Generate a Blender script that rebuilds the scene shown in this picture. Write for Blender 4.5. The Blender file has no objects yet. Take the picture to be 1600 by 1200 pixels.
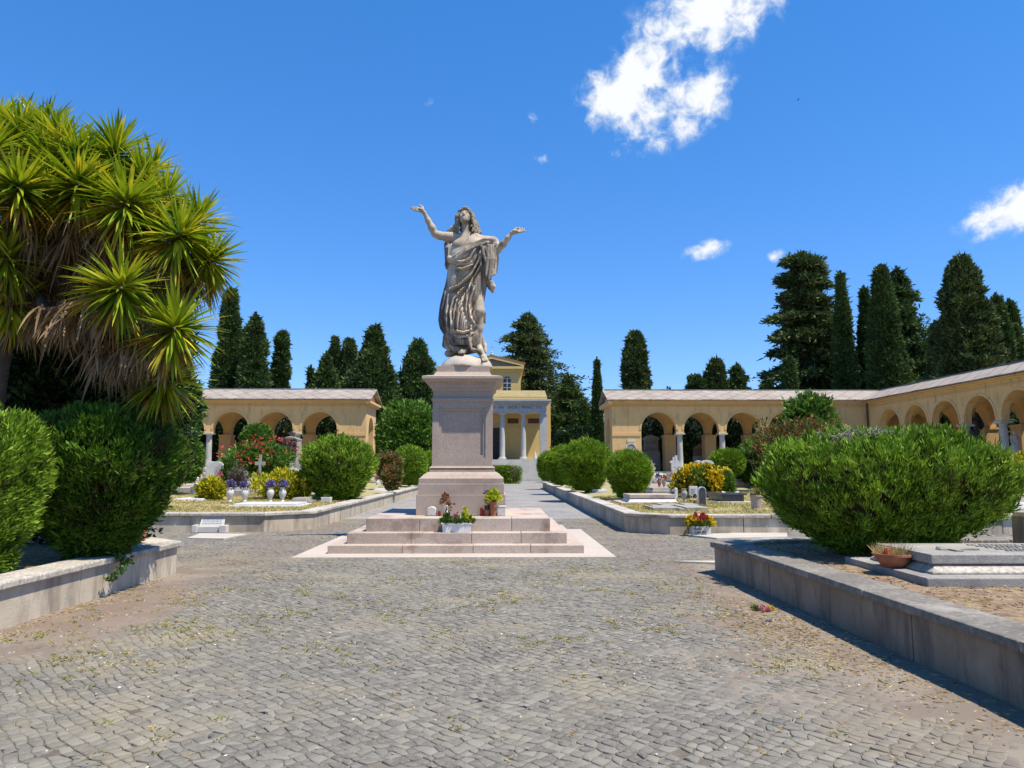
# A cemetery quadriportico on a bright June noon. Everything is built from mesh code.
import bpy, math, random
import numpy as np
from mathutils import Vector, Matrix
random.seed(7)
SC = bpy.context.scene
COL = SC.collection
R = math.radians
PI = math.pi
# ------------------------------------------------------------------ camera model (used to read sizes)
F = 1125.0; EYE = 1.65
TH = math.atan(130/F); YAW = math.atan(17/F)
def ray(px, py):
    x = (px-800)/F; y = -(py-600)/F
    d0, d1, d2 = x, math.cos(TH)-y*math.sin(TH), math.sin(TH)+y*math.cos(TH)
    c, s = math.cos(YAW), math.sin(YAW)
    return (d0*c+d1*s, -d0*s+d1*c, d2)
def at(px, py, Y):
    r = ray(px, py); t = Y/r[1]
    return Vector((r[0]*t, Y, EYE+r[2]*t))
def gnd(px, py, Z=0.0):
    r = ray(px, py); t = (Z-EYE)/r[2]
    return Vector((r[0]*t, r[1]*t, Z))
def Xat(px, Y): return at(px, 730, Y).x
def Zat(py, Y): return at(783, py, Y).z
# ------------------------------------------------------------------ objects
def tag(o, label=None, cat=None, group=None, kind=None):
    if label: o['label'] = label
    if cat: o['category'] = cat
    if group: o['group'] = group
    if kind: o['kind'] = kind
    return o
def thing(name, label, cat, loc=(0, 0, 0), group=None, rz=0.0):
    o = bpy.data.objects.new(name, None); COL.objects.link(o)
    o.empty_display_size = 0.2
    o.location = loc; o.rotation_euler = (0, 0, rz)
    return tag(o, label, cat, group)
def wloc(o):
    v = Vector((0, 0, 0))
    while o is not None:
        v += o.location; o = o.parent
    return v
def link(name, me, mat, parent=None, smooth=False, world=True, auto=None):
    if isinstance(mat, (list, tuple)):
        for m in mat: me.materials.append(m)
    elif mat: me.materials.append(mat)
    if smooth: me.shade_smooth()
    o = bpy.data.objects.new(name, me); COL.objects.link(o)
    if parent is not None:
        if world:
            w = wloc(parent)
            if w.length > 0: me.transform(Matrix.Translation(-w))
        o.parent = parent
    elif world:
        # top-level single mesh: put its origin at its base
        n = len(me.vertices)
        if n:
            a = np.empty(n*3, np.float32); me.vertices.foreach_get('co', a); a = a.reshape(-1, 3)
            lo, hi = a.min(0), a.max(0)
            c = Vector(((lo[0]+hi[0])/2, (lo[1]+hi[1])/2, lo[2]))
            me.transform(Matrix.Translation(-c)); o.location = c
    if auto:
        try: me.set_sharp_from_angle(angle=R(auto))
        except Exception: pass
    return o
def npmesh(name, V, Fc):
    """V (n,3); Fc (m,k) all faces of the same size, or list of such arrays"""
    me = bpy.data.meshes.new(name)
    if not isinstance(Fc, list): Fc = [Fc]
    Fc = [np.asarray(f, np.int32) for f in Fc if len(f)]
    V = np.asarray(V, np.float32)
    me.vertices.add(len(V)); me.vertices.foreach_set('co', V.ravel())
    nl = sum(f.size for f in Fc); nf = sum(len(f) for f in Fc)
    me.loops.add(nl); me.polygons.add(nf)
    me.loops.foreach_set('vertex_index', np.concatenate([f.ravel() for f in Fc]))
    tot = np.concatenate([np.full(len(f), f.shape[1], np.int32) for f in Fc])
    st = np.concatenate([[0], np.cumsum(tot)[:-1]]).astype(np.int32)
    me.polygons.foreach_set('loop_start', st)
    try: me.polygons.foreach_set('loop_total', tot)
    except Exception: pass
    me.update(calc_edges=True); me.validate()
    return me
class MB:
    def __init__(s): s.v = []; s.f = []
    def add(s, vs, fs):
        n = len(s.v); s.v += [tuple(v) for v in vs]; s.f += [tuple(i+n for i in f) for f in fs]
        return s
    def box(s, x0, x1, y0, y1, z0, z1, rz=0.0, c=None):
        vs = [(x, y, z) for z in (z0, z1) for x, y in ((x0, y0), (x1, y0), (x1, y1), (x0, y1))]
        if rz:
            c = c or ((x0+x1)/2, (y0+y1)/2); k, q = math.cos(rz), math.sin(rz)
            vs = [(c[0]+(x-c[0])*k-(y-c[1])*q, c[1]+(x-c[0])*q+(y-c[1])*k, z) for x, y, z in vs]
        return s.add(vs, [(3, 2, 1, 0), (4, 5, 6, 7), (0, 1, 5, 4), (1, 2, 6, 5), (2, 3, 7, 6), (3, 0, 4, 7)])
    def frus(s, cx, cy, prof, rz=0.0, asp=1.0):
        """square rings: prof = [(half, z)...]; closed top and bottom"""
        k, q = math.cos(rz), math.sin(rz); vs = []
        for a, z in prof:
            for sx, sy in ((-1, -1), (1, -1), (1, 1), (-1, 1)):
                x, y = sx*a, sy*a*asp
                vs.append((cx+x*k-y*q, cy+x*q+y*k, z))
        fs = [(3, 2, 1, 0)]
        n = len(prof)
        for i in range(n-1):
            for j in range(4):
                fs.append((i*4+j, i*4+(j+1) % 4, i*4+4+(j+1) % 4, i*4+4+j))
        fs.append(tuple((n-1)*4+j for j in range(4)))
        return s.add(vs, fs)
    def prism(s, poly, z0, z1):
        n = len(poly)
        vs = [(x, y, z0) for x, y in poly]+[(x, y, z1) for x, y in poly]
        fs = [tuple(range(n-1, -1, -1)), tuple(range(n, 2*n))]
        fs += [(i, (i+1) % n, n+(i+1) % n, n+i) for i in range(n)]
        return s.add(vs, fs)
    def wallprism(s, poly, y0, y1):
        """polygon in x,z extruded along y"""
        n = len(poly)
        vs = [(x, y0, z) for x, z in poly]+[(x, y1, z) for x, z in poly]
        fs = [tuple(range(n)), tuple(range(2*n-1, n-1, -1))]
        fs += [((i+1) % n, i, n+i, n+(i+1) % n) for i in range(n)]
        return s.add(vs, fs)
    def lathe(s, c, prof, n=20, cap=True):
        vs = []
        for r, z in prof:
            for j in range(n):
                a = 2*PI*j/n; vs.append((c[0]+r*math.cos(a), c[1]+r*math.sin(a), c[2]+z))
        fs = []
        for i in range(len(prof)-1):
            for j in range(n):
                fs.append((i*n+j, i*n+(j+1) % n, (i+1)*n+(j+1) % n, (i+1)*n+j))
        if cap:
            fs.append(tuple(range(n-1, -1, -1))); m = (len(prof)-1)*n; fs.append(tuple(m+j for j in range(n)))
        return s.add(vs, fs)
    def tube(s, pts, rad, n=8):
        pts = [Vector(p) for p in pts]; vs = []; m = len(pts)
        if not isinstance(rad, (list, tuple)): rad = [rad]*m
        for i, p in enumerate(pts):
            d = (pts[min(i+1, m-1)]-pts[max(i-1, 0)]); d = d.normalized() if d.length > 1e-9 else Vector((0, 0, 1))
            up = Vector((0, 0, 1)) if abs(d.z) < .9 else Vector((1, 0, 0))
            u = d.cross(up).normalized(); w = u.cross(d)
            for j in range(n):
                a = 2*PI*j/n; vs.append(p+(u*math.cos(a)+w*math.sin(a))*rad[i])
        fs = [(i*n+j, i*n+(j+1) % n, (i+1)*n+(j+1) % n, (i+1)*n+j) for i in range(m-1) for j in range(n)]
        fs.append(tuple(range(n-1, -1, -1))); fs.append(tuple((m-1)*n+j for j in range(n)))
        return s.add(vs, fs)
    def build(s, name, mat, parent=None, smooth=False, bevel=0.0, world=True, auto=None):
        me = bpy.data.meshes.new(name); me.from_pydata(s.v, [], s.f); me.update()
        o = link(name, me, mat, parent, smooth, world, auto)
        if bevel:
            b = o.modifiers.new('bevel', 'BEVEL'); b.width = bevel; b.segments = 2; b.limit_method = 'ANGLE'
        return o
def copy_tree(o, parent=None):
    c = o.copy(); COL.objects.link(c)
    if parent is not None: c.parent = parent
    for ch in list(o.children): copy_tree(ch, c)
    return c
# ------------------------------------------------------------------ numpy noise
def sn(P, freq, seed, octv=4):
    rs = np.random.RandomState(seed); out = np.zeros(len(P)); a = 1.0; t = 0
    for o in range(octv):
        f = freq*(1.9**o)
        for k in range(3):
            w = rs.normal(size=3); w *= f/np.linalg.norm(w)
            w2 = rs.normal(size=3); w2 *= f/np.linalg.norm(w2)
            out += a*np.sin(P@w*2*PI+rs.uniform(0, 6.28))*np.cos(P@w2*2*PI*.7+rs.uniform(0, 6.28))
        t += a*1.2; a *= .55
    return out/t
# ------------------------------------------------------------------ materials
def newmat(name):
    m = bpy.data.materials.new(name); m.use_nodes = True
    nt = m.node_tree; b = nt.nodes['Principled BSDF']
    return m, nt, b
class NT:
    def __init__(s, nt): s.nt = nt
    def n(s, t, **kw):
        d = s.nt.nodes.new(t)
        for k, v in kw.items():
            if k == 'ins':
                for a, b in v.items():
                    if hasattr(b, 'is_linked') or hasattr(b, 'links'): s.nt.links.new(b, d.inputs[a])
                    else: d.inputs[a].default_value = b
            else: setattr(d, k, v)
        return d
    def l(s, a, b): s.nt.links.new(a, b)
    def noise(s, vec, scale, detail=5, rough=.55, dist=0.0):
        return s.n('ShaderNodeTexNoise', ins={'Vector': vec, 'Scale': scale, 'Detail': detail, 'Roughness': rough, 'Distortion': dist}).outputs['Fac']
    def ramp(s, fac, stops, interp='LINEAR'):
        d = s.n('ShaderNodeValToRGB'); cr = d.color_ramp; cr.interpolation = interp
        while len(cr.elements) < len(stops): cr.elements.new(.5)
        for e, (p, c) in zip(cr.elements, stops):
            e.position = p; e.color = (c[0], c[1], c[2], 1) if isinstance(c, (tuple, list)) else (c, c, c, 1)
        s.l(fac, d.inputs['Fac']); return d.outputs['Color']
    def mix(s, fac, a, b, mode='MIX'):
        d = s.n('ShaderNodeMix', data_type='RGBA', blend_type=mode)
        for i, v in ((0, fac), (6, a), (7, b)):
            if hasattr(v, 'links'): s.l(v, d.inputs[i])
            else: d.inputs[i].default_value = v if i == 0 else (v[0], v[1], v[2], 1)
        return d.outputs[2]
    def math(s, op, a, b=0.0, clamp=False):
        d = s.n('ShaderNodeMath', operation=op, use_clamp=clamp)
        for i, v in ((0, a), (1, b)):
            if hasattr(v, 'links'): s.l(v, d.inputs[i])
            else: d.inputs[i].default_value = v
        return d.outputs[0]
    def mapping(s, vec, scale):
        return s.n('ShaderNodeMapping', ins={'Vector': vec, 'Scale': scale}).outputs[0]
    def bump(s, h, strength, dist, bsdf):
        d = s.n('ShaderNodeBump', ins={'Height': h, 'Strength': strength, 'Distance': dist}); s.l(d.outputs[0], bsdf.inputs['Normal'])
def coords(k, world=True):
    if world: return k.n('ShaderNodeNewGeometry').outputs['Position']
    return k.n('ShaderNodeTexCoord').outputs['Object']
def stone(name, c1, c2, scale=3.0, speck=None, speckscale=90, stain=None, stainamt=.5, streak=False, rough=.85, bump=.3, bdist=.01, bscale=40, joints=None, stscale=2.6, island=0.0):
    """weathered stone: two tones, optional speckle, optional dirt stains / vertical streaks"""
    m, nt, b = newmat(name); k = NT(nt); P = coords(k)
    n1 = k.noise(P, scale, 6, .6)
    col = k.ramp(n1, [(.3, c1), (.7, c2)])
    if speck:
        n2 = k.noise(P, speckscale, 3, .7)
        col = k.mix(k.ramp(n2, [(.5, 0), (.62, .75)]), col, speck)
        col = k.mix(k.ramp(n2, [(.34, .5), (.44, 0)]), col, tuple(min(1, v*1.5) for v in c2))
    if stain:
        v = k.mapping(P, (1, 1, .22)) if streak else P
        n3 = k.noise(v, stscale if streak else 1.3, 7, .68)
        lo = .66-.28*stainamt
        col = k.mix(k.ramp(n3, [(lo, 0), (lo+.16, .85)]), col, stain)
    n4 = k.noise(P, bscale, 6, .65)
    if island:
        ri = k.n('ShaderNodeNewGeometry').outputs['Random Per Island']
        col = k.mix(1.0, col, k.ramp(ri, [(0, (1-island, 1-island*1.03, 1-island*1.1)), (1, (1+island*.6, 1+island*.6, 1+island*.6))]), 'MULTIPLY')
    b.inputs['Roughness'].default_value = rough
    k.l(col, b.inputs['Base Color']); k.bump(n4, bump, bdist, b)
    return m
def leafmat(name, stops, dead=None, deadamt=.5, deadscale=1.5, trans=.25, rough=.55):
    m, nt, b = newmat(name); k = NT(nt)
    g = k.n('ShaderNodeNewGeometry'); P = g.outputs['Position']
    n1 = k.noise(P, deadscale*1.7, 3)
    rnd = k.math('ADD', k.math('MULTIPLY', g.outputs['Random Per Island'], .75), k.math('MULTIPLY', k.math('SUBTRACT', n1, .38), 1.25))
    col = k.ramp(rnd, stops)
    if dead:
        n2 = k.noise(P, deadscale, 4, .6)
        f = k.math('ADD', n2, k.math('MULTIPLY', k.math('SUBTRACT', g.outputs['Random Per Island'], .5), .22))
        lo = .72-.25*deadamt
        col = k.mix(k.ramp(f, [(lo, 0), (lo+.1, .9)]), col, dead)
    b.inputs['Roughness'].default_value = rough; b.inputs['Specular IOR Level'].default_value = .18
    k.l(col, b.inputs['Base Color'])
    t = k.n('ShaderNodeBsdfTranslucent'); k.l(k.mix(.5, col, k.mix(1.0, col, (1.0, 1.0, .35), 'MULTIPLY')), t.inputs['Color'])
    mx = k.n('ShaderNodeMixShader', ins={0: trans}); k.l(b.outputs[0], mx.inputs[1]); k.l(t.outputs[0], mx.inputs[2])
    k.l(mx.outputs[0], nt.nodes['Material Output'].inputs['Surface'])
    return m
def plain(name, c, rough=.6, var=.25, scale=8.0, metal=0.0, bump=.15):
    m, nt, b = newmat(name); k = NT(nt); P = coords(k)
    n = k.noise(P, scale, 5)
    col = k.ramp(n, [(.3, tuple(v*(1-var) for v in c)), (.7, tuple(min(1, v*(1+var)) for v in c))])
    k.l(col, b.inputs['Base Color']); b.inputs['Roughness'].default_value = rough; b.inputs['Metallic'].default_value = metal
    k.bump(k.noise(P, scale*6, 4), bump, .004, b)
    return m
# ================================================================== MATERIALS
M = {}
M['granite'] = stone('pink_granite', (.368, .287, .226), (.462, .368, .292), 1.2, speck=(.20, .15, .14), speckscale=75, stain=(.30, .20, .15), stainamt=.30, bump=.12, bdist=.004, bscale=120)
M['granite_step'] = stone('pink_granite_step', (.43, .345, .278), (.515, .425, .348), 1.1, speck=(.28, .20, .17), speckscale=75, stain=(.22, .13, .085), stainamt=.50, island=.10, bump=.12, bdist=.004, bscale=120)
M['granite_slab'] = stone('pale_granite_slab', (.415, .352, .288), (.495, .428, .355), .8, speck=(.40, .32, .28), speckscale=60, stain=(.36, .30, .26), stainamt=.3, bump=.1, bdist=.004, bscale=90)
M['marble_old'] = stone('weathered_marble', (.40, .32, .23), (.58, .49, .38), 3.2, stain=(.04, .034, .027), stainamt=.66, streak=True, stscale=1.5, bump=.25, bdist=.01, bscale=30)
M['marble_skin'] = stone('weathered_marble_ochre', (.33, .255, .165), (.51, .425, .315), 3.6, stain=(.07, .054, .034), stainamt=.62, streak=True, stscale=3.1, bump=.2, bdist=.008, bscale=30)
M['marble_hair'] = stone('weathered_marble_dark', (.15, .118, .078), (.34, .275, .195), 5.0, stain=(.10, .085, .06), stainamt=.6, bump=.3, bdist=.01, bscale=30)
M['marble_clean'] = stone('pale_rock_marble', (.38, .315, .24), (.49, .42, .34), 2.0, stain=(.30, .25, .2), stainamt=.2, bump=.2, bdist=.01, bscale=20)
M['white_marble'] = stone('white_marble', (.50, .475, .43), (.62, .595, .55), 3.0, stain=(.38, .35, .31), stainamt=.35, rough=.6, bump=.1, bdist=.004)
M['grey_stone'] = stone('grey_tomb_stone', (.25, .225, .19), (.37, .34, .295), 2.5, speck=(.2, .19, .18), speckscale=60, stain=(.13, .125, .115), stainamt=.5, bump=.3, bdist=.008, bscale=50)
M['dark_stone'] = plain('dark_polished_stone', (.05, .05, .055), .25, .3)
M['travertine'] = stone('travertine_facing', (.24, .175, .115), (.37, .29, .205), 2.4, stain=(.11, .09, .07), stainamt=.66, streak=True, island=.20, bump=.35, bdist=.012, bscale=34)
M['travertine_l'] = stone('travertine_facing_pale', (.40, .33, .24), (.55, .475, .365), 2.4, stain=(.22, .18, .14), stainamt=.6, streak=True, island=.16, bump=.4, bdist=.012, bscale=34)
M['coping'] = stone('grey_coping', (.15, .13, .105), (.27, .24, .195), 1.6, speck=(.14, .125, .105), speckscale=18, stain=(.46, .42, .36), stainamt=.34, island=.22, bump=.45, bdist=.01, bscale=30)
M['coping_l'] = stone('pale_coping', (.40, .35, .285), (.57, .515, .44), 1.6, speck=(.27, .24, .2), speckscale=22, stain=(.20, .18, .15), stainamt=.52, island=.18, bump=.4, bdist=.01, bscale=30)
M['pale_path'] = stone('pale_path_stone', (.40, .36, .30), (.50, .455, .39), 1.5, stain=(.4, .36, .31), stainamt=.35, bump=.2)
M['plaster'] = stone('ochre_plaster', (.63, .395, .165), (.70, .46, .205), .35, stain=(.40, .25, .12), stainamt=.52, streak=True, rough=.9, bump=.15, bdist=.01, bscale=8)
M['plaster_trim'] = stone('ochre_plaster_trim', (.60, .37, .155), (.67, .435, .195), .6, stain=(.35, .225, .11), stainamt=.35, rough=.9, bump=.1)
M['plaster_in'] = stone('orange_vault_plaster', (.56, .335, .135), (.62, .395, .17), .6, stain=(.38, .2, .08), stainamt=.3, rough=.9, bump=.1)
M['plaster_y'] = stone('yellow_church_plaster', (.60, .42, .15), (.66, .48, .19), .4, stain=(.48, .31, .10), stainamt=.3, rough=.9, bump=.1)
M['column'] = stone('grey_white_column_stone', (.38, .355, .315), (.50, .47, .425), 1.2, stain=(.3, .28, .25), stainamt=.4, streak=True, bump=.2)
M['church_stone'] = stone('pale_church_stone', (.40, .385, .355), (.49, .475, .445), 1.0, stain=(.3, .29, .27), stainamt=.35, streak=True, bump=.2)
M['lead'] = plain('grey_tympanum', (.16, .155, .15), .7)
M['dark'] = plain('dark_door_wood', (.035, .022, .018), .6)
M['glass'] = plain('dark_window_glass', (.02, .022, .028), .12, .1)
M['terracotta'] = plain('terracotta', (.34, .13, .065), .85, .2, 14)
M['iron'] = plain('rusty_dark_iron', (.06, .045, .035), .7)
M['copper'] = plain('brown_downpipe', (.09, .045, .03), .6)
M['red'] = plain('red_candle_plastic', (.5, .03, .02), .35, .2)
M['white_plastic'] = plain('white_glazed', (.72, .71, .68), .4, .06)
M['black'] = plain('black_plastic', (.02, .02, .02), .5)
M['ink'] = plain('dark_lettering', (.09, .085, .08), .7)
M['inkgrey'] = plain('grey_lettering', (.22, .23, .25), .7)
M['bark'] = stone('bark', (.10, .075, .05), (.17, .13, .09), 6, bump=.8, bdist=.03, bscale=20)
M['bark_brown'] = stone('brown_bark', (.075, .045, .026), (.13, .085, .05), 6, bump=.9, bdist=.03, bscale=20)
M['twig'] = plain('dark_twigs', (.055, .036, .022), .9, .4, 12)
M['deadtwig'] = plain('bleached_dead_twigs', (.36, .30, .25), .9, .25, 20)
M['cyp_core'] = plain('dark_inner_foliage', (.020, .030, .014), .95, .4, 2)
M['bush_core'] = plain('shaded_core', (.030, .024, .012), .95, .5, 6)
M['rooftile'] = None
def roof_mat():
    m, nt, b = newmat('diamond_slate_roof'); k = NT(nt); P = coords(k)
    # diagonal stone slabs laid as diamonds
    r = k.n('ShaderNodeMapping', ins={'Vector': P, 'Rotation': (0, 0, R(45)), 'Scale': (1, 1, 1)}).outputs[0]
    br = k.n('ShaderNodeTexBrick', offset=0.0, squash=1.0, ins={'Vector': r, 'Color1': (.35, .295, .24, 1), 'Color2': (.26, .21, .168, 1), 'Mortar': (.16, .12, .10, 1), 'Scale': 1.0, 'Mortar Size': .05, 'Bias': .0, 'Brick Width': .9, 'Row Height': .9})
    n = k.noise(P, 1.2, 6, .65)
    col = k.mix(k.ramp(n, [(.42, 0), (.62, .6)]), br.outputs['Color'], (.33, .28, .235))
    n2 = k.noise(P, .8, 5)
    col = k.mix(k.ramp(n2, [(.62, 0), (.7, .6)]), col, (.22, .19, .10))
    k.l(col, b.inputs['Base Color']); b.inputs['Roughness'].default_value = .85
    k.bump(br.outputs['Fac'], -.6, .04, b)
    return m
M['rooftile'] = roof_mat()
def add_crust_shade(m, attr, c):
    nt = m.node_tree; k = NT(nt); b = nt.nodes['Principled BSDF']; src = b.inputs['Base Color'].links[0].from_socket
    f = k.n('ShaderNodeAttribute', attribute_name=attr).outputs['Fac']
    k.l(k.mix(k.math('MULTIPLY', f, 1.0, True), src, c), b.inputs['Base Color'])
add_crust_shade(M['marble_old'], 'crust_shade', (.06, .051, .044))
# foliage
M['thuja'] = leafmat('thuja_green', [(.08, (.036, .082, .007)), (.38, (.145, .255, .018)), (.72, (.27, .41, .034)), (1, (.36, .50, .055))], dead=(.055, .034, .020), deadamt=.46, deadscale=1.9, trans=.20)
M['thuja_shaded'] = leafmat('shaded_thuja', [(.05, (0.032, 0.077, 0.007)), (.5, (0.072, 0.157, 0.012)), (1, (0.155, 0.259, 0.020))], dead=(.06, .036, .024), deadamt=.62, deadscale=1.5, trans=.15)  # thuja green darkened for the bush under the yucca, its shade in the colour
M['topiary'] = leafmat('clipped_bush_green', [(.05, (0.082, 0.162, 0.010)), (.5, (0.170, 0.297, 0.018)), (1, (0.296, 0.410, 0.030))], dead=(.11, .085, .04), deadamt=.35, deadscale=1.2, trans=.15)
M['laurel'] = leafmat('laurel_green', [(.05, (0.036, 0.089, 0.012)), (.5, (0.090, 0.185, 0.024)), (1, (0.216, 0.322, 0.060))], trans=.22, rough=.4)
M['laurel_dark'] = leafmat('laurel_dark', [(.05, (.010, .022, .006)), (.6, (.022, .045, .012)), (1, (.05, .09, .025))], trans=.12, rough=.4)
M['cypress'] = leafmat('cypress_green', [(.05, (0.030, 0.053, 0.017)), (.5, (0.063, 0.112, 0.030)), (1, (0.120, 0.176, 0.047))], dead=(.06, .05, .028), deadamt=.25, deadscale=.3, trans=.12, rough=.7)
M['cypress_b'] = leafmat('cypress_brownish_green', [(.05, (0.033, 0.055, 0.017)), (.5, (0.075, 0.108, 0.033)), (1, (0.138, 0.172, 0.053))], dead=(.08, .065, .035), deadamt=.3, deadscale=.3, trans=.12, rough=.7)
M['yellowleaf'] = leafmat('golden_euonymus', [(.05, (0.103, 0.172, 0.012)), (.35, (0.276, 0.299, 0.015)), (.65, (0.575, 0.483, 0.020)), (1, (0.713, 0.621, 0.050))], trans=.25)
M['yellowflower'] = leafmat('yellow_flower', [(.1, (.50, .32, .01)), (.6, (.72, .50, .012)), (1, (.76, .60, .05))], trans=.25)
M['photinia'] = leafmat('reddish_leaf', [(.1, (.06, .11, .02)), (.5, (.13, .15, .035)), (.75, (.27, .12, .05)), (1, (.42, .15, .08))], trans=.2)
M['redflower'] = leafmat('red_flower', [(.1, (.30, .03, .025)), (.6, (.48, .06, .045)), (1, (.55, .17, .12))], trans=.25)
M['purple'] = leafmat('purple_statice', [(.1, (.10, .07, .22)), (.6, (.21, .17, .40)), (1, (.36, .32, .5))], trans=.2)
M['pinkflower'] = leafmat('pink_flower', [(.1, (.5, .1, .16)), (1, (.7, .35, .36))], trans=.2)
M['whiteflower'] = leafmat('white_flower', [(.1, (.6, .56, .5)), (1, (.75, .73, .68))], trans=.2)
M['limeflower'] = leafmat('lime_yellow_flower', [(.1, (.40, .46, .02)), (.6, (.62, .62, .04)), (1, (.72, .72, .15))], trans=.25)
M['dryflower'] = leafmat('withered_flower', [(.1, (.26, .10, .05)), (.6, (.45, .24, .13)), (1, (.6, .42, .30))], trans=.2)
M['greyshrub'] = leafmat('grey_dry_shrub', [(.1, (.09, .07, .06)), (1, (.22, .18, .15))], trans=.1)
M['greenplant'] = leafmat('fresh_green_leaf', [(.1, (.03, .08, .012)), (.6, (.08, .16, .025)), (1, (.16, .24, .05))], trans=.3)
M['yucca'] = leafmat('yucca_green', [(.05, (0.091, 0.162, 0.008)), (.45, (0.222, 0.314, 0.016)), (.8, (0.424, 0.441, 0.028)), (1, (0.685, 0.526, 0.040))], trans=.3, rough=.38)
M['yucca_old'] = leafmat('yucca_yellowed', [(.05, (0.180, 0.165, 0.015)), (.5, (0.408, 0.286, 0.030)), (1, (0.600, 0.396, 0.060))], trans=.3, rough=.5)
M['yucca_dead'] = leafmat('yucca_dead_leaf', [(.05, (.12, .075, .035)), (.5, (.24, .155, .080)), (1, (.40, .28, .16))], trans=.15, rough=.8)
M['straw'] = leafmat('dry_grass', [(.05, (.26, .18, .07)), (.5, (.46, .34, .15)), (1, (.62, .50, .27))], trans=.25, rough=.8)
M['weed'] = leafmat('green_yellow_weed', [(.05, (.12, .17, .02)), (.5, (.26, .25, .05)), (1, (.46, .36, .13))], trans=.25, rough=.7)
M['petal'] = leafmat('fallen_petal', [(.05, (.40, .30, .18)), (.6, (.6, .54, .44)), (1, (.72, .68, .6))], trans=.1)
# ================================================================== SETTING
XC = -.85; YC = 16.4
T_NR = [(3.66, -4), (3.56, 5.0), (3.45, 11.05), (3.34, 11.45), (4.25, 12.15), (19, 12.15), (19, -4)]
T_NL = [(-5.12, -4), (-5.12, 7.6), (-5.10, 11.65), (-6.0, 12.45), (-20, 12.45), (-20, -4)]
T_FR = [(3.32, 58), (3.22, 18.75), (4.15, 17.95), (30.5, 17.95), (30.5, 58)]
T_FL = [(-5.0, 58), (-5.03, 19.66), (-6.08, 18.85), (-32.3, 18.85), (-32.3, 58)]
def inpoly(x, y, poly):
    ins = np.zeros(x.shape, bool); n = len(poly)
    for i in range(n):
        x1, y1 = poly[i]; x2, y2 = poly[(i+1) % n]
        c = ((y1 > y) != (y2 > y)) & (x < (x2-x1)*(y-y1)/((y2-y1) or 1e-9)+x1)
        ins ^= c
    return ins
def terrZ(x, y):
    k = np.clip((np.abs(np.asarray(x, float)-XC)-4.9)/6, 0, 1)
    return .42+np.clip(np.asarray(y, float)-19, 0, 40)*.019*k
def gt(px, py):
    p = gnd(px, py, .42)
    for _ in range(12):
        z = float(terrZ(p.x, p.y)); p = gnd(px, py, min(z, 1.5))
    return p
# ground sheet to the horizon
def ground():
    m, nt, b = newmat('dry_earth'); k = NT(nt); P = coords(k)
    col = k.ramp(k.noise(P, .15, 6), [(.35, (.13, .12, .06)), (.65, (.25, .2, .12))])
    k.l(col, b.inputs['Base Color']); b.inputs['Roughness'].default_value = .95
    o = MB().add([(-900, -300, -.06), (900, -300, -.06), (900, 2500, -.06), (-900, 2500, -.06)], [(0, 1, 2, 3)]).build('ground', m)
    tag(o, kind='structure')
ground()
# joint sheet of sand and grit under the stones; its height is real, so the dusty corners bury the stones
def fillness(x, y):
    P = np.stack([x, y, np.zeros_like(x)], 1)
    f = .62*sn(P, .33, 3, 4)+.62*sn(P, 1.1, 5, 4)
    edge = np.minimum(np.abs(x-3.5), np.abs(x+5.1))
    e = np.exp(-(edge/.75)**2)*(y < 12.6)
    e2 = np.exp(-(np.minimum(np.abs(y-12.5), np.abs(y-18.4))/.5)**2)*((x > 3.4) | (x < -5.1))
    right = np.exp(-((x-2.5)/1.1)**2-((y-6.8)/2.6)**2)*.9
    left = np.exp(-((x+4.3)/1.0)**2-((y-8.6)/2.0)**2)*.8
    return f*.8+1.35*e+e2+right+left
def joints():
    st = .05
    xs = np.arange(-14, 14.01, st*2); ys = np.arange(-2, 24.0, st*2)
    X, Y = np.meshgrid(xs, ys); x, y = X.ravel(), Y.ravel()
    fl = fillness(x, y)
    P = np.stack([x, y, 0*x], 1)
    z = -.0078+.0108*np.clip((fl-.25)*.9, 0, 1)+.0025*sn(P, 3.0, 9, 2)+.010*sn(P, .42, 61, 3)
    V = np.stack([x, y, z], 1)
    nx, ny = len(xs), len(ys)
    I = np.arange(nx*ny).reshape(ny, nx)
    Fq = np.stack([I[:-1, :-1], I[:-1, 1:], I[1:, 1:], I[1:, :-1]], -1).reshape(-1, 4)
    me = npmesh('path_sand', V, Fq)
    a = me.attributes.new('fill', 'FLOAT', 'POINT'); a.data.foreach_set('value', fl.astype(np.float32))
    red = np.exp(-((x+4.4)/1.3)**2-((y-8.8)/2.4)**2)+.8*np.exp(-((x-2.6)/.9)**2-((y-8.2)/2.8)**2)
    a = me.attributes.new('red', 'FLOAT', 'POINT'); a.data.foreach_set('value', red.astype(np.float32))
    m, nt, b = newmat('sandy_joints'); k = NT(nt); P = coords(k)
    at1 = k.n('ShaderNodeAttribute', attribute_name='fill').outputs['Fac']
    at2 = k.n('ShaderNodeAttribute', attribute_name='red').outputs['Fac']
    n1 = k.noise(P, 7, 5, .65)
    f = k.math('ADD', at1, k.math('MULTIPLY', k.math('SUBTRACT', n1, .5), 1.4))
    col = k.ramp(f, [(.0, (.10, .082, .06)), (.45, (.175, .144, .107)), (1, (.175, .138, .103))])
    col = k.mix(k.ramp(k.noise(P, 1.3, 5), [(.46, 0), (.6, .6)]), col, (.29, .25, .195))
    col = k.mix(k.math('MULTIPLY', at2, .75, True), col, (.19, .125, .088))
    col = k.mix(k.ramp(k.noise(P, 160, 2), [(.62, 0), (.7, .5)]), col, (.40, .34, .26))
    k.l(col, b.inputs['Base Color']); b.inputs['Roughness'].default_value = .95
    k.bump(k.noise(P, 60, 6, .7), .5, .006, b)
    o = link('path', me, m, None, True); tag(o, kind='structure')
joints()
def sag(x, y): return .010*sn(np.stack([x, y, 0*x], 1), .42, 61, 3)
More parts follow.
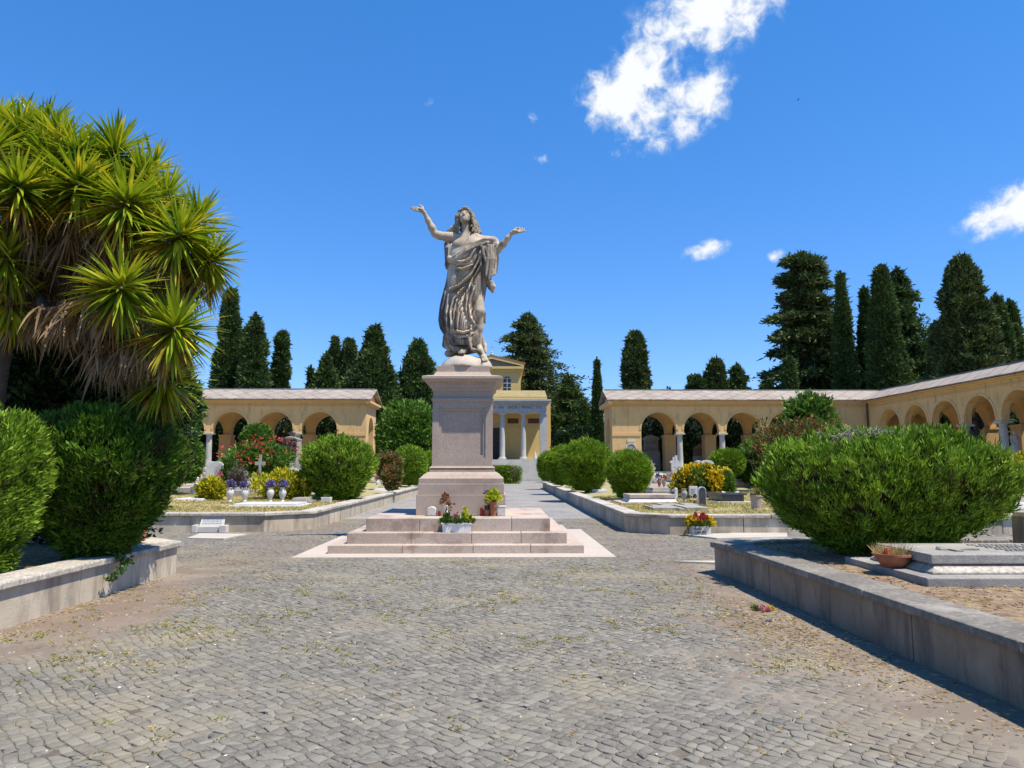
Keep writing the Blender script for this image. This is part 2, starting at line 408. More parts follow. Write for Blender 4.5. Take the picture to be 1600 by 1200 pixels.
def cobbles():
    rs = np.random.RandomState(11); s = .079
    def warp(x, y):
        P = np.stack([x, y, 0*x], 1)
        # arcs: rows bow like laid fans, plus wander
        return x+.05*sn(P, .25, 21, 3)+.05*np.sin(y*1.9), y+.07*sn(P, .22, 22, 3)+.16*np.abs(np.sin(x*1.15))
    N = 268
    iu = np.arange(-N, N)
    U, W = np.meshgrid(iu, iu, indexing='ij')
    c, q = math.cos(R(45)), math.sin(R(45))
    def node(u, w):
        x = (u*c-w*q)*s; y = (u*q+w*c)*s+10
        return warp(x.ravel(), y.ravel())
    gx, gy = node(U, W)
    gx = gx.reshape(U.shape)+rs.normal(0, .0115, U.shape); gy = gy.reshape(U.shape)+rs.normal(0, .0115, U.shape)
    # four corners of each stone
    C = np.stack([np.stack([gx[:-1, :-1], gy[:-1, :-1]], -1), np.stack([gx[1:, :-1], gy[1:, :-1]], -1),
                  np.stack([gx[1:, 1:], gy[1:, 1:]], -1), np.stack([gx[:-1, 1:], gy[:-1, 1:]], -1)], 2).reshape(-1, 4, 2)
    ce = C.mean(1); x, y = ce[:, 0], ce[:, 1]
    ok = (y > -1.5) & (y < 23.5) & (np.abs(x) < 13.5)
    for T in (T_NR, T_NL, T_FR, T_FL): ok &= ~inpoly(x, y, T)
    ok &= ~((np.abs(x-XC) < 2.95) & (np.abs(y-YC) < 2.95))
    ok &= rs.rand(len(x)) > .012
    C = C[ok]; ce = ce[ok]; n = len(C)
    gap = rs.uniform(.0008, .0036, (n, 1, 1))
    d = C-ce[:, None]; L = np.linalg.norm(d, axis=2, keepdims=True)
    C = ce[:, None]+d*(1-gap*1.5/L)
    # cut corners -> 8 points
    nxt = np.roll(C, -1, 1); t = rs.uniform(.05, .22, (n, 4, 1))
    p1 = C+(nxt-C)*t; p2 = nxt+(C-nxt)*np.roll(t, -1, 1)
    O = np.stack([p1, p2], 2).reshape(n, 8, 2)
    O = O+rs.normal(0, .0022, O.shape)
    h = rs.normal(0, .0022, (n, 1))+sag(ce[:, 0], ce[:, 1])[:, None]; tx = rs.normal(0, .024, (n, 1)); ty = rs.normal(0, .024, (n, 1))
    def ring(k, dz):
        Q = ce[:, None]+(O-ce[:, None])*k
        z = h+(Q[:, :, 0]-ce[:, :1])*tx+(Q[:, :, 1]-ce[:, 1:])*ty+dz
        return np.concatenate([Q, z[..., None]], 2)
    top = ring(.86, .0); mid = ring(.96, -.0018); out = ring(1.0, -.007); bot = ring(.99, -.035)
    cen = np.concatenate([ce, h+.0015], 1)[:, None]
    V = np.concatenate([cen, top, mid, out, bot], 1)    # 33 per stone
    j = np.arange(8); j2 = (j+1) % 8
    tri = np.stack([0*j, 1+j, 1+j2], 1)
    quads = np.concatenate([np.stack([a+j, a+8+j, a+8+j2, a+j2], 1) for a in (1, 9, 17)], 0)
    base = (np.arange(n)*33)[:, None, None]
    me = npmesh('cobblestones', V.reshape(-1, 3), [(tri[None]+base).reshape(-1, 3), (quads[None]+base).reshape(-1, 4)])
    m, nt, b = newmat('basalt_setts'); k = NT(nt); g = k.n('ShaderNodeNewGeometry'); P = g.outputs['Position']
    n0 = k.noise(P, .75, 5, .65)
    r = k.math('ADD', k.math('MULTIPLY', g.outputs['Random Per Island'], .55), k.math('MULTIPLY', n0, .6))
    col = k.ramp(r, [(.15, (.088, .080, .066)), (.45, (.126, .115, .095)), (.7, (.172, .157, .128)), (1, (.27, .243, .195))])
    col = k.mix(k.ramp(k.noise(P, 22, 6, .7), [(.42, 0), (.7, .75)]), col, (.245, .215, .165))
    col = k.mix(k.ramp(k.noise(P, 130, 3, .7), [(.55, 0), (.7, .5)]), col, (.13, .13, .125))
    # red-brown dust that lies at the foot of the walls
    sx = k.n('ShaderNodeSeparateXYZ'); k.l(P, sx.inputs[0])
    dl = k.math('SUBTRACT', 1.0, k.math('MULTIPLY', k.math('ABSOLUTE', k.math('ADD', sx.outputs[0], 4.75)), .85), True)
    dr = k.math('SUBTRACT', 1.0, k.math('MULTIPLY', k.math('ABSOLUTE', k.math('SUBTRACT', sx.outputs[0], 3.1)), .8), True)
    dm = k.math('MAXIMUM', dl, dr)
    df = k.math('MULTIPLY', dm, k.ramp(k.noise(P, 1.4, 5, .6), [(.36, 0), (.6, 1)]))
    col = k.mix(k.math('MULTIPLY', df, .9, True), col, (.185, .138, .105))
    col = k.mix(k.ramp(k.noise(P, .5, 6, .7), [(.5, 0), (.64, .6)]), col, (.27, .225, .14))
    k.l(col, b.inputs['Base Color']); b.inputs['Roughness'].default_value = .82
    k.bump(k.noise(P, 90, 6, .7), .35, .004, b)
    o = link('cobblestone_paving', me, m, None, False); tag(o, kind='structure')
cobbles()
def far_road():
    m, nt, b = newmat('far_basalt_paving'); k = NT(nt); P = coords(k)
    v = k.n('ShaderNodeTexVoronoi', feature='DISTANCE_TO_EDGE', ins={'Vector': P, 'Scale': 8.5}).outputs['Distance']
    v2 = k.n('ShaderNodeTexVoronoi', ins={'Vector': P, 'Scale': 8.5}).outputs['Color']
    col = k.ramp(v2, [(.2, (.19, .185, .175)), (.8, (.29, .28, .26))])
    col = k.mix(k.ramp(v, [(.0, .8), (.06, 0)]), col, (.15, .125, .10))
    col = k.mix(k.ramp(k.noise(P, .4, 5), [(.45, 0), (.65, .6)]), col, (.33, .29, .24))
    k.l(col, b.inputs['Base Color']); b.inputs['Roughness'].default_value = .85
    k.bump(k.ramp(v, [(0, 0), (.1, 1)]), .5, .01, b)
    mb = MB()
    mb.add([(-6, 23.4, -.004), (4.2, 23.4, -.004), (4.2, 84, -.004), (-6, 84, -.004)], [(0, 1, 2, 3)])
    mb.add([(-33, 57.5, -.012), (32, 57.5, -.012), (32, 90, -.012), (-33, 90, -.012)], [(0, 1, 2, 3)])
    mb.add([(13.4, 12, -.004), (34, 12, -.004), (34, 18.5, -.004), (13.4, 18.5, -.004)], [(0, 1, 2, 3)])
    mb.add([(-34, 12, -.004), (-13.4, 12, -.004), (-13.4, 19.4, -.004), (-34, 19.4, -.004)], [(0, 1, 2, 3)])
    tag(mb.build('road', m), kind='structure')
far_road()
# ------------------------------------------------------------------ terraces: retaining walls with coping, soil inside
def offset_line(poly, d):
    """inward offset of an open polyline (the inside is to the right of travel for d>0)"""
    pts = [Vector((p[0], p[1])) for p in poly]; out = []
    for i, p in enumerate(pts):
        ns = []
        for a, b in ((i-1, i), (i, i+1)):
            if a >= 0 and b < len(pts):
                t = (pts[b]-pts[a]).normalized(); ns.append(Vector((t.y, -t.x)))
        if len(ns) == 1: out.append(p+ns[0]*d)
        else:
            k = (ns[0]+ns[1]); k /= max(.35, k.length_squared/2) ; out.append(p+k*d)
    return [(v.x, v.y) for v in out]
def terrace(line, inside, name_label, mat_w, mat_c, seg=1.5, h=.40, cop=.085, cw=.40, seed=1):
    """line: outer face polyline with the bed on the side given by `inside` (+1 right of travel)"""
    rs = random.Random(seed)
    t = thing('terrace_wall', name_label, 'retaining wall', (line[1][0], line[1][1], 0), None)
    inn = offset_line(line, .30*inside); co = offset_line(line, -.055*inside); ci = offset_line(line, cw*inside)
    W, K = MB(), MB()
    for i in range(len(line)-1):
        a, b = Vector(line[i]), Vector(line[i+1]); a2, b2 = Vector(inn[i]), Vector(inn[i+1])
        L = (b-a).length; n = max(1, round(L/seg)); cuts = [0]+[(j+rs.uniform(-.12, .12))/n for j in range(1, n)]+[1]
        for j in range(n):
            g = .008/L
            f0 = cuts[j]+(g if j else 0); f1 = cuts[j+1]-(g if j < n-1 else 0)
            pr = rs.uniform(-.004, .004)
            P = [a.lerp(b, f0), a.lerp(b, f1), a2.lerp(b2, f1), a2.lerp(b2, f0)]
            nrm = (P[2]-P[1]).normalized()*pr if n > 1 else Vector((0, 0))
            P[0] = P[0]+nrm; P[1] = P[1]+nrm
            if inside > 0: P = P[::-1]
            W.prism([(p.x, p.y) for p in P], -.05, h)
        a, b, a2, b2 = Vector(co[i]), Vector(co[i+1]), Vector(ci[i]), Vector(ci[i+1])
        n = max(1, round(L/(seg*1.25))); cuts = [0]+[(j+rs.uniform(-.15, .15))/n for j in range(1, n)]+[1]
        for j in range(n):
            g = .008/L
            f0 = cuts[j]+(g if j else 0); f1 = cuts[j+1]-(g if j < n-1 else 0)
            P = [a.lerp(b, f0), a.lerp(b, f1), a2.lerp(b2, f1), a2.lerp(b2, f0)]
            if inside > 0: P = P[::-1]
            dz = rs.uniform(-.004, .006)
            K.prism([(p.x, p.y) for p in P], h+.0015, h+cop+dz)
    W.build('wall', mat_w, t, bevel=.010); K.build('coping', mat_c, t, bevel=.018)
    return t
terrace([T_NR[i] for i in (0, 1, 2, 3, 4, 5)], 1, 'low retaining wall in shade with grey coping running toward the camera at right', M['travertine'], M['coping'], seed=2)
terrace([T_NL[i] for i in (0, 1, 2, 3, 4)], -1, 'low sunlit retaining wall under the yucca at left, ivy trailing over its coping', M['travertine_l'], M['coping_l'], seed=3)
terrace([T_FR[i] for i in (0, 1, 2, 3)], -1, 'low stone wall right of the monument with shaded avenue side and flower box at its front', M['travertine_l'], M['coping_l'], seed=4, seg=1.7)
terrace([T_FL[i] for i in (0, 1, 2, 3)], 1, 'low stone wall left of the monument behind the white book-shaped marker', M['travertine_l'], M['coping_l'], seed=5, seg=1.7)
def soil_mat(name, c1, c2, c3):
    m, nt, b = newmat(name); k = NT(nt); P = coords(k)
    col = k.ramp(k.noise(P, 2.2, 6, .65), [(.35, c1), (.6, c2)])
    col = k.mix(k.ramp(k.noise(P, 9, 6, .7), [(.48, 0), (.64, .85)]), col, c3)
    k.l(col, b.inputs['Base Color']); b.inputs['Roughness'].default_value = .95
    k.bump(k.noise(P, 40, 6, .75), .8, .02, b); return m
M['soil'] = soil_mat('dry_needle_soil', (.17, .105, .065), (.26, .175, .105), (.38, .28, .155))
M['lawn'] = soil_mat('parched_lawn', (.25, .22, .085), (.34, .29, .13), (.44, .36, .18))
def soil(poly, step, mat, zf, name='ground'):
    xs = [p[0] for p in poly]; ys = [p[1] for p in poly]
    gx = np.arange(min(xs), max(xs), step); gy = np.arange(min(ys), max(ys), step)
    X, Y = np.meshgrid(gx, gy); x, y = X.ravel(), Y.ravel()
    P = np.stack([x, y, 0*x], 1)
    z = zf(x, y)+.018*sn(P, .5, 31, 4)
    I = np.arange(len(x)).reshape(Y.shape)
    Fq = np.stack([I[:-1, :-1], I[:-1, 1:], I[1:, 1:], I[1:, :-1]], -1).reshape(-1, 4)
    mid = (P[Fq].mean(1))
    # keep cells well inside the wall
    k = inpoly(mid[:, 0], mid[:, 1], shrink(poly, .2))
    o = link(name, npmesh(name, np.stack([x, y, z], 1), Fq[k]), mat, None, True); tag(o, kind='structure')
def shrink(poly, d):
    c = Vector((sum(p[0] for p in poly)/len(poly), sum(p[1] for p in poly)/len(poly)))
    n = len(poly); A = sum(poly[i][0]*poly[(i+1) % n][1]-poly[(i+1) % n][0]*poly[i][1] for i in range(n))
    sgn = -1 if A > 0 else 1
    ext = [poly[-1]]+list(poly)+[poly[0]]
    return offset_line(ext, d*sgn)[1:-1]
flat = lambda x, y: np.full(len(x), .425)
soil(T_NR, .12, M['soil'], flat, 'soil'); soil(T_NL, .12, M['soil'], flat, 'soil')
soil(T_FR, .3, M['lawn'], lambda x, y: terrZ(x, y), 'lawn'); soil(T_FL, .3, M['lawn'], lambda x, y: terrZ(x, y), 'lawn')
# pale kerb strips across the side lanes
MB().prism([(4.3, 12.35), (12, 12.55), (12, 13.0), (3.0, 12.75)], -.02, .035).build('path', M['pale_path'], bevel=.008)['kind'] = 'structure'
pA = [gnd(293, 842), gnd(350, 843), gnd(385, 836), gnd(312, 835)]
MB().prism([(p.x, p.y) for p in pA], -.02, .03).build('path', M['pale_path'], bevel=.008)['kind'] = 'structure'
pA = [gnd(1075, 838), gnd(1120, 843.5), gnd(1230, 841), gnd(1230, 832)]
MB().prism([(p.x, p.y) for p in pA], -.02, .045).build('path', M['pale_path'], bevel=.008)['kind'] = 'structure'
# ================================================================== MONUMENT
def half_z(w, py):
    """half width and height of a square tier whose front shows w px wide, edge at row py"""
    k = w/(2*F); a = YC*k/(1+k); return a, Zat(py, YC-a)
sp = thing('stepped_platform', 'pale pink granite platform of three square steps on a broad flat slab', 'steps', (XC, YC, 0))
MB().frus(XC, YC, [(2.965, -.05), (2.965, .022)]).build('base_slab', M['granite_slab'], sp, bevel=.008)
for hw, z0, z1, nm in ((2.436, .0, .175, 'step'), (2.137, .1, .382, 'step'), (1.83, .3, .64, 'step')):
    mb = MB(); g = .004
    # each tier is laid from four blocks along the front and solid behind
    cuts = [-hw, -hw*.42, hw*.13, hw*.58, hw]
    for i in range(4):
        mb.box(XC+cuts[i]+(g if i else 0), XC+cuts[i+1]-(g if i < 3 else 0), YC-hw, YC-hw+.5, z0 if z0 == 0 else z0, z1+random.uniform(-.002, .002))
    mb.box(XC-hw, XC+hw, YC-hw+.504, YC+hw, z0, z1)
    mb.build(nm, M['granite_step'], sp, bevel=.009)
pd = thing('pedestal', 'tall pink granite pedestal with panelled die and moulded cornice', 'pedestal', (XC, YC, .64))
def tier(name, prof, mat=None, bevel=.008):
    return MB().frus(XC, YC, prof).build(name, mat or M['granite'], pd, bevel=bevel)
zb = .640
a1, _ = half_z(138, 800); a2, z2 = half_z(133.5, 773); a3, z3 = half_z(131, 756); a4, z4 = half_z(131, 747.6)
tier('plinth', [(a1, zb), (a1, z2)])
tier('plinth', [(a2, z2), (a2, z3)])
aS, zS = half_z(101, 737.5)
tier('plinth', [(a3, z3), (a3, z4), (a3-.03, z4+.015), (aS+.10, zS-.05), (aS+.02, zS)], bevel=0)
aD, zD = half_z(93, 728)
def torus_prof(z0, z1, ain, aout, n=7):
    return [(ain+(aout-ain)*math.sin(PI*i/(n-1)), z0+(z1-z0)*i/(n-1)) for i in range(n)]
ztor = Zat(729, YC-aD)
tier('base_moulding', [(aS-.005, zS), (aS-.005, zS+.06)]+torus_prof(zS+.06, ztor, aS-.035, aS+.005)+[(aD+.015, ztor+.015)], bevel=0)
zN0 = Zat(626.5, YC-aD); zN1 = Zat(622.5, YC-aD)
rec = .055
tier('die', [(aD-rec, ztor+.01), (aD-rec, zN0+.01)])
# raised frame round the recessed panel, on every side
zi0 = Zat(715, YC-aD); zi1 = Zat(637.7, YC-aD); wi = (760.7-688)/2/F*(YC-aD)
for s in range(4):
    mb = MB(); k, q = math.cos(s*PI/2), math.sin(s*PI/2)
    def fb(x0, x1, z0, z1, d0, d1):
        m2 = MB().box(x0, x1, -d1, -d0, z0, z1)
        mb.add([(XC+x*k-y*q, YC+x*q+y*k, z) for x, y, z in m2.v], m2.f)
    e = aD if s % 2 == 0 else aD-rec-.001
    d0 = aD-rec-.004; g = .0012
    fb(-e, -wi, ztor+.012, zN0, d0, aD); fb(wi, e, ztor+.012, zN0, d0, aD)
    fb(-wi+g, wi-g, ztor+.012, zi0, d0, aD-.001); fb(-wi+g, wi-g, zi1, zN0, d0, aD-.001)
    mw = .055; dm = aD-.022
    fb(-wi+g, -wi+mw, zi0+g, zi1-g, d0, dm); fb(wi-mw, wi-g, zi0+g, zi1-g, d0, dm)
    fb(-wi+mw+g, wi-mw-g, zi0+g, zi0+mw, d0, dm); fb(-wi+mw+g, wi-mw-g, zi1-mw, zi1-g, d0, dm)
    mb.build('panel_frame', M['granite'], pd)
tier('neck_moulding', [(aD+.003, zN0), (aD+.028, zN0+.01), (aD+.028, zN1), (aD+.005, zN1+.02)], bevel=.004)
zF = Zat(611, YC-aD)
tier('frieze', [(aD-.01, zN1), (aD-.01, zF)], bevel=0)
aC, zC = half_z(126.5, 590.5); _, zC2 = half_z(126.5, 587.4)
aT, zT0 = half_z(83, 582.6); _, zT1 = half_z(83, 571.5)
zC += 0
tier('cornice', [(aD+.005, zF), (aD+.03, zF+.05), (aD+.03, zF+.07), (aD+.06, zF+.075), (aD+.075, zF+.12), (aC-.13, zC-.075), (aC-.05, zC-.06), (aC-.02, zC-.02), (aC, zC-.012), (aC, zC2)], bevel=.004)
tier('cap_slope', [(aC-.004, zC2), (aC-.13, zC2+.03), (aT+.06, zT0-.06), (aT+.01, zT0+.02)], bevel=0)
tier('cap_block', [(aT, zT0-.02), (aT, zT1)])
ZTOP = zT1
# ------------------------------------------------------------------ STATUE: body, hair and cloth as sculpted surfaces
SX = lambda u: 600+u/4.0
SY = lambda v: 300+v/4.0
ST = at(720, 572, YC); PXM = YC/F/4*1.02      # metres per tracing unit
ZLIFT = ZTOP-at(720, 571.2, YC).z
def P(u, v, dy=0.0):
    p = at(SX(u), SY(v), YC+dy); return (p.x, p.y, p.z+ZLIFT*0)
class SDF:
    def __init__(s, lo, hi, h):
        s.lo = np.array(lo, np.float32); s.h = h
        s.n = np.ceil((np.array(hi)-np.array(lo))/h).astype(int)+1
        s.f = np.full(s.n, .5, np.float32)
    def _blk(s, lo, hi, m):
        a = np.maximum(0, np.floor((np.array(lo)-m-s.lo)/s.h).astype(int)); b = np.minimum(s.n, np.ceil((np.array(hi)+m-s.lo)/s.h).astype(int)+1)
        if (b <= a).any(): return None
        g = [s.lo[i]+s.h*np.arange(a[i], b[i], dtype=np.float32) for i in range(3)]
        return tuple(slice(a[i], b[i]) for i in range(3)), g[0][:, None, None], g[1][None, :, None], g[2][None, None, :]
    def _join(s, sl, d, k, sub):
        f = s.f[sl]
        if sub:
            h = np.clip(.5-.5*(f+d)/k, 0, 1); s.f[sl] = f*(1-h)+(-d)*h+k*h*(1-h)
        else:
            h = np.clip(.5+.5*(f-d)/k, 0, 1); s.f[sl] = f*(1-h)+d*h-k*h*(1-h)
    def cap(s, a, b, ra, rb=None, k=.03, sub=False):
        rb = ra if rb is None else rb; a = np.array(a, float); b = np.array(b, float); r = max(ra, rb)
        q = s._blk(np.minimum(a, b)-r, np.maximum(a, b)+r, k*1.6+.03)
        if q is None: return
        sl, X, Y, Z = q; ab = b-a; L2 = max(1e-9, (ab**2).sum())
        t = np.clip(((X-a[0])*ab[0]+(Y-a[1])*ab[1]+(Z-a[2])*ab[2])/L2, 0, 1)
        d = np.sqrt((X-a[0]-t*ab[0])**2+(Y-a[1]-t*ab[1])**2+(Z-a[2]-t*ab[2])**2)-(ra+(rb-ra)*t)
        s._join(sl, d, k, sub)
    def ell(s, c, r, k=.03, sub=False, tilt=None):
        c = np.array(c, float); r = np.array(r, float); m = r.max()
        q = s._blk(c-m, c+m, k*1.6+.03)
        if q is None: return
        sl, X, Y, Z = q; X = X-c[0]; Y = Y-c[1]; Z = Z-c[2]
        if tilt is not None:
            X, Y, Z = (tilt[0][i]*X+tilt[1][i]*Y+tilt[2][i]*Z for i in range(3))
        k0 = np.sqrt((X/r[0])**2+(Y/r[1])**2+(Z/r[2])**2)
        k1 = np.sqrt((X/r[0]**2)**2+(Y/r[1]**2)**2+(Z/r[2]**2)**2)+1e-6
        s._join(sl, k0*(k0-1)/k1, k, sub)
    def chain(s, pts, rad, k=.03):
        for i in range(len(pts)-1): s.cap(pts[i], pts[i+1], rad[i], rad[i+1], k)
    def mesh(s, name):
        f = s.f; ins = f < 0
        c = [ins[i:ins.shape[0]-1+i, j:ins.shape[1]-1+j, l:ins.shape[2]-1+l] for i in (0, 1) for j in (0, 1) for l in (0, 1)]
        su = sum(x.astype(np.int8) for x in c); act = (su > 0) & (su < 8)
        idx = np.full(act.shape, -1, np.int64); I = np.argwhere(act); idx[act] = np.arange(len(I))
        acc = np.zeros((len(I), 3)); cnt = np.zeros(len(I))
        cor = [(i, j, l) for i in (0, 1) for j in (0, 1) for l in (0, 1)]
        fv = [f[I[:, 0]+i, I[:, 1]+j, I[:, 2]+l] for i, j, l in cor]
        for a in range(8):
            for b in range(a+1, 8):
                if sum(abs(cor[a][q]-cor[b][q]) for q in range(3)) != 1: continue
                m = (fv[a] < 0) != (fv[b] < 0); t = np.where(m, fv[a]/(fv[a]-fv[b]+1e-12), 0)
                pa, pb = np.array(cor[a], float), np.array(cor[b], float)
                acc += np.where(m[:, None], pa+(pb-pa)*t[:, None], 0); cnt += m
        V = s.lo+(I+acc/cnt[:, None])*s.h
        Fs = []
        for ax in range(3):
            u, w = (ax+1) % 3, (ax+2) % 3
            sh = [slice(None)]*3; sh[ax] = slice(0, -1); sh2 = [slice(None)]*3; sh2[ax] = slice(1, None)
            A, B = ins[tuple(sh)], ins[tuple(sh2)]
            for flip, m in ((False, A & ~B), (True, ~A & B)):
                E = np.argwhere(m)
                E = E[(E[:, u] > 0) & (E[:, w] > 0) & (E[:, u] < f.shape[u]-1) & (E[:, w] < f.shape[w]-1)]
                if not len(E): continue
                q = []
                for du, dw in ((-1, -1), (0, -1), (0, 0), (-1, 0)):
                    e = E.copy(); e[:, u] += du; e[:, w] += dw; q.append(idx[e[:, 0], e[:, 1], e[:, 2]])
                q = np.stack(q, 1); q = q[:, ::-1] if flip else q
                Fs.append(q[(q >= 0).all(1)])
        return npmesh(name, V, np.concatenate(Fs))
stt = thing('statue', 'weathered marble statue of a robed long-haired man with both arms raised', 'statue', (XC, YC, ZTOP))
LO = (XC-1.6, YC-.85, ZTOP-.05); HI = (XC+1.55, YC+.75, ZTOP+4.1)
# --- body (one continuous figure: head, neck, chest, arms with five fingers each, legs, feet)
B = SDF(LO, HI, .0125)
u1 = PXM
B.ell(P(535, 360, -.03), (.36, .25, .44), .05)                         # chest
B.ell(P(480, 335, -.16), (.20, .12, .16), .06); B.ell(P(590, 340, -.16), (.20, .12, .16), .06)
B.cap(P(430, 290, 0), P(655, 312, 0), .135, .135, .08)                 # shoulder girdle
B.cap(P(520, 300, -.02), P(512, 215, -.06), .135, .11, .06)            # neck
B.cap(P(487, 292, -.14), P(503, 235, -.14), .03, .022, .03); B.cap(P(560, 300, -.12), P(528, 235, -.13), .03, .022, .03)
B.cap(P(480, 296, -.16), P(430, 284, -.06), .035, .035, .03); B.cap(P(540, 302, -.16), P(620, 300, -.08), .035, .035, .03)
B.cap(P(525, 450, 0), P(500, 600, 0), .30, .26, .08)
B.cap(P(470, 560, -.02), P(492, 760, -.08), .19, .14, .06); B.cap(P(492, 760, -.08), P(512, 965, -.06), .13, .075, .05)
B.cap(P(560, 560, -.02), P(588, 745, -.16), .20, .15, .06); B.cap(P(588, 745, -.14), P(590, 850, -.05), .135, .11, .05)
B.cap(P(590, 850, -.05), P(592, 965, .02), .105, .062, .05)
# feet
B.chain([P(592, 965, .04), P(605, 1000, -.12), P(626, 1040, -.34), P(634, 1052, -.42)], [.075, .08, .07, .04], .03)
for i, du in enumerate((-20, -9, 1, 11, 20)): B.cap(P(628+du*.7, 1040, -.36), P(633+du*.75, 1056-abs(i-1)*2, -.47+.02*i), .026-.002*i, .02, .012)
B.chain([P(512, 965, -.02), P(500, 990, -.18), P(484, 1002, -.36)], [.075, .075, .05], .03)
for i, du in enumerate((-20, -10, 0, 10, 19)): B.cap(P(486+du*.8, 1000, -.34), P(484+du*.9, 1008, -.45+.02*abs(i-3)), .024, .018, .012)
# head, tipped back and turned a little to the left of the picture
fw = Vector((-.16, -.86, .48)).normalized(); rt = Vector((1, -.12, .06)); rt = (rt-fw*rt.dot(fw)).normalized(); up = rt.cross(fw)*1
if up.z < 0: up = -up
HC = Vector(P(509, 163, -.07)); hr = .195
def H(x, y, z): return tuple(HC+(rt*x+fw*y+up*z)*hr)
RT = [tuple(rt), tuple(fw), tuple(up)]
tl = np.array([[rt[i], fw[i], up[i]] for i in range(3)])               # world -> head axes
def hell(x, y, z, r, k=.02, sub=False): B.ell(H(x, y, z), np.array(r)*hr, k, sub, tl)
hell(0, -.12, .18, (.74, .92, .86), .03)                               # skull
hell(0, .28, -.28, (.60, .58, .78), .06)                               # face mass
hell(0, .46, -.86, (.34, .30, .26), .06)                               # chin
B.cap(H(-.46, .05, -.50), H(-.22, .48, -.86), .13*hr, .15*hr, .03); B.cap(H(.46, .05, -.50), H(.22, .48, -.86), .13*hr, .15*hr, .03)  # jaw
B.cap(H(-.40, .66, .14), H(.40, .66, .14), .13*hr, .13*hr, .02)        # brow
for sx in (-1, 1):
    hell(sx*.30, .78, -.03, (.20, .16, .14), .025, True)               # eye socket
    hell(sx*.29, .64, -.04, (.125, .11, .095), .008)                   # eyeball
    B.cap(H(sx*.16, .76, .035), H(sx*.42, .68, .02), .035*hr, .03*hr, .01)   # upper lid
    hell(sx*.36, .60, -.34, (.20, .16, .18), .05)                      # cheekbone
    hell(sx*.72, -.02, -.12, (.10, .20, .28), .02)                     # ear
B.cap(H(0, .76, .08), H(0, 1.04, -.36), .07*hr, .115*hr, .025)         # nose bridge
for sx in (-1, 1): hell(sx*.11, .92, -.40, (.085, .11, .075), .02)     # nostril wings
B.cap(H(-.17, .82, -.585), H(.17, .82, -.585), .045*hr, .045*hr, .012); B.cap(H(-.14, .81, -.70), H(.14, .81, -.70), .055*hr, .055*hr, .012)
B.cap(H(-.20, .90, -.645), H(.20, .90, -.645), .028*hr, .028*hr, .008, True)   # parted lips
for i in range(9):                                                     # short beard
    a = -1.0+.25*i; B.cap(H(.44*math.sin(a), .36+.26*math.cos(a), -.80), H(.34*math.sin(a), .38+.22*math.cos(a), -1.10+.06*abs(a)), .10*hr, .05*hr, .02)
B.cap(H(-.22, .82, -.53), H(-.34, .66, -.82), .05*hr, .05*hr, .02); B.cap(H(.22, .82, -.53), H(.34, .66, -.82), .05*hr, .05*hr, .02)
# arms
B.chain([P(440, 286, 0), P(395, 281, -.02), P(345, 272, -.05), P(318, 262, -.06)], [.13, .108, .090, .078], .05)
B.chain([P(318, 262, -.06), P(300, 225, -.10), P(276, 180, -.14), P(253, 131, -.18)], [.078, .084, .064, .044], .04)
B.chain([P(650, 318, 0), P(680, 340, -.04), P(712, 362, -.08)], [.125, .095, .078], .05)
B.chain([P(712, 362, -.08), P(745, 325, -.16), P(775, 288, -.22), P(800, 256, -.26)], [.078, .080, .060, .042], .04)
def hand(palm, fingers, thumb, pr=.056):
    B.chain(palm, [.045, pr, pr*.8], .025)
    for pts, r in fingers: B.chain(pts, [r, r*.92, r*.85, r*.62], .007)
    B.chain(thumb, [.034, .030, .026, .018], .012)
# hand at the left: palm turned up, fingers reaching out, thumb lifted
hand([P(253, 131, -.18), P(236, 114, -.20), P(216, 112, -.21)],
     [([P(222, 104, -.17), P(203, 97, -.15), P(188, 96, -.13), P(176, 99, -.12)], .024),
      ([P(216, 108, -.20), P(196, 103, -.20), P(181, 100, -.20), P(166, 97, -.20)], .025),
      ([P(215, 114, -.23), P(196, 110, -.24), P(182, 107, -.25), P(170, 104, -.25)], .024),
      ([P(217, 119, -.26), P(202, 116, -.28), P(190, 114, -.29), P(180, 110, -.30)], .021)],
     [P(244, 112, -.15), P(240, 97, -.13), P(230, 87, -.13), P(219, 84, -.14)])
B.ell(P(228, 112, -.20), (.075, .09, .045), .02)
# hand at the right: palm up, fingers spread and bent upward
hand([P(800, 256, -.26), P(815, 249, -.27), P(835, 248, -.28)],
     [([P(838, 243, -.22), P(848, 239, -.19), P(850, 230, -.18), P(847, 222, -.18)], .023),
      ([P(842, 246, -.26), P(858, 243, -.25), P(864, 233, -.24), P(862, 223, -.24)], .024),
      ([P(841, 249, -.30), P(860, 247, -.31), P(873, 240, -.31), P(877, 229, -.31)], .023),
      ([P(838, 252, -.33), P(858, 250, -.35), P(873, 246, -.36), P(886, 243, -.36)], .020)],
     [P(812, 243, -.24), P(820, 233, -.22), P(831, 227, -.21), P(842, 227, -.21)])
B.ell(P(825, 248, -.275), (.08, .085, .04), .02)
link('body', B.mesh('body'), M['marble_skin'], stt, True)
del B
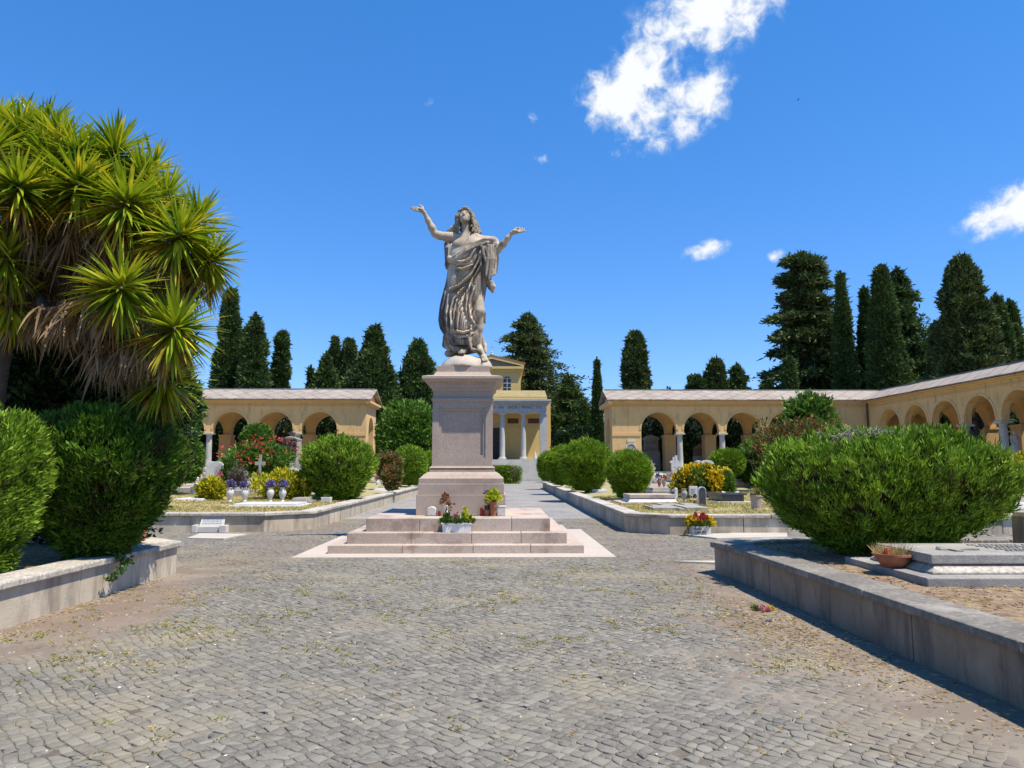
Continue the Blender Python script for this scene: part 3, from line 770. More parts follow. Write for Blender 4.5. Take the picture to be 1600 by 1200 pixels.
# --- hair: wavy locks falling to the shoulders
Hh = SDF((XC-.95, YC-.6, ZTOP+2.6), (XC+.7, YC+.6, ZTOP+4.1), .0125)
rs = random.Random(5)
Hh.ell(H(0, -.32, .34), (.80*hr, .80*hr, .80*hr), .03, False, tl)
def lock(pts, r0, wav=.03, n=9, seed=0):
    q = random.Random(seed); pts = [Vector(p) for p in pts]; out = []; ph = q.uniform(0, 6)
    for i in range(n):
        t = i/(n-1)*(len(pts)-1); a = min(int(t), len(pts)-2); p = pts[a].lerp(pts[a+1], t-a)
        out.append(p+Vector((math.sin(i*1.9+ph), math.cos(i*1.7+ph)*.7, math.sin(i*1.3)*.3))*wav)
    Hh.chain([tuple(p) for p in out], [r0*(1-.45*abs(2*i/(n-1)-.8)) for i in range(n)], .012)
for i in range(13):                                                    # picture-right side
    b = -.35+.11*i
    lock([H(.30, .52-b*.55, .78), H(.72, .38-b*.6, .42), H(.98, .10-b*.4, -.20), P(560+i*3.2, 205+i*2, -.18+.028*i), P(556+i*3.9, 248+i*1.2, -.22+.03*i)], .040, .022, 11, i)
for i in range(13):                                                    # picture-left side
    b = -.35+.11*i
    lock([H(-.30, .52-b*.55, .78), H(-.74, .38-b*.6, .42), H(-1.0, .10-b*.4, -.20), P(468-i*2.0, 210+i*1.6, -.16+.028*i), P(462-i*2.2, 250+i*1.0, -.18+.03*i)], .040, .022, 11, 40+i)
for i in range(10):                                                    # crown
    a = -1.1+.245*i
    lock([H(.5*math.sin(a), .55, .80-.1*abs(a)), H(.5*math.sin(a), .1, 1.08), H(.7*math.sin(a), -.7, .8), H(.9*math.sin(a), -1.1, 0), H(.8*math.sin(a), -1.1, -.9)], .050, .02, 9, 80+i)
for i in range(7): lock([H(-.25+.08*i, .62, .80), H(-.2+.08*i, .74, .92), H(-.1+.06*i, .45, 1.12)], .034, .012, 5, 120+i)
link('hair', Hh.mesh('hair'), M['marble_hair'], stt, True)
del Hh
# --- robe: lofted drapery with traced folds in relief
ROWS = [(322, 420, 672), (340, 398, 690), (365, 388, 698), (400, 390, 694), (440, 394, 684), (480, 396, 672), (520, 393, 662), (560, 386, 646), (600, 377, 640), (640, 366, 634), (680, 356, 625), (720, 348, 618),
        (760, 341, 626), (800, 338, 628), (838, 344, 610), (870, 358, 600), (900, 378, 604), (925, 384, 598), (950, 392, 585), (968, 400, 570)]
FOLDS = [  # polyline, half width, height (tracing units); negative = groove
 ([(608, 376), (592, 450), (545, 540), (470, 606), (408, 622)], 9, 15), ([(618, 392), (602, 480), (556, 560), (522, 640), (515, 770)], 7, 11),
 ([(642, 372), (636, 520), (630, 640), (604, 720)], 9, 11), ([(596, 400), (560, 478), (492, 502), (448, 492)], 8, 9), ([(580, 365), (540, 438), (480, 462), (424, 440)], 8, 7),
 ([(520, 596), (480, 640), (440, 692), (420, 760), (428, 880)], 8, 12), ([(546, 598), (510, 680), (470, 760), (462, 880)], 7, 10), ([(566, 610), (532, 720), (542, 800), (570, 845)], 7, 10),
 ([(586, 540), (574, 640), (588, 735)], 34, 24), ([(440, 500), (428, 590)], 34, 16), ([(482, 650), (490, 780), (500, 890)], 24, 17),
 ([(392, 610), (370, 700), (358, 790), (378, 870)], 8, 11), ([(380, 570), (352, 720), (345, 810)], 7, 10), ([(412, 640), (396, 760), (400, 890)], 7, 10), ([(405, 650), (382, 760), (388, 880)], 5, 7),
 ([(652, 340), (650, 420), (640, 600)], 6, 11), ([(672, 360), (664, 440), (652, 540)], 6, 9), ([(475, 515), (480, 560), (462, 586)], 15, -20),
 ([(400, 642), (468, 630), (518, 592)], 9, -13), ([(505, 640), (460, 720), (446, 800), (448, 890)], 5, -12), ([(530, 640), (495, 720), (520, 820)], 4, -9), ([(560, 700), (556, 780), (586, 836)], 5, -10),
 ([(610, 720), (608, 800), (600, 838)], 8, -14), ([(622, 400), (616, 520), (612, 640)], 5, -12), ([(585, 420), (548, 520), (490, 570)], 4, -9), ([(540, 420), (500, 450), (450, 448)], 4, -6),
 ([(600, 440), (570, 520), (545, 590)], 4, -7), ([(430, 640), (414, 720), (410, 860)], 4, -9), ([(372, 640), (360, 740), (362, 840)], 4, -9), ([(470, 660), (440, 760), (438, 900)], 5, 7),
 ([(430, 880), (500, 895), (560, 872)], 8, 10), ([(420, 905), (500, 925), (570, 900)], 7, -10), ([(548, 845), (540, 900), (520, 950)], 8, 9), ([(570, 850), (560, 905), (560, 960)], 10, -16), ([(388, 880), (420, 925), (440, 960)], 6, 9)]
def robe():
    nv, nt = 430, 420
    v = np.linspace(322, 968, nv); r = np.array(ROWS, float)
    xl = np.interp(v, r[:, 0], r[:, 1]); xr = np.interp(v, r[:, 0], r[:, 2])
    ker = np.ones(9)/9
    xl = np.convolve(np.pad(xl, 4, 'edge'), ker, 'valid'); xr = np.convolve(np.pad(xr, 4, 'edge'), ker, 'valid')
    th = np.linspace(0, 2*PI, nt, endpoint=False)
    cu, hw = (xl+xr)/2, (xr-xl)/2
    U = cu[:, None]+hw[:, None]*np.cos(th)[None]; Vv = np.repeat(v[:, None], nt, 1)
    front = np.clip(np.sin(th), 0, 1)[None]**.5
    dep = np.interp(v, [322, 400, 520, 640, 760, 900, 968], [.26, .34, .31, .32, .36, .36, .32])
    # knee and belly stand forward
    y = -np.sin(th)[None]*dep[:, None]
    y = np.where(np.sin(th)[None] < 0, y*.85, y)
    D = np.zeros_like(U)
    for pl, w, hh in FOLDS:
        best = np.full(U.shape, 1e9); sgn = np.ones_like(U); tt = np.zeros_like(U); tot = 0
        seg = []
        for a, b in zip(pl[:-1], pl[1:]): seg.append((a, b, tot)); tot += math.hypot(b[0]-a[0], b[1]-a[1])
        for (a, b, t0) in seg:
            ax, ay = b[0]-a[0], b[1]-a[1]; L2 = ax*ax+ay*ay
            t = np.clip(((U-a[0])*ax+(Vv-a[1])*ay)/L2, 0, 1)
            dx, dy = U-a[0]-t*ax, Vv-a[1]-t*ay; d = np.hypot(dx, dy); m = d < best
            best = np.where(m, d, best); sgn = np.where(m, np.sign(dx*ay-dy*ax), sgn); tt = np.where(m, (t0+t*math.sqrt(L2))/tot, tt)
        end = np.clip(np.minimum(tt, 1-tt)*7+.25, 0, 1)
        if hh > 0 and w < 20:      # sharp ridge with a deep hollow on its shaded side
            D += end*hh*(np.exp(-(best/w)**2)-.55*np.exp(-((best-w*1.5)/(w*.7))**2))
        else: D += (np.sin(np.clip(tt, 0, 1)*PI)**.8*.45 if w >= 20 else end)*hh*np.exp(-(best/w)**2)
    D += 2.6*(1-2*np.abs(np.sin(U*.21+Vv*.028+2.2*np.sin(Vv*.017)+1.3*np.sin(U*.05))))*np.clip((Vv-520)/160, 0, 1)
    D *= front*1.75
    back = np.clip(-np.sin(th), 0, 1)[None]
    D += back*7*np.sin(th*17+np.sin(Vv*.02)*1.5)*np.clip((Vv-360)/150, .2, 1)
    k = PXM
    base = np.array([P(0, q) for q in v]); base1 = np.array([P(1000, q) for q in v])
    X = base[:, 0][:, None]+(base1[:, 0]-base[:, 0])[:, None]*U/1000
    Z = np.repeat(base[:, 2][:, None], nt, 1)
    nx, ny = np.cos(th)[None]*.55, -np.sin(th)[None]
    X = X+D*k*nx*.7; Y = YC+y+D*k*ny*1.25
    V = np.stack([X, Y, Z], -1).reshape(-1, 3)
    I = np.arange(nv*nt).reshape(nv, nt); J = np.roll(I, -1, 1)
    Fq = np.stack([I[1:], J[1:], J[:-1], I[:-1]], -1)[:, :, :].reshape(-1, 4)
    V = np.concatenate([V, [V[:nt].mean(0)], [V[-nt:].mean(0)+np.array([0, 0, .06])]])
    t = np.arange(nt); t2 = (t+1) % nt
    tri = np.concatenate([np.stack([I[0][t], I[0][t2], 0*t+nv*nt], 1), np.stack([I[-1][t2], I[-1][t], 0*t+nv*nt+1], 1)])
    # orient outward: theta runs right -> front -> left as seen from above
    me = npmesh('robe', V, [Fq[:, ::-1], tri[:, ::-1]])
    # left-side shade put into the colour, plus darker hem and long rain streaks
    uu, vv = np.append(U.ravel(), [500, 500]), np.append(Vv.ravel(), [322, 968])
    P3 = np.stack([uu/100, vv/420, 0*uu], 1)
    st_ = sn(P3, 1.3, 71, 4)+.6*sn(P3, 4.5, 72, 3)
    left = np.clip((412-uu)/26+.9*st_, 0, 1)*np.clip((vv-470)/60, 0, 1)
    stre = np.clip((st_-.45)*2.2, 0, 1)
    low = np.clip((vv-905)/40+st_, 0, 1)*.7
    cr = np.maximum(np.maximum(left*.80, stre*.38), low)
    a_ = me.attributes.new('crust_shade', 'FLOAT', 'POINT'); a_.data.foreach_set('value', cr.astype(np.float32))
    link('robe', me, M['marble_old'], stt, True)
robe()
# --- mantle: twisted band over the chest, cloth over the shoulder, hanging sleeve, cloak behind
Mn = SDF(LO, HI, .0125)
def strand(pts, rad, k=.012): Mn.chain([P(*p) for p in pts], rad, k)
band = [(700, 312, .05), (672, 290, -.10), (625, 296, -.24), (570, 318, -.31), (510, 352, -.35), (455, 388, -.32), (412, 416, -.22)]
for i, (du, dv, dd, r) in enumerate([(0, 0, 0, .036), (-4, 13, .0, .040), (2, 26, -.01, .042), (-6, 40, .0, .040), (4, 54, .01, .030), (-2, 22, .06, .05)]):
    n = len(band)
    strand([(u+du+3*math.sin(j*1.7+i*2), v+dv*(1-.45*(j/(n-1)))+3.0*math.sin(j*2.1+i), d+dd) for j, (u, v, d) in enumerate(band)], [r*.80*(.75 if j in (0, n-1) else 1.0+.30*math.sin(j*2+i)) for j in range(n)], .004)
Mn.ell(P(410, 418, -.20), (.075, .08, .075), .03); strand([(430, 425, -.27), (470, 435, -.33), (520, 425, -.33), (560, 392, -.30)], [.03, .028, .026, .018])
strand([(424, 437, -.24), (460, 452, -.31), (510, 448, -.32)], [.026, .024, .018])
# over the shoulder and down the arm
Mn.ell(P(672, 312, .02), (.17, .22, .12), .03); Mn.ell(P(690, 340, .0), (.13, .18, .15), .03)
for i, (u0, d0, u1_, d1, v1) in enumerate([(648, -.26, 636, -.27, 520), (664, -.24, 655, -.25, 545), (680, -.20, 672, -.22, 500), (694, -.12, 690, -.14, 515), (704, -.02, 702, -.02, 495), (702, .10, 704, .12, 485), (690, .2, 694, .22, 500)]):
    strand([(u0, 335, d0), ((u0+u1_)/2+5, 420, (d0+d1)/2-.01), (u1_, v1, d1)], [.036, .044, .030], .008)
Mn.cap(P(672, 350, .04), P(676, 480, .04), .15, .10, .05)
# gathered end of the sleeve, then its hanging tail
for i in range(4): strand([(636, 508+i*9, -.22), (668, 496+i*8, -.20), (702, 470+i*10, -.06)], [.034, .040, .028], .01)
strand([(645, 520, -.14), (652, 560, -.12), (668, 592, -.10), (678, 622, -.10)], [.07, .085, .075, .035], .03)
strand([(672, 566, -.12), (684, 590, -.12), (683, 625, -.10)], [.055, .05, .025], .02)
# pointed fold that hangs from the band
strand([(610, 345, -.30), (622, 395, -.31), (637, 445, -.29)], [.045, .040, .012], .015); strand([(632, 352, -.27), (650, 400, -.28), (660, 460, -.25)], [.036, .032, .012], .015)
# cloth under the other arm and the cloak at the back
for i in range(3): strand([(404+i*12-6*(i%2), 300+i*9+8*(i%2), -.04-.04*i), (388+i*7, 350, -.08-.04*i), (391+i*6, 420, -.10-.03*i)], [.018, .028, .022], .006)
Mn.cap(P(398, 330, .06), P(402, 470, .06), .085, .07, .05); Mn.ell(P(398, 452, -.03), (.07, .12, .11), .03)
strand([(400, 405, -.16), (394, 440, -.12), (404, 470, -.06)], [.03, .034, .02])
Mn.cap(P(520, 330, .16), P(500, 600, .14), .30, .24, .05)
strand([(448, 205, .02), (425, 228, .05), (398, 250, .07), (386, 252, .08)], [.035, .05, .035, .012], .02)   # windblown veil edge
strand([(448, 235, .06), (425, 250, .08), (400, 262, .08)], [.05, .06, .04], .03)
# hem rolls by the feet
for pts, r in (([(360, 850, -.15), (392, 892, -.20), (412, 920, -.12)], .055), ([(436, 895, -.30), (470, 905, -.33), (520, 900, -.32), (556, 880, -.24)], .034), ([(385, 905, .0), (386, 955, .02), (410, 985, -.05)], .08),
               ([(420, 960, -.15), (450, 985, -.18), (480, 985, -.14)], .075), ([(536, 880, -.28), (530, 930, -.26), (548, 985, -.24)], .04), ([(610, 910, .08), (626, 960, .08), (634, 1000, .04)], .06), ([(400, 1010, .06), (470, 1000, .1), (600, 985, .12)], .10),
               ([(560, 985, -.25), (596, 1000, -.30), (620, 1020, -.30)], .05), ([(600, 700, -.05), (622, 760, -.08), (630, 815, -.06)], .05)):
    strand(pts, [r*.8, r, r*.6] if len(pts) == 3 else [r*.7, r, r, r*.6], .03)
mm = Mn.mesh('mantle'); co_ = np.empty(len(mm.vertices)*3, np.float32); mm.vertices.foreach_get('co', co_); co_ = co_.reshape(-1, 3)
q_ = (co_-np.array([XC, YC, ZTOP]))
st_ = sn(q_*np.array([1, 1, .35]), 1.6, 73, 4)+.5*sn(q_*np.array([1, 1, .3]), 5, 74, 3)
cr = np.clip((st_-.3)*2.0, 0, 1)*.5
cr = np.maximum(cr, np.clip((-.38-q_[:, 0])/.06+st_*.8, 0, 1)*.85)  # mantle's left side darkened as well, its shade put into the colour
a_ = mm.attributes.new('crust_shade', 'FLOAT', 'POINT'); a_.data.foreach_set('value', cr.astype(np.float32))
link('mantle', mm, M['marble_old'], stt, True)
del Mn
G = SDF((XC-.9, YC-.85, ZTOP-.02), (XC+.9, YC+.85, ZTOP+.6), .02)
G.ell((P(500, 1085, 0)[0], YC-.05, ZTOP-.02), (.53, .58, .34), .03); G.ell((P(625, 1080, 0)[0], YC-.1, ZTOP-.02), (.20, .40, .24), .05)
G.ell((P(430, 1090, 0)[0], YC-.1, ZTOP-.02), (.26, .45, .17), .06)
G.ell((P(590, 1040, 0)[0], YC-.02, ZTOP+.1), (.25, .40, .16), .06)
q = G._blk(G.lo, G.lo+G.h*(G.n-1), 0); zz = q[3]
G.f = np.maximum(G.f, (ZTOP-.001-zz)).astype(np.float32)
link('rock', G.mesh('rock'), M['marble_clean'], stt, True)
del G
# ================================================================== COLONNADES
def weld(mb):
    m = {}; idx = []; vs = []
    for v in mb.v:
        k = tuple(round(c, 4) for c in v)
        if k not in m: m[k] = len(vs); vs.append(v)
        idx.append(m[k])
    mb.f = [tuple(idx[i] for i in f) for f in mb.f]; mb.v = vs
    return mb
def arcade(name, label, origin, rz, centers, r, x0, x1, zb, zs, ztop, depth, zridge, colw=.25, pilaster=(), endwall=(), solid_rear=False, roof_ext=(0, 0), group='arcaded galleries round the cemetery'):
    """local frame: x along the wing, y = 0 front face, y > 0 behind. Arches at `centers`, springing at zs."""
    t = thing(name, label, 'arcade', origin, group, rz)
    th = .48; zc_ = zs; zs = zs+.27            # front wall thickness; the arches are stilted a little above the capitals
    ns = 14
    def arch_wall(y0, y1, nm, mat, xs0, xs1):
        """wall above the springing with semicircular openings; solid from floor outside the arches at the ends"""
        mb = MB()
        edges = []
        for c in centers: edges.append((c-r, c+r))
        cur = xs0
        for (a, b), c in zip(edges, centers):
            if a > cur+.01:
                mid_piece = cur > xs0+.01
                mb.box(cur, a, y0, y1, zc_ if mid_piece else zb, ztop)
            pts = [(c-r*math.cos(PI*i/ns), zs+r*math.sin(PI*i/ns)) for i in range(ns+1)]
            for i in range(ns):
                (xa, za), (xb, zz) = pts[i], pts[i+1]
                mb.add([(xa, y0, za), (xb, y0, zz), (xb, y0, ztop), (xa, y0, ztop), (xa, y1, za), (xb, y1, zz), (xb, y1, ztop), (xa, y1, ztop)],
                       [(0, 1, 2, 3), (5, 4, 7, 6), (1, 0, 4, 5), (3, 2, 6, 7)])
            cur = b
        mb.box(cur, xs1, y0, y1, zb, ztop)
        return mb.build(nm, mat, t, world=False)
    arch_wall(0, th, 'arcade_wall', M['plaster'], x0, x1)
    arch_wall(depth-th, depth, 'rear_wall', M['plaster_in'], x0, x1)
    # archivolts
    for c in centers:
        mb = MB()
        for i in range(ns):
            a0, a1 = PI*i/ns, PI*(i+1)/ns; R1 = r+.17
            q = [(c-rr*math.cos(a), zs+rr*math.sin(a)) for rr, a in ((r, a0), (r, a1), (R1, a1), (R1, a0))]
            mb.add([(x, -.035, z) for x, z in q]+[(x, .002, z) for x, z in q], [(0, 1, 2, 3), (2, 6, 7, 3), (0, 4, 5, 1)])
        weld(mb).build('archivolt', M['plaster_trim'], t, world=False)
    # columns at the front, square piers behind
    mids = [(a+b)/2 for a, b in zip(centers[:-1], centers[1:])]
    for m in mids:
        if m in pilaster: continue
        H = zc_-zb
        mb = MB().lathe((m, th/2, zb), [(.36, 0), (.36, .10), (.33, .16), (.29, .2), (colw, .25), (colw*1.0, H*.35), (colw*.86, H-.42), (colw*.86, H-.36), (colw*1.05, H-.34), (colw*.88, H-.30), (colw*.9, H-.22), (colw*1.25, H-.12)], 20)
        c = mb.build('column', M['column'], t, True, world=False, auto=40)
        MB().box(m-.38, m+.38, th/2-.38, th/2+.38, zc_-.125, zc_+.002).build('capital', M['column'], c, world=False, bevel=.01)
        # springer block between the arches
        mb = MB(); mb.box(m-.5, m+.5, depth-1.0, depth-.02, zb, zc_-.16); mb.box(m-.56, m+.56, depth-1.06, depth+.02, zc_-.16, zc_+.002)
        mb.build('pier', M['plaster_in'], t, world=False)
    # vault: one cross vault per bay
    edges = [centers[0]-(centers[1]-centers[0])/2]+mids+[centers[-1]+(centers[1]-centers[0])/2]
    V, Fq = [], []; N = 14
    for c, a, b in zip(centers, edges[:-1], edges[1:]):
        base = len(V); hw = (b-a)/2; hd = (depth-2*th)/2
        for i in range(N+1):
            for j in range(N+1):
                x = -1+2*i/N; y = -1+2*j/N
                z = zs+r*max(math.sqrt(max(0, 1-min(1, abs(x)*hw/r)**2)), math.sqrt(max(0, 1-y*y))*1.0)
                V.append((c+x*hw, th+hd+y*hd, z+.03))
        for i in range(N):
            for j in range(N):
                o = base+i*(N+1)+j; Fq.append((o, o+1, o+N+2, o+N+1))
    me = npmesh('vault', np.array(V), np.array(Fq)); link('vault', me, M['plaster_in'], t, True, world=False, auto=30)
    # end walls with a narrow arch
    for xe, sgn in endwall:
        mb = MB(); cw, rr = depth/2, 1.15
        xa, xb = (xe, xe+th) if sgn < 0 else (xe-th, xe)
        mb.box(xa, xb, th+.001, cw-rr, zb, ztop); mb.box(xa, xb, cw+rr, depth-th-.001, zb, ztop)
        pts = [(cw-rr*math.cos(PI*i/ns), zs+rr*math.sin(PI*i/ns)) for i in range(ns+1)]
        for i in range(ns):
            (ya, za), (yb, zz) = pts[i], pts[i+1]
            mb.add([(xa, ya, za), (xa, yb, zz), (xa, yb, ztop), (xa, ya, ztop), (xb, ya, za), (xb, yb, zz), (xb, yb, ztop), (xb, ya, ztop)],
                   [(3, 2, 1, 0), (4, 5, 6, 7), (0, 1, 5, 4), (2, 3, 7, 6)])
        mb.build('end_wall', M['plaster'], t, world=False)
        # gable above
        ex = .42*sgn
        mb = MB(); g0, g1 = sorted((xe-.25*sgn, xe+.02*sgn))
        mb.add([(g0, -.1, ztop+.02), (g0, depth+.1, ztop+.02), (g0, depth/2, zridge-.15), (g1, -.1, ztop+.02), (g1, depth+.1, ztop+.02), (g1, depth/2, zridge-.15)], [(0, 2, 1), (3, 4, 5), (0, 1, 4, 3), (1, 2, 5, 4), (2, 0, 3, 5)])
        mb.build('gable', M['plaster'], t, world=False)
        mb = MB(); e0, e1 = sorted((xe+.003*sgn, xe+.38*sgn))
        mb.box(e0, e1, -.45, depth+.45, ztop-.16, ztop+.03)
        mb.box(e0, e0+(e1-e0)*.55 if sgn > 0 else e1, -.3, depth+.3, ztop-.32, ztop-.163)
        mb.build('gable_cornice', M['plaster_trim'], t, world=False)
    # cornice band, string course, eaves
    ra, rb = x0-roof_ext[0], x1+roof_ext[1]
    mb = MB(); mb.box(x0-.0, x1+.0, -.10, -.002, ztop-.42, ztop-.36); mb.box(x0, x1, -.16, -.002, ztop-.13, ztop-.002); mb.box(x0, x1, -.34, th*.5, ztop+.001, ztop+.09)
    mb.build('cornice', M['plaster_trim'], t, world=False)
    # impost band on solid end stretches
    if centers[0]-r-x0 > .6: MB().box(x0-.02, centers[0]-r-.02, -.05, -.002, zc_-.24, zc_).build('impost_band', M['plaster_trim'], t, world=False)
    if x1-centers[-1]-r > .6: MB().box(centers[-1]+r+.02, x1+.02, -.05, -.002, zc_-.24, zc_).build('impost_band', M['plaster_trim'], t, world=False)
    # roof of stone slabs
    ov = .50; ze = ztop+.10; zr = zridge
    mb = MB(); yr = depth/2
    sec = [(-ov, ze), (yr, zr), (depth+ov, ze), (depth+ov, ze+.07), (yr, zr+.09), (-ov, ze+.07)]
    n = max(2, int((rb-ra)/1.2)); prev = None; rsd = random.Random(3)
    vs = []
    for i in range(n+1):
        x = ra+(rb-ra)*i/n; w = rsd.uniform(-.018, .018)
        vs += [(x, y, z+w) for y, z in sec]
    fs = []
    for i in range(n):
        for j in range(6): fs.append((i*6+j, (i+1)*6+j, (i+1)*6+(j+1) % 6, i*6+(j+1) % 6))
    fs += [(5, 4, 3, 2, 1, 0), tuple(n*6+j for j in range(6))]
    mb.add(vs, fs); mb.build('roof', M['rooftile'], t, world=False)
    MB().box(ra+.2, rb-.2, yr-.09, yr+.09, zr+.06, zr+.16).build('ridge_cap', M['lead'], t, world=False)
    # floor / plinth
    MB().box(x0-.15, x1+.15, -.5, depth+.3, -.2, zb).build('floor', M['grey_stone'], t, world=False)
    return t
YF = 60.0; ZB = 1.28; ZS = Zat(676.5, YF); RA = 1.47; ZT = Zat(627.5, YF); ZR = Zat(611, YF+2.3)
cR = [13.17+3.573*i for i in range(5)]
xl_R = Xat(957.5, YF); corner = Xat(1361, YF)
tr = arcade('colonnade', 'ochre arcade facing the camera right of the church, its open end toward the avenue', (0, YF, 0), 0, cR, RA, xl_R, corner+4.3, ZB, ZS, ZT, 4.6, ZR, endwall=((xl_R, -1),), roof_ext=(.45, -.2))
cL = [-15.09-3.65*i for i in range(5)][::-1]
xr_L = Xat(570.5, YF)
tl_ = arcade('colonnade', 'ochre arcade facing the camera left of the monument, behind the urns', (0, YF, 0), 0, cL, RA, -33.0-4.2, xr_L, ZB, ZS, ZT+.02, 4.6, ZR+.03, endwall=((xr_L, 1),), roof_ext=(-.2, .45))
# right wing: local x runs from the far corner toward the camera
xw = corner
cs = [60-56.7, 60-53.1, 60-49.55, 60-45.95, 60-42.35, 60-38.75, 60-35.15, 60-31.55, 60-27.95]
tw = arcade('colonnade', 'long ochre arcade wing running toward the camera along the right edge', (xw, YF, 0), -PI/2, cs, 1.5, .05, 36, ZB, ZS, ZT-.02, 4.6, ZR, roof_ext=(4.0, 0), pilaster=())
mlw = arcade('colonnade', 'ochre arcade wing on the left, mostly hidden behind yucca and bushes', (-33.0, 24, 0), PI/2, [36-v for v in cs[::-1]], 1.5, 0, 35.9, ZB, ZS, ZT-.02, 4.6, ZR, roof_ext=(0, 4.0))
# details on the right arcade
def on_front(name, prof_px, mat, depth=.05, parent=None):
    (xa, ya, xb, yb) = prof_px
    return MB().box(Xat(xa, YF), Xat(xb, YF), YF-depth, YF-.003, Zat(yb, YF), Zat(ya, YF)).build(name, mat, parent)
on_front('plaque', (980.5, 686, 992, 690.5), M['white_marble'], .05, tr)
mb = MB(); cx, cz, rr = Xat(986.5, YF), Zat(700.5, YF), .36
for i in range(12):
    a0, a1 = PI*i/12, PI*(i+1)/12
    q = [(cx+ra*math.cos(a), cz+ra*math.sin(a)) for ra, a in ((rr, a0), (rr*1.28, a0), (rr*1.28, a1), (rr, a1))]
    mb.wallprism(q[::-1], YF-.07, YF-.003)
mb.build('niche_surround', M['white_marble'], tr)
MB().wallprism([(cx+rr*math.cos(PI*(1-i/12)), cz+rr*math.sin(PI*(1-i/12))) for i in range(13)][::-1]+[(cx-rr, cz-1.2), (cx+rr, cz-1.2)], YF-.03, YF-.004).build('niche_panel', M['grey_stone'], tr)
dp = MB(); dp.tube([(corner-.14, YF-.14, ZB), (corner-.14, YF-.14, ZT+.05)], .07, 8)
dp.build('downpipe', M['copper'], tr)
# hanging lantern in the first right arch
ln = thing('hanging_lantern', 'small dark lantern hanging in the first arch right of the church', 'lantern', (Xat(1020.5, 61.5), 61.5, Zat(656, 61.5)))
lx, lz = Xat(1020.5, 61.5), Zat(656, 61.5)
MB().tube([(lx, 61.5, lz+.12), (lx, 61.5, ZS+RA)], .018, 5).build('chain', M['iron'], ln)
MB().lathe((lx, 61.5, lz-.25), [(.02, 0), (.10, .03), (.15, .30), (.17, .31), (.03, .42)], 8).build('lantern_body', M['iron'], ln)
# ================================================================== CHURCH
YP = 91.0; kx = YP/F; CX = Xat(768, YP)
ch = thing('church', 'yellow church with grey stone portico, Latin frieze and gabled nave above', 'church', (CX, YP, 0))
zp = Zat(718, YP); zc = Zat(644.5, YP)
# steps
mb = MB(); n = 11; y1 = YP-.35
for i in range(n):
    h = zp*(i+1)/n
    mb.box(CX-6.4, CX+6.4, y1-.34*(n-i), y1-.34*(n-i-1)+(.0 if i < n-1 else 0)-.002, -.1, h)
mb.box(CX-7.1, CX+7.1, y1, YP+4.2, -.1, zp); mb.build('steps', M['church_stone'], ch)
for xa_, xb_ in ((CX+6.403, CX+7.2), (CX-7.2, CX-6.403)): MB().box(xa_, xb_, y1-3.8, y1-.003, -.1, 1.0).build('step_parapet', M['church_stone'], ch)
for s in (-4.02, -1.36, 1.36, 4.02):
    H = zc-zp; x = CX+s; r0 = .335
    c = MB().lathe((x, YP+.35, zp), [(.52, .0), (.52, .10), (.47, .13), (.47, .25), (.36, .32), (r0, .42), (r0, H*.33), (r0*.84, H-.5), (r0*.95, H-.47), (r0*.86, H-.42), (r0*.86, H-.3), (r0*1.3, H-.2)], 22).build('column', M['church_stone'], ch, True, auto=40)
    MB().box(x-.47, x+.47, YP+.35-.47, YP+.35+.47, zc-.2, zc+.001).build('capital', M['church_stone'], c)
    MB().box(x-.54, x+.54, YP+.35-.54, YP+.35+.54, zp-.001, zp+.1).build('base', M['church_stone'], c)
for s in (-1, 1):
    x = CX+s*6.55
    mb = MB().box(x-.43, x+.43, YP-.05, YP+.8, zp, zc-.25); mb.box(x-.52, x+.52, YP-.14, YP+.9, zc-.25, zc); mb.box(x-.5, x+.5, YP-.12, YP+.85, zp+.001, zp+.3)
    mb.build('pilaster', M['church_stone'], ch)
z1 = Zat(632.5, YP); z2 = Zat(627, YP); z3 = Zat(621.3, YP)
mb = MB(); mb.box(CX-6.95, CX+6.95, YP-.1, YP+.85, zc+.002, z1); mb.box(CX-7.05, CX+7.05, YP-.25, YP+3.6, z1+.002, z2-.25)
mb.box(CX-7.3, CX+7.3, YP-.5, YP+3.6, z2-.248, z2); mb.box(CX-7.5, CX+7.5, YP-.72, YP+3.6, z2+.002, z2+.22)
mb.build('entablature', M['church_stone'], ch)
for i in range(36): MB().box(CX-7.0+.39*i, CX-7.0+.39*i+.2, YP-.4, YP-.255, z2-.42, z2-.26).build('dentil', M['church_stone'], ch)
MB().box(CX-7.0, CX+7.0, YP-.2, YP+3.4, z2+.223, z3).build('attic', M['plaster_y'], ch)
z4 = Zat(611, YP+4.2)
MB().add([(CX-7.0, YP-.15, z3+.003), (CX+7.0, YP-.15, z3+.003), (CX+7.0, YP+4.4, z4), (CX-7.0, YP+4.4, z4), (CX-7.0, YP-.15, z3+.10), (CX+7.0, YP-.15, z3+.10), (CX+7.0, YP+4.4, z4+.1), (CX-7.0, YP+4.4, z4+.1)],
         [(3, 2, 1, 0), (4, 5, 6, 7), (0, 1, 5, 4), (1, 2, 6, 5), (2, 3, 7, 6), (3, 0, 4, 7)]).build('portico_roof', stone('lichen_roof', (.24, .185, .075), (.33, .26, .115), 1.0, stain=(.15, .12, .07), stainamt=.45), ch)
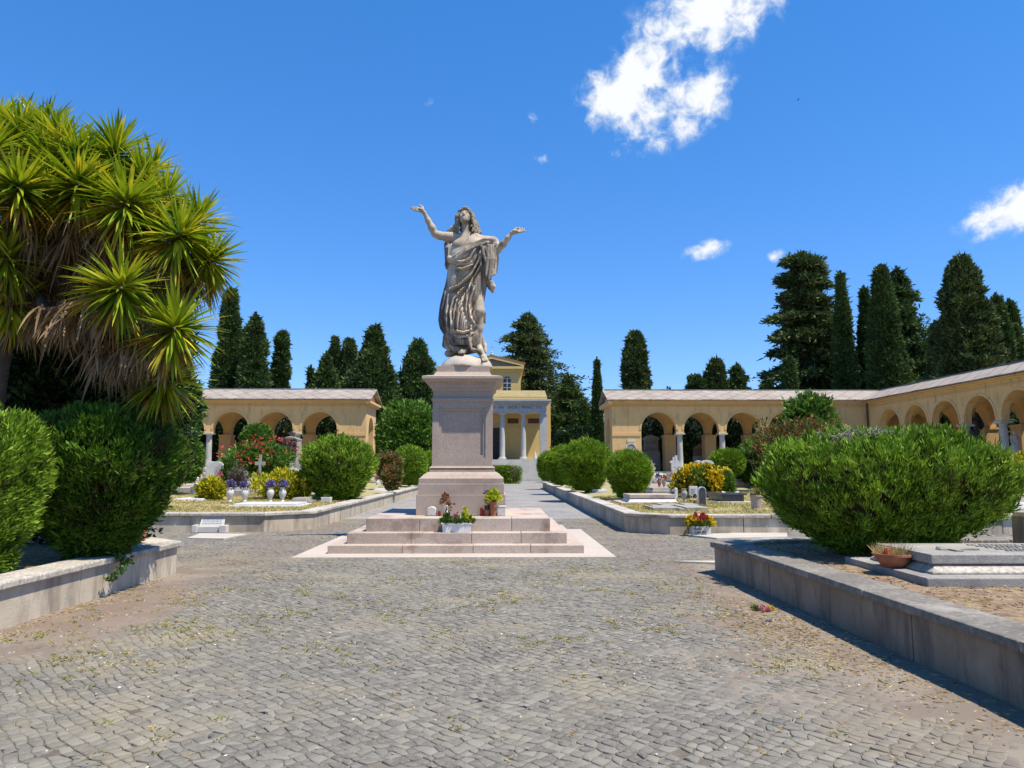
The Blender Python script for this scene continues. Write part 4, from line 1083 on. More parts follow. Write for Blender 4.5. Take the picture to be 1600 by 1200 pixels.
# porch back wall with plaques, door and string course
YB = YP+3.6
MB().box(CX-7.0, CX+7.0, YB, YB+.5, zp, z2).build('porch_wall', M['plaster_y'], ch)
MB().box(CX-6.9, CX+6.9, YP+.86, YB-.003, zc+.05, zc+.2).build('porch_ceiling', M['plaster_y'], ch)
zs_ = Zat(667.5, YB)
MB().box(CX-6.9, CX+6.9, YB-.06, YB-.003, zs_-.07, zs_+.07).build('string_course', M['plaster_y'], ch)
for s in (-5.45, -2.75, 2.75, 5.45):
    f = MB().box(CX+s-.72, CX+s+.72, YB-.07, YB-.003, Zat(661.5, YB), Zat(654, YB)).build('plaque', plain('brown_plaque', (.11, .05, .03), .7), ch)
dz = Zat(666, YB)
MB().box(CX-1.0, CX+1.0, YB-.05, YB-.003, zp, dz).build('door', M['dark'], ch)
mb = MB(); mb.box(CX-1.25, CX-1.003, YB-.1, YB-.003, zp, dz+.25); mb.box(CX+1.003, CX+1.25, YB-.1, YB-.003, zp, dz+.25); mb.box(CX-1.0, CX+1.0, YB-.1, YB-.003, dz+.003, dz+.25); mb.build('door_frame', M['church_stone'], ch)
# nave
YN = YP+5.6; CN = Xat(768, YN); hwN = (813.5-768)*YN/F
zb_ = Zat(612, YN); ze_ = Zat(582, YN); ze2 = Zat(573, YN); za = Zat(556.3, YN)
MB().box(CN-hwN, CN+hwN, YN, YN+24, 0, ze_).build('nave_wall', M['plaster_y'], ch)
MB().box(CN-8.2, CN+8.2, YN+4, YN+26, 0, z2+1.0).build('aisle_wall', M['plaster_y'], ch)
hw2 = (818-768)*YN/F
mb = MB(); mb.box(CN-hwN-.1, CN+hwN+.1, YN-.12, YN+.3, ze_+.003, ze_+.35); mb.box(CN-hw2, CN+hw2, YN-.45, YN+24.2, ze2-.32, ze2)
mb.box(CN-hwN-.2, CN+hwN+.2, YN-.28, YN+.5, ze_+.353, ze2-.323)
for s in (-1, 1):   # raking cornices
    q = [(CN+s*hw2, ze2+.003), (CN, za-.42), (CN, za), (CN+s*(hw2+.15), ze2+.40)]
    mb.wallprism(q if s < 0 else q[::-1], YN-.45, YN+.3)
mb.build('nave_cornice', M['plaster_y'], ch)
MB().wallprism([(CN-hw2+.3, ze2+.004), (CN+hw2-.3, ze2+.004), (CN, za-.45)], YN-.12, YN+.2).build('tympanum', M['lead'], ch)
for s in (-1, 1):
    q = [(CN+s*(hw2+.2), ze2+.36), (CN, za+.002), (CN, za+.1), (CN+s*(hw2+.25), ze2+.48)]
    MB().wallprism(q if s < 0 else q[::-1], YN-.5, YN+24.3).build('nave_roof', M['terracotta'], ch)
for s in (-1, 1):
    xw_ = CN+s*(792.2-768)*YN/F; wz0 = Zat(610.5, YN); wz1 = Zat(593.5, YN); wr = .50
    prof = [(xw_-wr, wz0), (xw_+wr, wz0)]+[(xw_+wr*math.cos(PI*i/10), wz1+wr*math.sin(PI*i/10)) for i in range(11)]
    w = MB().wallprism(prof, YN-.04, YN-.003).build('window', M['glass'], ch)
    mb = MB(); mb.box(xw_-.04, xw_+.04, YN-.075, YN-.042, wz0, wz1+wr)
    for j in range(3): mb.box(xw_-wr, xw_-.042, YN-.075, YN-.042, wz0+(wz1-wz0)*(j+.6)/2.4, wz0+(wz1-wz0)*(j+.6)/2.4+.07); mb.box(xw_+.042, xw_+wr, YN-.075, YN-.042, wz0+(wz1-wz0)*(j+.6)/2.4, wz0+(wz1-wz0)*(j+.6)/2.4+.07)
    mb.build('glazing_bars', M['white_marble'], w)
    mb = MB()
    for i in range(10):
        a0, a1 = PI*i/10, PI*(i+1)/10
        q = [(xw_+ra*math.cos(a), wz1+ra*math.sin(a)) for ra, a in ((wr+.003, a0), (wr+.25, a0), (wr+.25, a1), (wr+.003, a1))]
        mb.wallprism(q, YN-.08, YN-.003)
    mb.build('window_arch', M['plaster_y'], w)
mb = MB(); cz0 = za+.05; mb.lathe((CN, YN-.1, cz0), [(.22, 0), (.25, .2), (.12, .35), (.16, .45), (.05, .6)], 8)
mb.box(CN-.04, CN+.04, YN-.14, YN-.06, cz0+.58, cz0+1.55); mb.box(CN-.36, CN-.041, YN-.14, YN-.06, cz0+1.1, cz0+1.18); mb.box(CN+.041, CN+.36, YN-.14, YN-.06, cz0+1.1, cz0+1.18)
mb.build('roof_cross', M['church_stone'], ch)
def text(s, size, mat, parent, loc, rot=(PI/2, 0, 0), name='inscription', align='RIGHT', ext=.01, space=1.0, fit=None):
    cu = bpy.data.curves.new('t', 'FONT'); cu.body = s; cu.size = size; cu.extrude = ext; cu.align_x = align; cu.space_character = space
    o = bpy.data.objects.new('t', cu); COL.objects.link(o)
    dg = bpy.context.evaluated_depsgraph_get(); me = bpy.data.meshes.new_from_object(o.evaluated_get(dg))
    bpy.data.objects.remove(o); me.name = name
    me.transform(Matrix.Translation(Vector(loc)) @ Matrix.Rotation(rot[2], 4, 'Z') @ Matrix.Rotation(rot[0], 4, 'X') @ Matrix.Rotation(rot[1], 4, 'Y'))
    if fit:
        xs = [v.co.x for v in me.vertices]; k_ = fit/(max(xs)-min(xs)); x1_ = loc[0]
        for v in me.vertices: v.co.x = x1_+(v.co.x-x1_)*k_
    me.materials.clear()
    return link(name, me, mat, parent)
text('I · AN · SACRI · PRINC · XIV', .52, M['ink'], ch, (Xat(847, YP), YP-.115, Zat(638.6, YP)), align='RIGHT', space=1.1, fit=6.0)
# ================================================================== VEGETATION
def unit(v): return v/np.maximum(np.linalg.norm(v, axis=1, keepdims=True), 1e-9)
def leaf_quads(P, D, L, W, rs, fold=.15):
    """one four-cornered leaf per point"""
    n = len(P); S = unit(np.cross(D, rs.normal(size=(n, 3)))); U = np.cross(S, D)
    L = np.asarray(L).reshape(-1, 1)*np.ones((n, 1)); W = np.asarray(W).reshape(-1, 1)*np.ones((n, 1))
    m = P+D*L*.45
    V = np.stack([P, m+S*W*.5+U*W*fold, P+D*L, m-S*W*.5+U*W*fold], 1).reshape(-1, 3)
    return V, np.arange(n*4).reshape(n, 4)
def merge(parts):
    Vs, Fs, o = [], [], 0
    for v, f in parts: Vs.append(v); Fs.append(f+o); o += len(v)
    return np.concatenate(Vs), np.concatenate(Fs)
def sphere_dirs(n, rs):
    return unit(rs.normal(size=(n, 3)))
def uvsphere(nu, nv):
    th = np.linspace(0, 2*PI, nu, endpoint=False); ph = np.linspace(.02, PI-.02, nv)
    T, H = np.meshgrid(th, ph); D = np.stack([np.cos(T)*np.sin(H), np.sin(T)*np.sin(H), np.cos(H)], -1).reshape(-1, 3)
    I = np.arange(nu*nv).reshape(nv, nu); J = np.roll(I, -1, 1)
    return D, np.stack([I[:-1], I[1:], J[1:], J[:-1]], -1).reshape(-1, 4)
def blob(D, rx, ry, rz, p, amp, freq, seed, taper):
    taper, tapery = taper if isinstance(taper, tuple) else (taper, taper)
    r = (np.abs(D[:, 0]/rx)**p+np.abs(D[:, 1]/ry)**p+np.abs(D[:, 2]/rz)**p)**(-1/p)
    Q = D*r[:, None]
    Q = Q*(1+amp*sn(Q+seed*3.7, freq, seed, 3)+.55*amp*sn(Q+seed*1.7, freq*3.6, seed+50, 2))[:, None]
    zn = Q[:, 2]/rz
    k = 1-taper*np.clip((.30-zn)/1.30, 0, 1)**1.4
    ky = 1-tapery*np.clip((.40-zn)/1.40, 0, 1)**.9 if tapery != taper else k
    Q[:, 0] *= k; Q[:, 1] *= ky
    return Q
M['twigleaf'] = leafmat('brown_thuja_twig', [(.05, (.045, .028, .018)), (.6, (.10, .065, .04)), (1, (.17, .12, .08))], trans=.05, rough=.9)
def bush(name, label, cat, base, rx, ry, Hh, mat, n=4000, L=.09, W=.03, p=2.3, amp=.10, freq=.9, taper=.35, up=.45, out=.7, shell=.10, sprig=3, core=M['bush_core'], corek=.82, seed=1, group=None, stem=0.0, extra=None, spread=.5, clump=0):
    rs = np.random.RandomState(seed)
    t = thing(name, label, cat, base, group)
    rz = (Hh-stem)/2; c = np.array([0, 0, stem+rz])
    D = sphere_dirs(n, rs); Q = blob(D, rx, ry, rz, p, amp, freq, seed, taper)
    N = unit(Q/np.array([rx, ry, rz])**2)
    t0 = 1-np.abs(rs.normal(0, shell, n))
    Pp = Q*t0[:, None]+c
    if clump:
        nc = max(8, n//clump); ci = rs.randint(0, nc, n); hh = rs.uniform(-.4, 1.1, (n, 1))
        Dc = unit(N[:nc]*out+np.array([0, 0, up])+rs.normal(0, .22, (nc, 3)))[ci]
        Pp = Pp[:nc][ci]+Dc*hh*L*1.0+rs.normal(0, L*.30, (n, 3))*(1.15-np.clip(hh, 0, 1)*.8); N = Dc/max(out, .1)-np.array([0, 0, up])/max(out, .1)
        spread = min(spread, .34)
    parts = []
    for k in range(sprig):
        Dk = unit(N*out+np.array([0, 0, up])+rs.normal(0, spread, (n, 3)))
        parts.append(leaf_quads(Pp+rs.normal(0, L*.18, (n, 3)), Dk, L*rs.uniform(.4, 1.55, n), W*rs.uniform(.6, 1.4, n), rs))
    V, Fq = merge(parts)
    V[:, 2] = np.maximum(V[:, 2], .01)
    link('foliage', npmesh('foliage', V, Fq), mat, t, False, world=False)
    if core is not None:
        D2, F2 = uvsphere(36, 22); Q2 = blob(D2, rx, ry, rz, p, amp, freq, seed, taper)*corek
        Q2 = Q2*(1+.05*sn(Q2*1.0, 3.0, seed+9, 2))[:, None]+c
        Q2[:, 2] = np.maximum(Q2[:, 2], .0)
        link('light_block_core', npmesh('light_block_core', Q2, F2), core, t, True, world=False)  # solid dark core added to block light, its colour standing for inner shade
    if clump and core is not None:      # bare brown twigs that show through the gaps
        nt_w = n//5; D3 = sphere_dirs(nt_w, rs); Q3 = blob(D3, rx, ry, rz, p, amp, freq, seed, taper)*(corek*1.02)+c
        V, Fq = leaf_quads(Q3, unit(D3*.6+np.array([0, 0, .7])+rs.normal(0, .5, (nt_w, 3))), L*rs.uniform(.8, 2.0, nt_w), W*.45, rs)
        V[:, 2] = np.maximum(V[:, 2], .01)
        link('twigs', npmesh('twigs', V, Fq), M['twigleaf'], t, False, world=False)
    mb = MB(); rr = random.Random(seed)
    for i in range(4):
        a = rr.uniform(0, 6.28); mb.tube([(.05*math.cos(a), .05*math.sin(a), -.04), (rx*.25*math.cos(a), ry*.25*math.sin(a), stem+rz*.5), (rx*.5*math.cos(a), ry*.5*math.sin(a), stem+rz)], [.045*min(1, rx), .03*min(1, rx), .015], 6)
    mb.build('stem', M['bark'], t, True, world=False)
    return t
def blossoms(t, mat, rx, ry, rz, cz, n, L, W, seed, zlo=-1.0, zhi=1.0, name='blossoms', amp=.1, clump=0, per=8, sector=None):
    """flower heads sitting on the surface of a bush"""
    rs = np.random.RandomState(seed); D = sphere_dirs(n, rs); D = D[(D[:, 2] > zlo) & (D[:, 2] < zhi)]
    if clump:
        C = D[:clump]; D = unit(np.repeat(C, len(D)//clump+1, 0)+rs.normal(0, .13, ((len(D)//clump+1)*clump, 3)))
    Q = blob(D, rx, ry, rz, 2.2, amp, .9, seed, .2)*1.02+np.array([0, 0, cz]); parts = []
    for k in range(per):
        parts.append(leaf_quads(Q+rs.normal(0, L*.15, Q.shape), unit(D*.9+rs.normal(0, .7, D.shape)), L*rs.uniform(.6, 1.2, len(Q)), W, rs))
    V, Fq = merge(parts); V[:, 2] = np.maximum(V[:, 2], .01)
    link(name, npmesh(name, V, Fq), mat, t, False, world=False)
# ---------------------------------------------------------------- conifers behind the galleries
CYG = 'dark cypresses behind the galleries'
def conifer(name, label, cx, Y, prof, mat, n=7000, L=.42, W=.17, ragged=.16, freq=.35, seed=1, trunkz=0, tuft=.55, group=CYG, flat=False):
    """prof: [(row, half width px) ...] from the tip down; px read at distance Y"""
    rs = np.random.RandomState(seed); X0 = Xat(cx, Y)
    t = thing(name, label, 'cypress tree' if 'cypress' in name else 'tree', (X0, Y, 0), group)
    z = np.array([Zat(y, Y) for y, w in prof]); w = np.maximum(np.array([h*Y/F for y, h in prof])-L*.55, .12); n = int(n*1.7)
    o = np.argsort(z); z, w = z[o], w[o]
    zz = rs.uniform(max(z[0], .3), z[-1], n*3); ww = np.interp(zz, z, w)
    keep = rs.rand(n*3) < (ww+.35)/(w.max()+.35); zz, ww = zz[keep][:n], ww[keep][:n]; m = len(zz)
    a = rs.uniform(0, 2*PI, m)
    rad = np.stack([np.cos(a), np.sin(a), 0*a], 1)
    P0 = rad*ww[:, None]; P0[:, 2] = zz
    nz = sn(P0+seed*11.3, freq, seed, 4)+.5*sn(P0+seed*5.3, freq*3.2, seed+70, 2)
    r = ww*(1+ragged*nz*1.6)*(1-np.abs(rs.normal(0, .10, m)))
    if flat:      # layered boughs with gaps between them
        lay = np.sin(zz*2*PI/(2.1)+a*1.0+2*nz); r = r*(.70+.42*lay)
    Pp = rad*r[:, None]; Pp[:, 2] = zz
    parts = []
    for k in range(3):
        D = unit(rad*.75+np.array([0, 0, tuft])+rs.normal(0, .45, (m, 3)))
        parts.append(leaf_quads(Pp+rs.normal(0, L*.22, (m, 3)), D, L*rs.uniform(.5, 1.3, m)*np.where(rs.rand(m) < .03, 1.8, 1.0), W*rs.uniform(.7, 1.4, m), rs))
    if prof[0][1] <= 3:      # a fine pointed leader
        ns_ = 260; zt_ = rs.uniform(-1.5, .45, ns_); rt_ = np.clip(.45-zt_, 0, 2)*.16; a2 = rs.uniform(0, 6.28, ns_)
        parts.append(leaf_quads(np.stack([np.cos(a2)*rt_, np.sin(a2)*rt_, z[-1]+zt_-.1], 1), unit(np.stack([np.cos(a2)*.3, np.sin(a2)*.3, 1+0*a2], 1)+rs.normal(0, .12, (ns_, 3))), L*.9, W*.7, rs))
    V, Fq = merge(parts)
    link('crown', npmesh('crown', V, Fq), mat, t, False, world=False)
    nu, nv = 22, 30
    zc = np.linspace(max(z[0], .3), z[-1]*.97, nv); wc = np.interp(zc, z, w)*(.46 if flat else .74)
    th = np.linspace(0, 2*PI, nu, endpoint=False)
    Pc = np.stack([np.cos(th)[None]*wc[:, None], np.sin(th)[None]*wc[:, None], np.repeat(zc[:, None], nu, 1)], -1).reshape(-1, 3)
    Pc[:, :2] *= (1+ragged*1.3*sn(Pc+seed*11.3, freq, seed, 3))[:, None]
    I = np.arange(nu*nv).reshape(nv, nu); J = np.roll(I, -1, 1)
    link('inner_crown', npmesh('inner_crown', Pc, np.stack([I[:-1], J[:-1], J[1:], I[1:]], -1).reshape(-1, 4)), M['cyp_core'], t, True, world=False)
    MB().tube([(0, 0, -.1), (.05, 0, z[-1]*.4), (0, .04, z[-1]*.85)], [.34, .22, .06], 8).build('trunk', M['bark'], t, True, world=False)
    return t
cy, cb = M['cypress'], M['cypress_b']
conifer('cypress', 'tall narrow flat-topped cypress rising behind the yucca leaf tips at left', 349, 78, [(455, 6), (470, 11), (520, 16), (560, 19), (610, 24), (740, 26)], cy, 8000, seed=1)
conifer('cypress', 'twin-pointed cypress second from the left above the left gallery roof', 390, 76, [(497, 2), (506, 9), (530, 15), (570, 20), (610, 24), (740, 26)], cy, 8000, seed=2)
conifer('cypress', 'short cypress squeezed between the two leftmost tall cypresses', 372, 80, [(518, 4), (530, 8), (570, 12), (610, 16), (740, 18)], cy, 4500, seed=3)
conifer('cypress', 'slim isolated column cypress standing alone above the left gallery roof', 433.5, 80, [(521, 5), (530, 9), (560, 11), (600, 12), (740, 13)], cy, 4500, seed=4, ragged=.24)
conifer('low_conifer', 'low dark bushy conifer peeping over the roof beside the isolated column cypress', 418, 90, [(586, 6), (600, 16), (640, 22), (740, 24)], cy, 2500, seed=5, ragged=.3)
conifer('cypress', 'thin needle-like cypress tip just above the left gallery roof', 481, 95, [(577, 1), (590, 3), (606, 6), (740, 8)], cy, 1800, seed=6)
conifer('cypress', 'small cone cypress left of the pair of grey-green spires', 505, 88, [(556, 2), (572, 10), (590, 17), (606, 24), (740, 28)], cy, 5000, seed=7)
conifer('cypress', 'grey-green spire cypress with a narrow head, left of the pair', 518, 92, [(529, 4), (540, 7), (570, 12), (606, 18), (740, 24)], cb, 5500, seed=8)
conifer('cypress', 'grey-green spire cypress with a round head, right of the pair', 541.5, 92, [(532, 6), (542, 10), (580, 13), (610, 17), (740, 20)], cb, 5500, seed=9)
conifer('cypress', 'broad-shouldered conical cypress behind the end of the left gallery', 581, 74, [(511, 6), (525, 12), (550, 20), (590, 32), (640, 40), (740, 40)], cy, 11000, seed=10, ragged=.22)
conifer('cypress', 'double-headed bushy cypress between left gallery and pedestal', 650, 76, [(533, 5), (545, 14), (570, 24), (600, 28), (650, 36), (740, 36)], cy, 10000, seed=11, ragged=.26)
conifer('cedar', 'huge ragged dark conifer beside the church gable', 824, 126, [(491, 5), (505, 22), (530, 32), (560, 38), (600, 58), (650, 84), (700, 96), (735, 90)], cb, 20000, L=.6, W=.22, seed=12, ragged=.34, freq=.22, tuft=.1, flat=True)
conifer('cedar', 'lower dark conifer on the right flank of the huge ragged conifer', 888, 112, [(588, 3), (600, 14), (640, 26), (680, 34), (735, 36)], cy, 7000, L=.55, W=.2, seed=13, ragged=.35, tuft=.1, flat=True)
conifer('low_conifer', 'small dark conifer low between the church grove and the pencil cypress', 912, 104, [(626, 4), (650, 12), (690, 16), (735, 18)], cy, 3000, seed=14, ragged=.3)
conifer('cypress', 'pencil-thin pointed cypress left of the right gallery end', 935, 80, [(564, .8), (580, 3.5), (610, 7), (650, 9.5), (735, 10.5)], cy, 4500, L=.3, W=.13, seed=15, ragged=.10)
conifer('cypress', 'round-topped oval cypress standing alone over the right gallery end', 996, 80, [(520, 7), (530, 13), (560, 19), (590, 21), (620, 22), (735, 22)], cb, 8000, seed=16, ragged=.16)
conifer('low_conifer', 'low round conifer left of the blunt cypress over the right gallery', 1091, 86, [(587, 8), (598, 16), (640, 18), (735, 18)], cy, 3000, seed=17, ragged=.3)
conifer('cypress', 'blunt-topped short cypress over the middle of the right gallery', 1123, 86, [(562, 6), (572, 12), (600, 18), (650, 22), (735, 22)], cb, 5500, seed=18)
conifer('cedar', 'spiky dark conifer right of the blunt cypress over the right gallery', 1157, 90, [(572, 3), (580, 12), (600, 17), (640, 22), (735, 22)], cy, 4500, seed=19, ragged=.5, flat=True, tuft=.2)
conifer('low_conifer', 'tiny round conifer top peeping over the right gallery roof', 1199, 95, [(598, 4), (606, 8), (640, 12), (735, 12)], cy, 1500, seed=20)
conifer('cypress', 'tiny pointed cypress tip peeping over the right gallery roof', 1209, 95, [(594, 1.5), (604, 5), (640, 9), (735, 9)], cy, 1500, seed=21)
conifer('cypress', 'small dark cypress at the foot of the tallest ragged conifer', 1240, 72, [(560, 4), (570, 9), (600, 12), (740, 14)], cy, 3500, seed=22)
conifer('cedar', 'tallest ragged see-through conifer at the left of the right-hand grove', 1270, 78, [(398, 16), (406, 28), (440, 36), (470, 38), (510, 46), (550, 50), (600, 52), (740, 50)], cb, 20000, L=.6, W=.2, seed=23, ragged=.42, freq=.25, tuft=.1, flat=True)
conifer('cypress', 'slim needle-topped cypress just right of the tallest ragged conifer', 1329, 72, [(429, 1), (450, 5), (490, 11), (540, 15), (600, 18), (740, 20)], cy, 7500, seed=24, ragged=.14)
conifer('cypress', 'dark pointed cypress left of the broad flame-shaped cypress', 1366, 74, [(452, 1), (480, 7), (530, 13), (600, 18), (740, 20)], cy, 6500, seed=25)
conifer('cypress', 'broad flame-shaped cypress with clean edges in the right-hand grove', 1395, 69, [(415, 4), (425, 11), (460, 16), (520, 23), (580, 29), (620, 32), (740, 34)], cy, 11000, L=.38, W=.15, seed=26, ragged=.10)
conifer('cedar', 'ragged open conifer behind the broad flame-shaped cypress', 1420, 82, [(422, 3), (440, 14), (480, 26), (530, 38), (590, 46), (740, 48)], cy, 11000, L=.6, W=.2, seed=27, ragged=.5, freq=.28, flat=True, tuft=.1)
conifer('cypress', 'small olive cone cypress low between the two tall groves at right', 1477, 64, [(508, 2), (525, 8), (560, 13), (590, 16), (740, 18)], cb, 4500, seed=28)
conifer('cypress', 'massive round-topped lumpy cypress above the right wing roof', 1524, 62, [(400, 8), (412, 17), (440, 26), (490, 34), (540, 42), (590, 48), (740, 50)], cb, 16000, L=.38, W=.16, seed=29, ragged=.20, freq=.45)
conifer('cypress', 'pointed cypress at the right edge of the picture', 1577, 66, [(463, 3), (475, 9), (510, 15), (560, 20), (740, 24)], cy, 6000, seed=30)
conifer('cypress', 'cypress cut by the right picture border', 1597, 68, [(472, 3), (490, 10), (530, 15), (580, 20), (740, 22)], cy, 6000, seed=31)
# leafy trees and shrubs behind the galleries, seen through the arches
for i, (px, Y, w, h, lb) in enumerate([(300, 72, 5, 6.5, 'dense dark tree behind the left gallery, seen through its leftmost arches'), (385, 71, 4.6, 6.6, 'dense dark tree behind the second pier of the left gallery'), (505, 72, 5, 6.4, 'dense dark tree filling the last arch of the left gallery'),
                                       (902, 80, 2.4, 4.2, 'light green bushy tree right of the church portico'), (1045, 71, 5.5, 6.8, 'dark leafy tree filling the first arch of the right gallery'), (1125, 72, 5.2, 6.5, 'dark leafy tree behind the second and third arches of the right gallery'), (1205, 73, 5.4, 6.5, 'dark leafy tree behind the fourth arch of the right gallery'), (1300, 72, 6, 6.5, 'dark leafy tree behind the corner of the right gallery')]):
    bush('evergreen_tree', lb, 'tree', (Xat(px, Y), Y, .3), w, 2.6, h+1.4, M['laurel' if px == 905 else 'laurel_dark'], 4500, .34, .16, p=2.6, amp=.16, freq=.35, taper=.1, seed=60+i, group='evergreen trees behind the galleries', core=M['cyp_core'])
bush('evergreen_tree', 'dark leafy tree behind the right wing, showing through its far arches', 'tree', (39.5, 47, .3), 2.2, 7, 7.4, M['laurel_dark'], 5000, .34, .16, p=2.8, amp=.14, freq=.35, taper=.1, seed=75, group='evergreen trees behind the galleries', core=M['cyp_core'])
bush('evergreen_tree', 'dark leafy tree behind the near arches of the right wing', 'tree', (39.5, 33, .3), 2.2, 6, 7.2, M['laurel_dark'], 5000, .34, .16, p=2.8, amp=.14, freq=.35, taper=.1, seed=76, group='evergreen trees behind the galleries', core=M['cyp_core'])
# ---------------------------------------------------------------- foreground bushes
def px_bush(name, label, cat, px0, px1, ytop, ybase, Y, mat, zbase=None, ry=None, **kw):
    zb = Zat(ybase, Y) if zbase is None else zbase
    sh_ = kw.get('L', .1)*(1.25 if kw.get('clump') else .7)*F/Y; px0 += sh_; px1 -= sh_; ytop += sh_*.9
    xa, xb = Xat(px0, Y), Xat(px1, Y)
    return bush(name, label, cat, ((xa+xb)/2, Y, zb), (xb-xa)/2, ry or (xb-xa)/2, Zat(ytop, Y)-zb, mat, **kw)
TB = 'clipped thuja bushes'
rb = px_bush('thuja_bush', 'huge wide thuja bush in the right foreground with bleached dead twigs on top', 'bush', 1190, 1556, 676, 866, 10.3, M['thuja'], zbase=.42, ry=1.35, n=56000, L=.085, W=.019, p=2.6, amp=.12, freq=.8, taper=(.36, .60), up=.95, out=.55, shell=.07, seed=101, group=TB, corek=.80, clump=11)
def dead_twigs(t, x0, x1, y, z, n, seed):
    rs = random.Random(seed); mb = MB()
    for i in range(n):
        x = rs.uniform(x0, x1); yy = y+rs.uniform(-.5, .5); a = rs.uniform(-1.2, 1.2); l = rs.uniform(.08, .26)
        p0 = Vector((x, yy, z-.12)); p1 = p0+Vector((math.sin(a)*l*.5, rs.uniform(-.08, .08), l*.6)); p2 = p1+Vector((math.sin(a+rs.uniform(-1, 1))*l*.6, rs.uniform(-.1, .1), l*rs.uniform(.05, .5)))
        mb.tube([p0, p1, p2], [.008, .006, .003], 4)
        for k in range(3):
            q = p1.lerp(p2, rs.random()); mb.tube([q, q+Vector((rs.uniform(-.08, .08), rs.uniform(-.06, .06), rs.uniform(0, .09)))], [.004, .002], 3)
    mb.build('dead_branches', M['deadtwig'], t, False)
w0 = rb.location
dead_twigs(rb, Xat(1290, 10.2), Xat(1440, 10.2), 10.2, Zat(684, 10.2), 220, 4)
lb_ = px_bush('thuja_bush', 'big dark shaded thuja bush on the left terrace under the yucca', 'bush', 36, 280, 640, 868, 9.95, M['thuja_shaded'], zbase=.43, ry=.95, n=44000, L=.085, W=.021, p=2.9, amp=.12, freq=.8, taper=(.66, .7), up=.8, out=.6, shell=.07, seed=102, group=TB, corek=.80, clump=11)
px_bush('thuja_bush', 'bright green thuja bush cut by the left picture border', 'bush', -95, 64, 642, 872, 8.5, M['thuja'], zbase=.43, ry=.75, n=30000, L=.085, W=.021, p=2.6, amp=.12, freq=.9, taper=(.58, .6), up=.8, out=.6, shell=.07, seed=103, group=TB, corek=.80, clump=11)
px_bush('thuja_bush', 'round thuja bush with a brown hollow left of the monument steps', 'bush', 471, 590, 681, 782, 27, M['thuja'], n=15000, L=.14, W=.035, amp=.10, freq=.7, taper=(.44, .55), up=.8, seed=104, group=TB, p=2.5, clump=9)
px_bush('thuja_bush', 'globe-shaped bush on the wall nearest the camera along the right avenue', 'bush', 945, 1020, 703, 779, 27.4, M['topiary'], n=13000, L=.13, W=.024, amp=.06, freq=.8, taper=.55, up=.5, seed=105, clump=7, group=TB, p=2.1)
px_bush('thuja_bush', 'largest round bush second from the front along the right avenue', 'bush', 872, 957, 686, 767, 35, M['topiary'], n=13000, L=.15, W=.03, amp=.08, freq=.7, taper=.45, up=.5, seed=106, clump=7, group=TB, p=2.2)
px_bush('thuja_bush', 'rounded bush third from the front along the right avenue', 'bush', 853, 902, 697, 758, 44, M['topiary'], n=8000, L=.18, W=.04, amp=.08, freq=.7, taper=.35, up=.5, seed=107, clump=7, group=TB)
px_bush('thuja_bush', 'farthest small rounded bush beside the church steps', 'bush', 840, 872, 704, 752, 54, M['topiary'], n=5000, L=.2, W=.05, amp=.08, taper=.25, up=.5, seed=108, clump=7, group=TB)
px_bush('topiary_bush', 'smooth dome-shaped clipped bush left of the pedestal', 'bush', 612, 668, 696, 758, 45, M['topiary'], n=7000, L=.15, W=.04, amp=.03, taper=.1, up=.3, seed=109, p=2.6, group='dome topiary beside the pedestal')
px_bush('topiary_bush', 'second dome bush partly hidden behind the pedestal', 'bush', 650, 700, 704, 757, 50, M['topiary'], n=5000, L=.16, W=.04, amp=.03, taper=.1, up=.3, seed=110, p=2.6, group='dome topiary beside the pedestal')
px_bush('laurel_tree', 'large leafy laurel with bright crown between the left gallery and pedestal', 'tree', 589, 690, 628, 745, 55, M['laurel'], zbase=.4, n=8000, L=.34, W=.17, amp=.10, freq=.4, taper=.1, up=.35, seed=111, core=M['cyp_core'], p=2.3)
hx0, hx1 = Xat(745, 74), Xat(815, 74)
bush('box_hedge', 'low square-cut box hedge in front of the church steps', 'hedge', ((hx0+hx1)/2, 74, 0), (hx1-hx0)/2, .8, 1.7, M['topiary'], 5000, .16, .06, p=9, amp=.02, taper=0, up=.3, seed=112, corek=.9)
px_bush('photinia_bush', 'reddish shrub between the round thuja and the dome bush, back one', 'bush', 588, 628, 706, 752, 38, M['photinia'], n=1700, L=.2, W=.08, amp=.25, shell=.3, corek=.5, seed=113)
px_bush('photinia_bush', 'copper-red shrub at the wall edge left of the pedestal', 'bush', 597, 630, 730, 766, 34, M['photinia'], n=1500, L=.17, W=.07, amp=.25, shell=.3, corek=.5, seed=114, taper=.5)
# left far bed
t = px_bush('golden_bush', 'small golden-leaved bush standing in front of the white urns', 'bush', 308, 357, 746, 787, 25.6, M['yellowleaf'], n=2200, L=.12, W=.06, amp=.24, shell=.25, corek=.62, zbase=.50, seed=115, taper=.3, group='golden euonymus bushes')
t = px_bush('golden_bush', 'wide golden-leaved bush spreading behind the right pair of urns', 'bush', 400, 496, 738, 784, 27.0, M['yellowleaf'], n=4600, L=.13, W=.065, amp=.30, shell=.28, corek=.6, freq=.8, zbase=.52, seed=116, ry=1.0, taper=.3, group='golden euonymus bushes')
t = px_bush('oleander_bush', 'red-flowering oleander in the left bed before the gallery', 'bush', 350, 462, 694, 748, 36, M['laurel'], n=4200, L=.2, W=.08, amp=.18, shell=.25, corek=.6, seed=117, ry=1.3)
rxo = (Xat(466, 36)-Xat(346, 36))/2
blossoms(t, M['redflower'], rxo, 1.3, 1.05, 1.05, 300, .14, .075, 118, zlo=-.3, zhi=.8, clump=40, per=4, amp=.16)
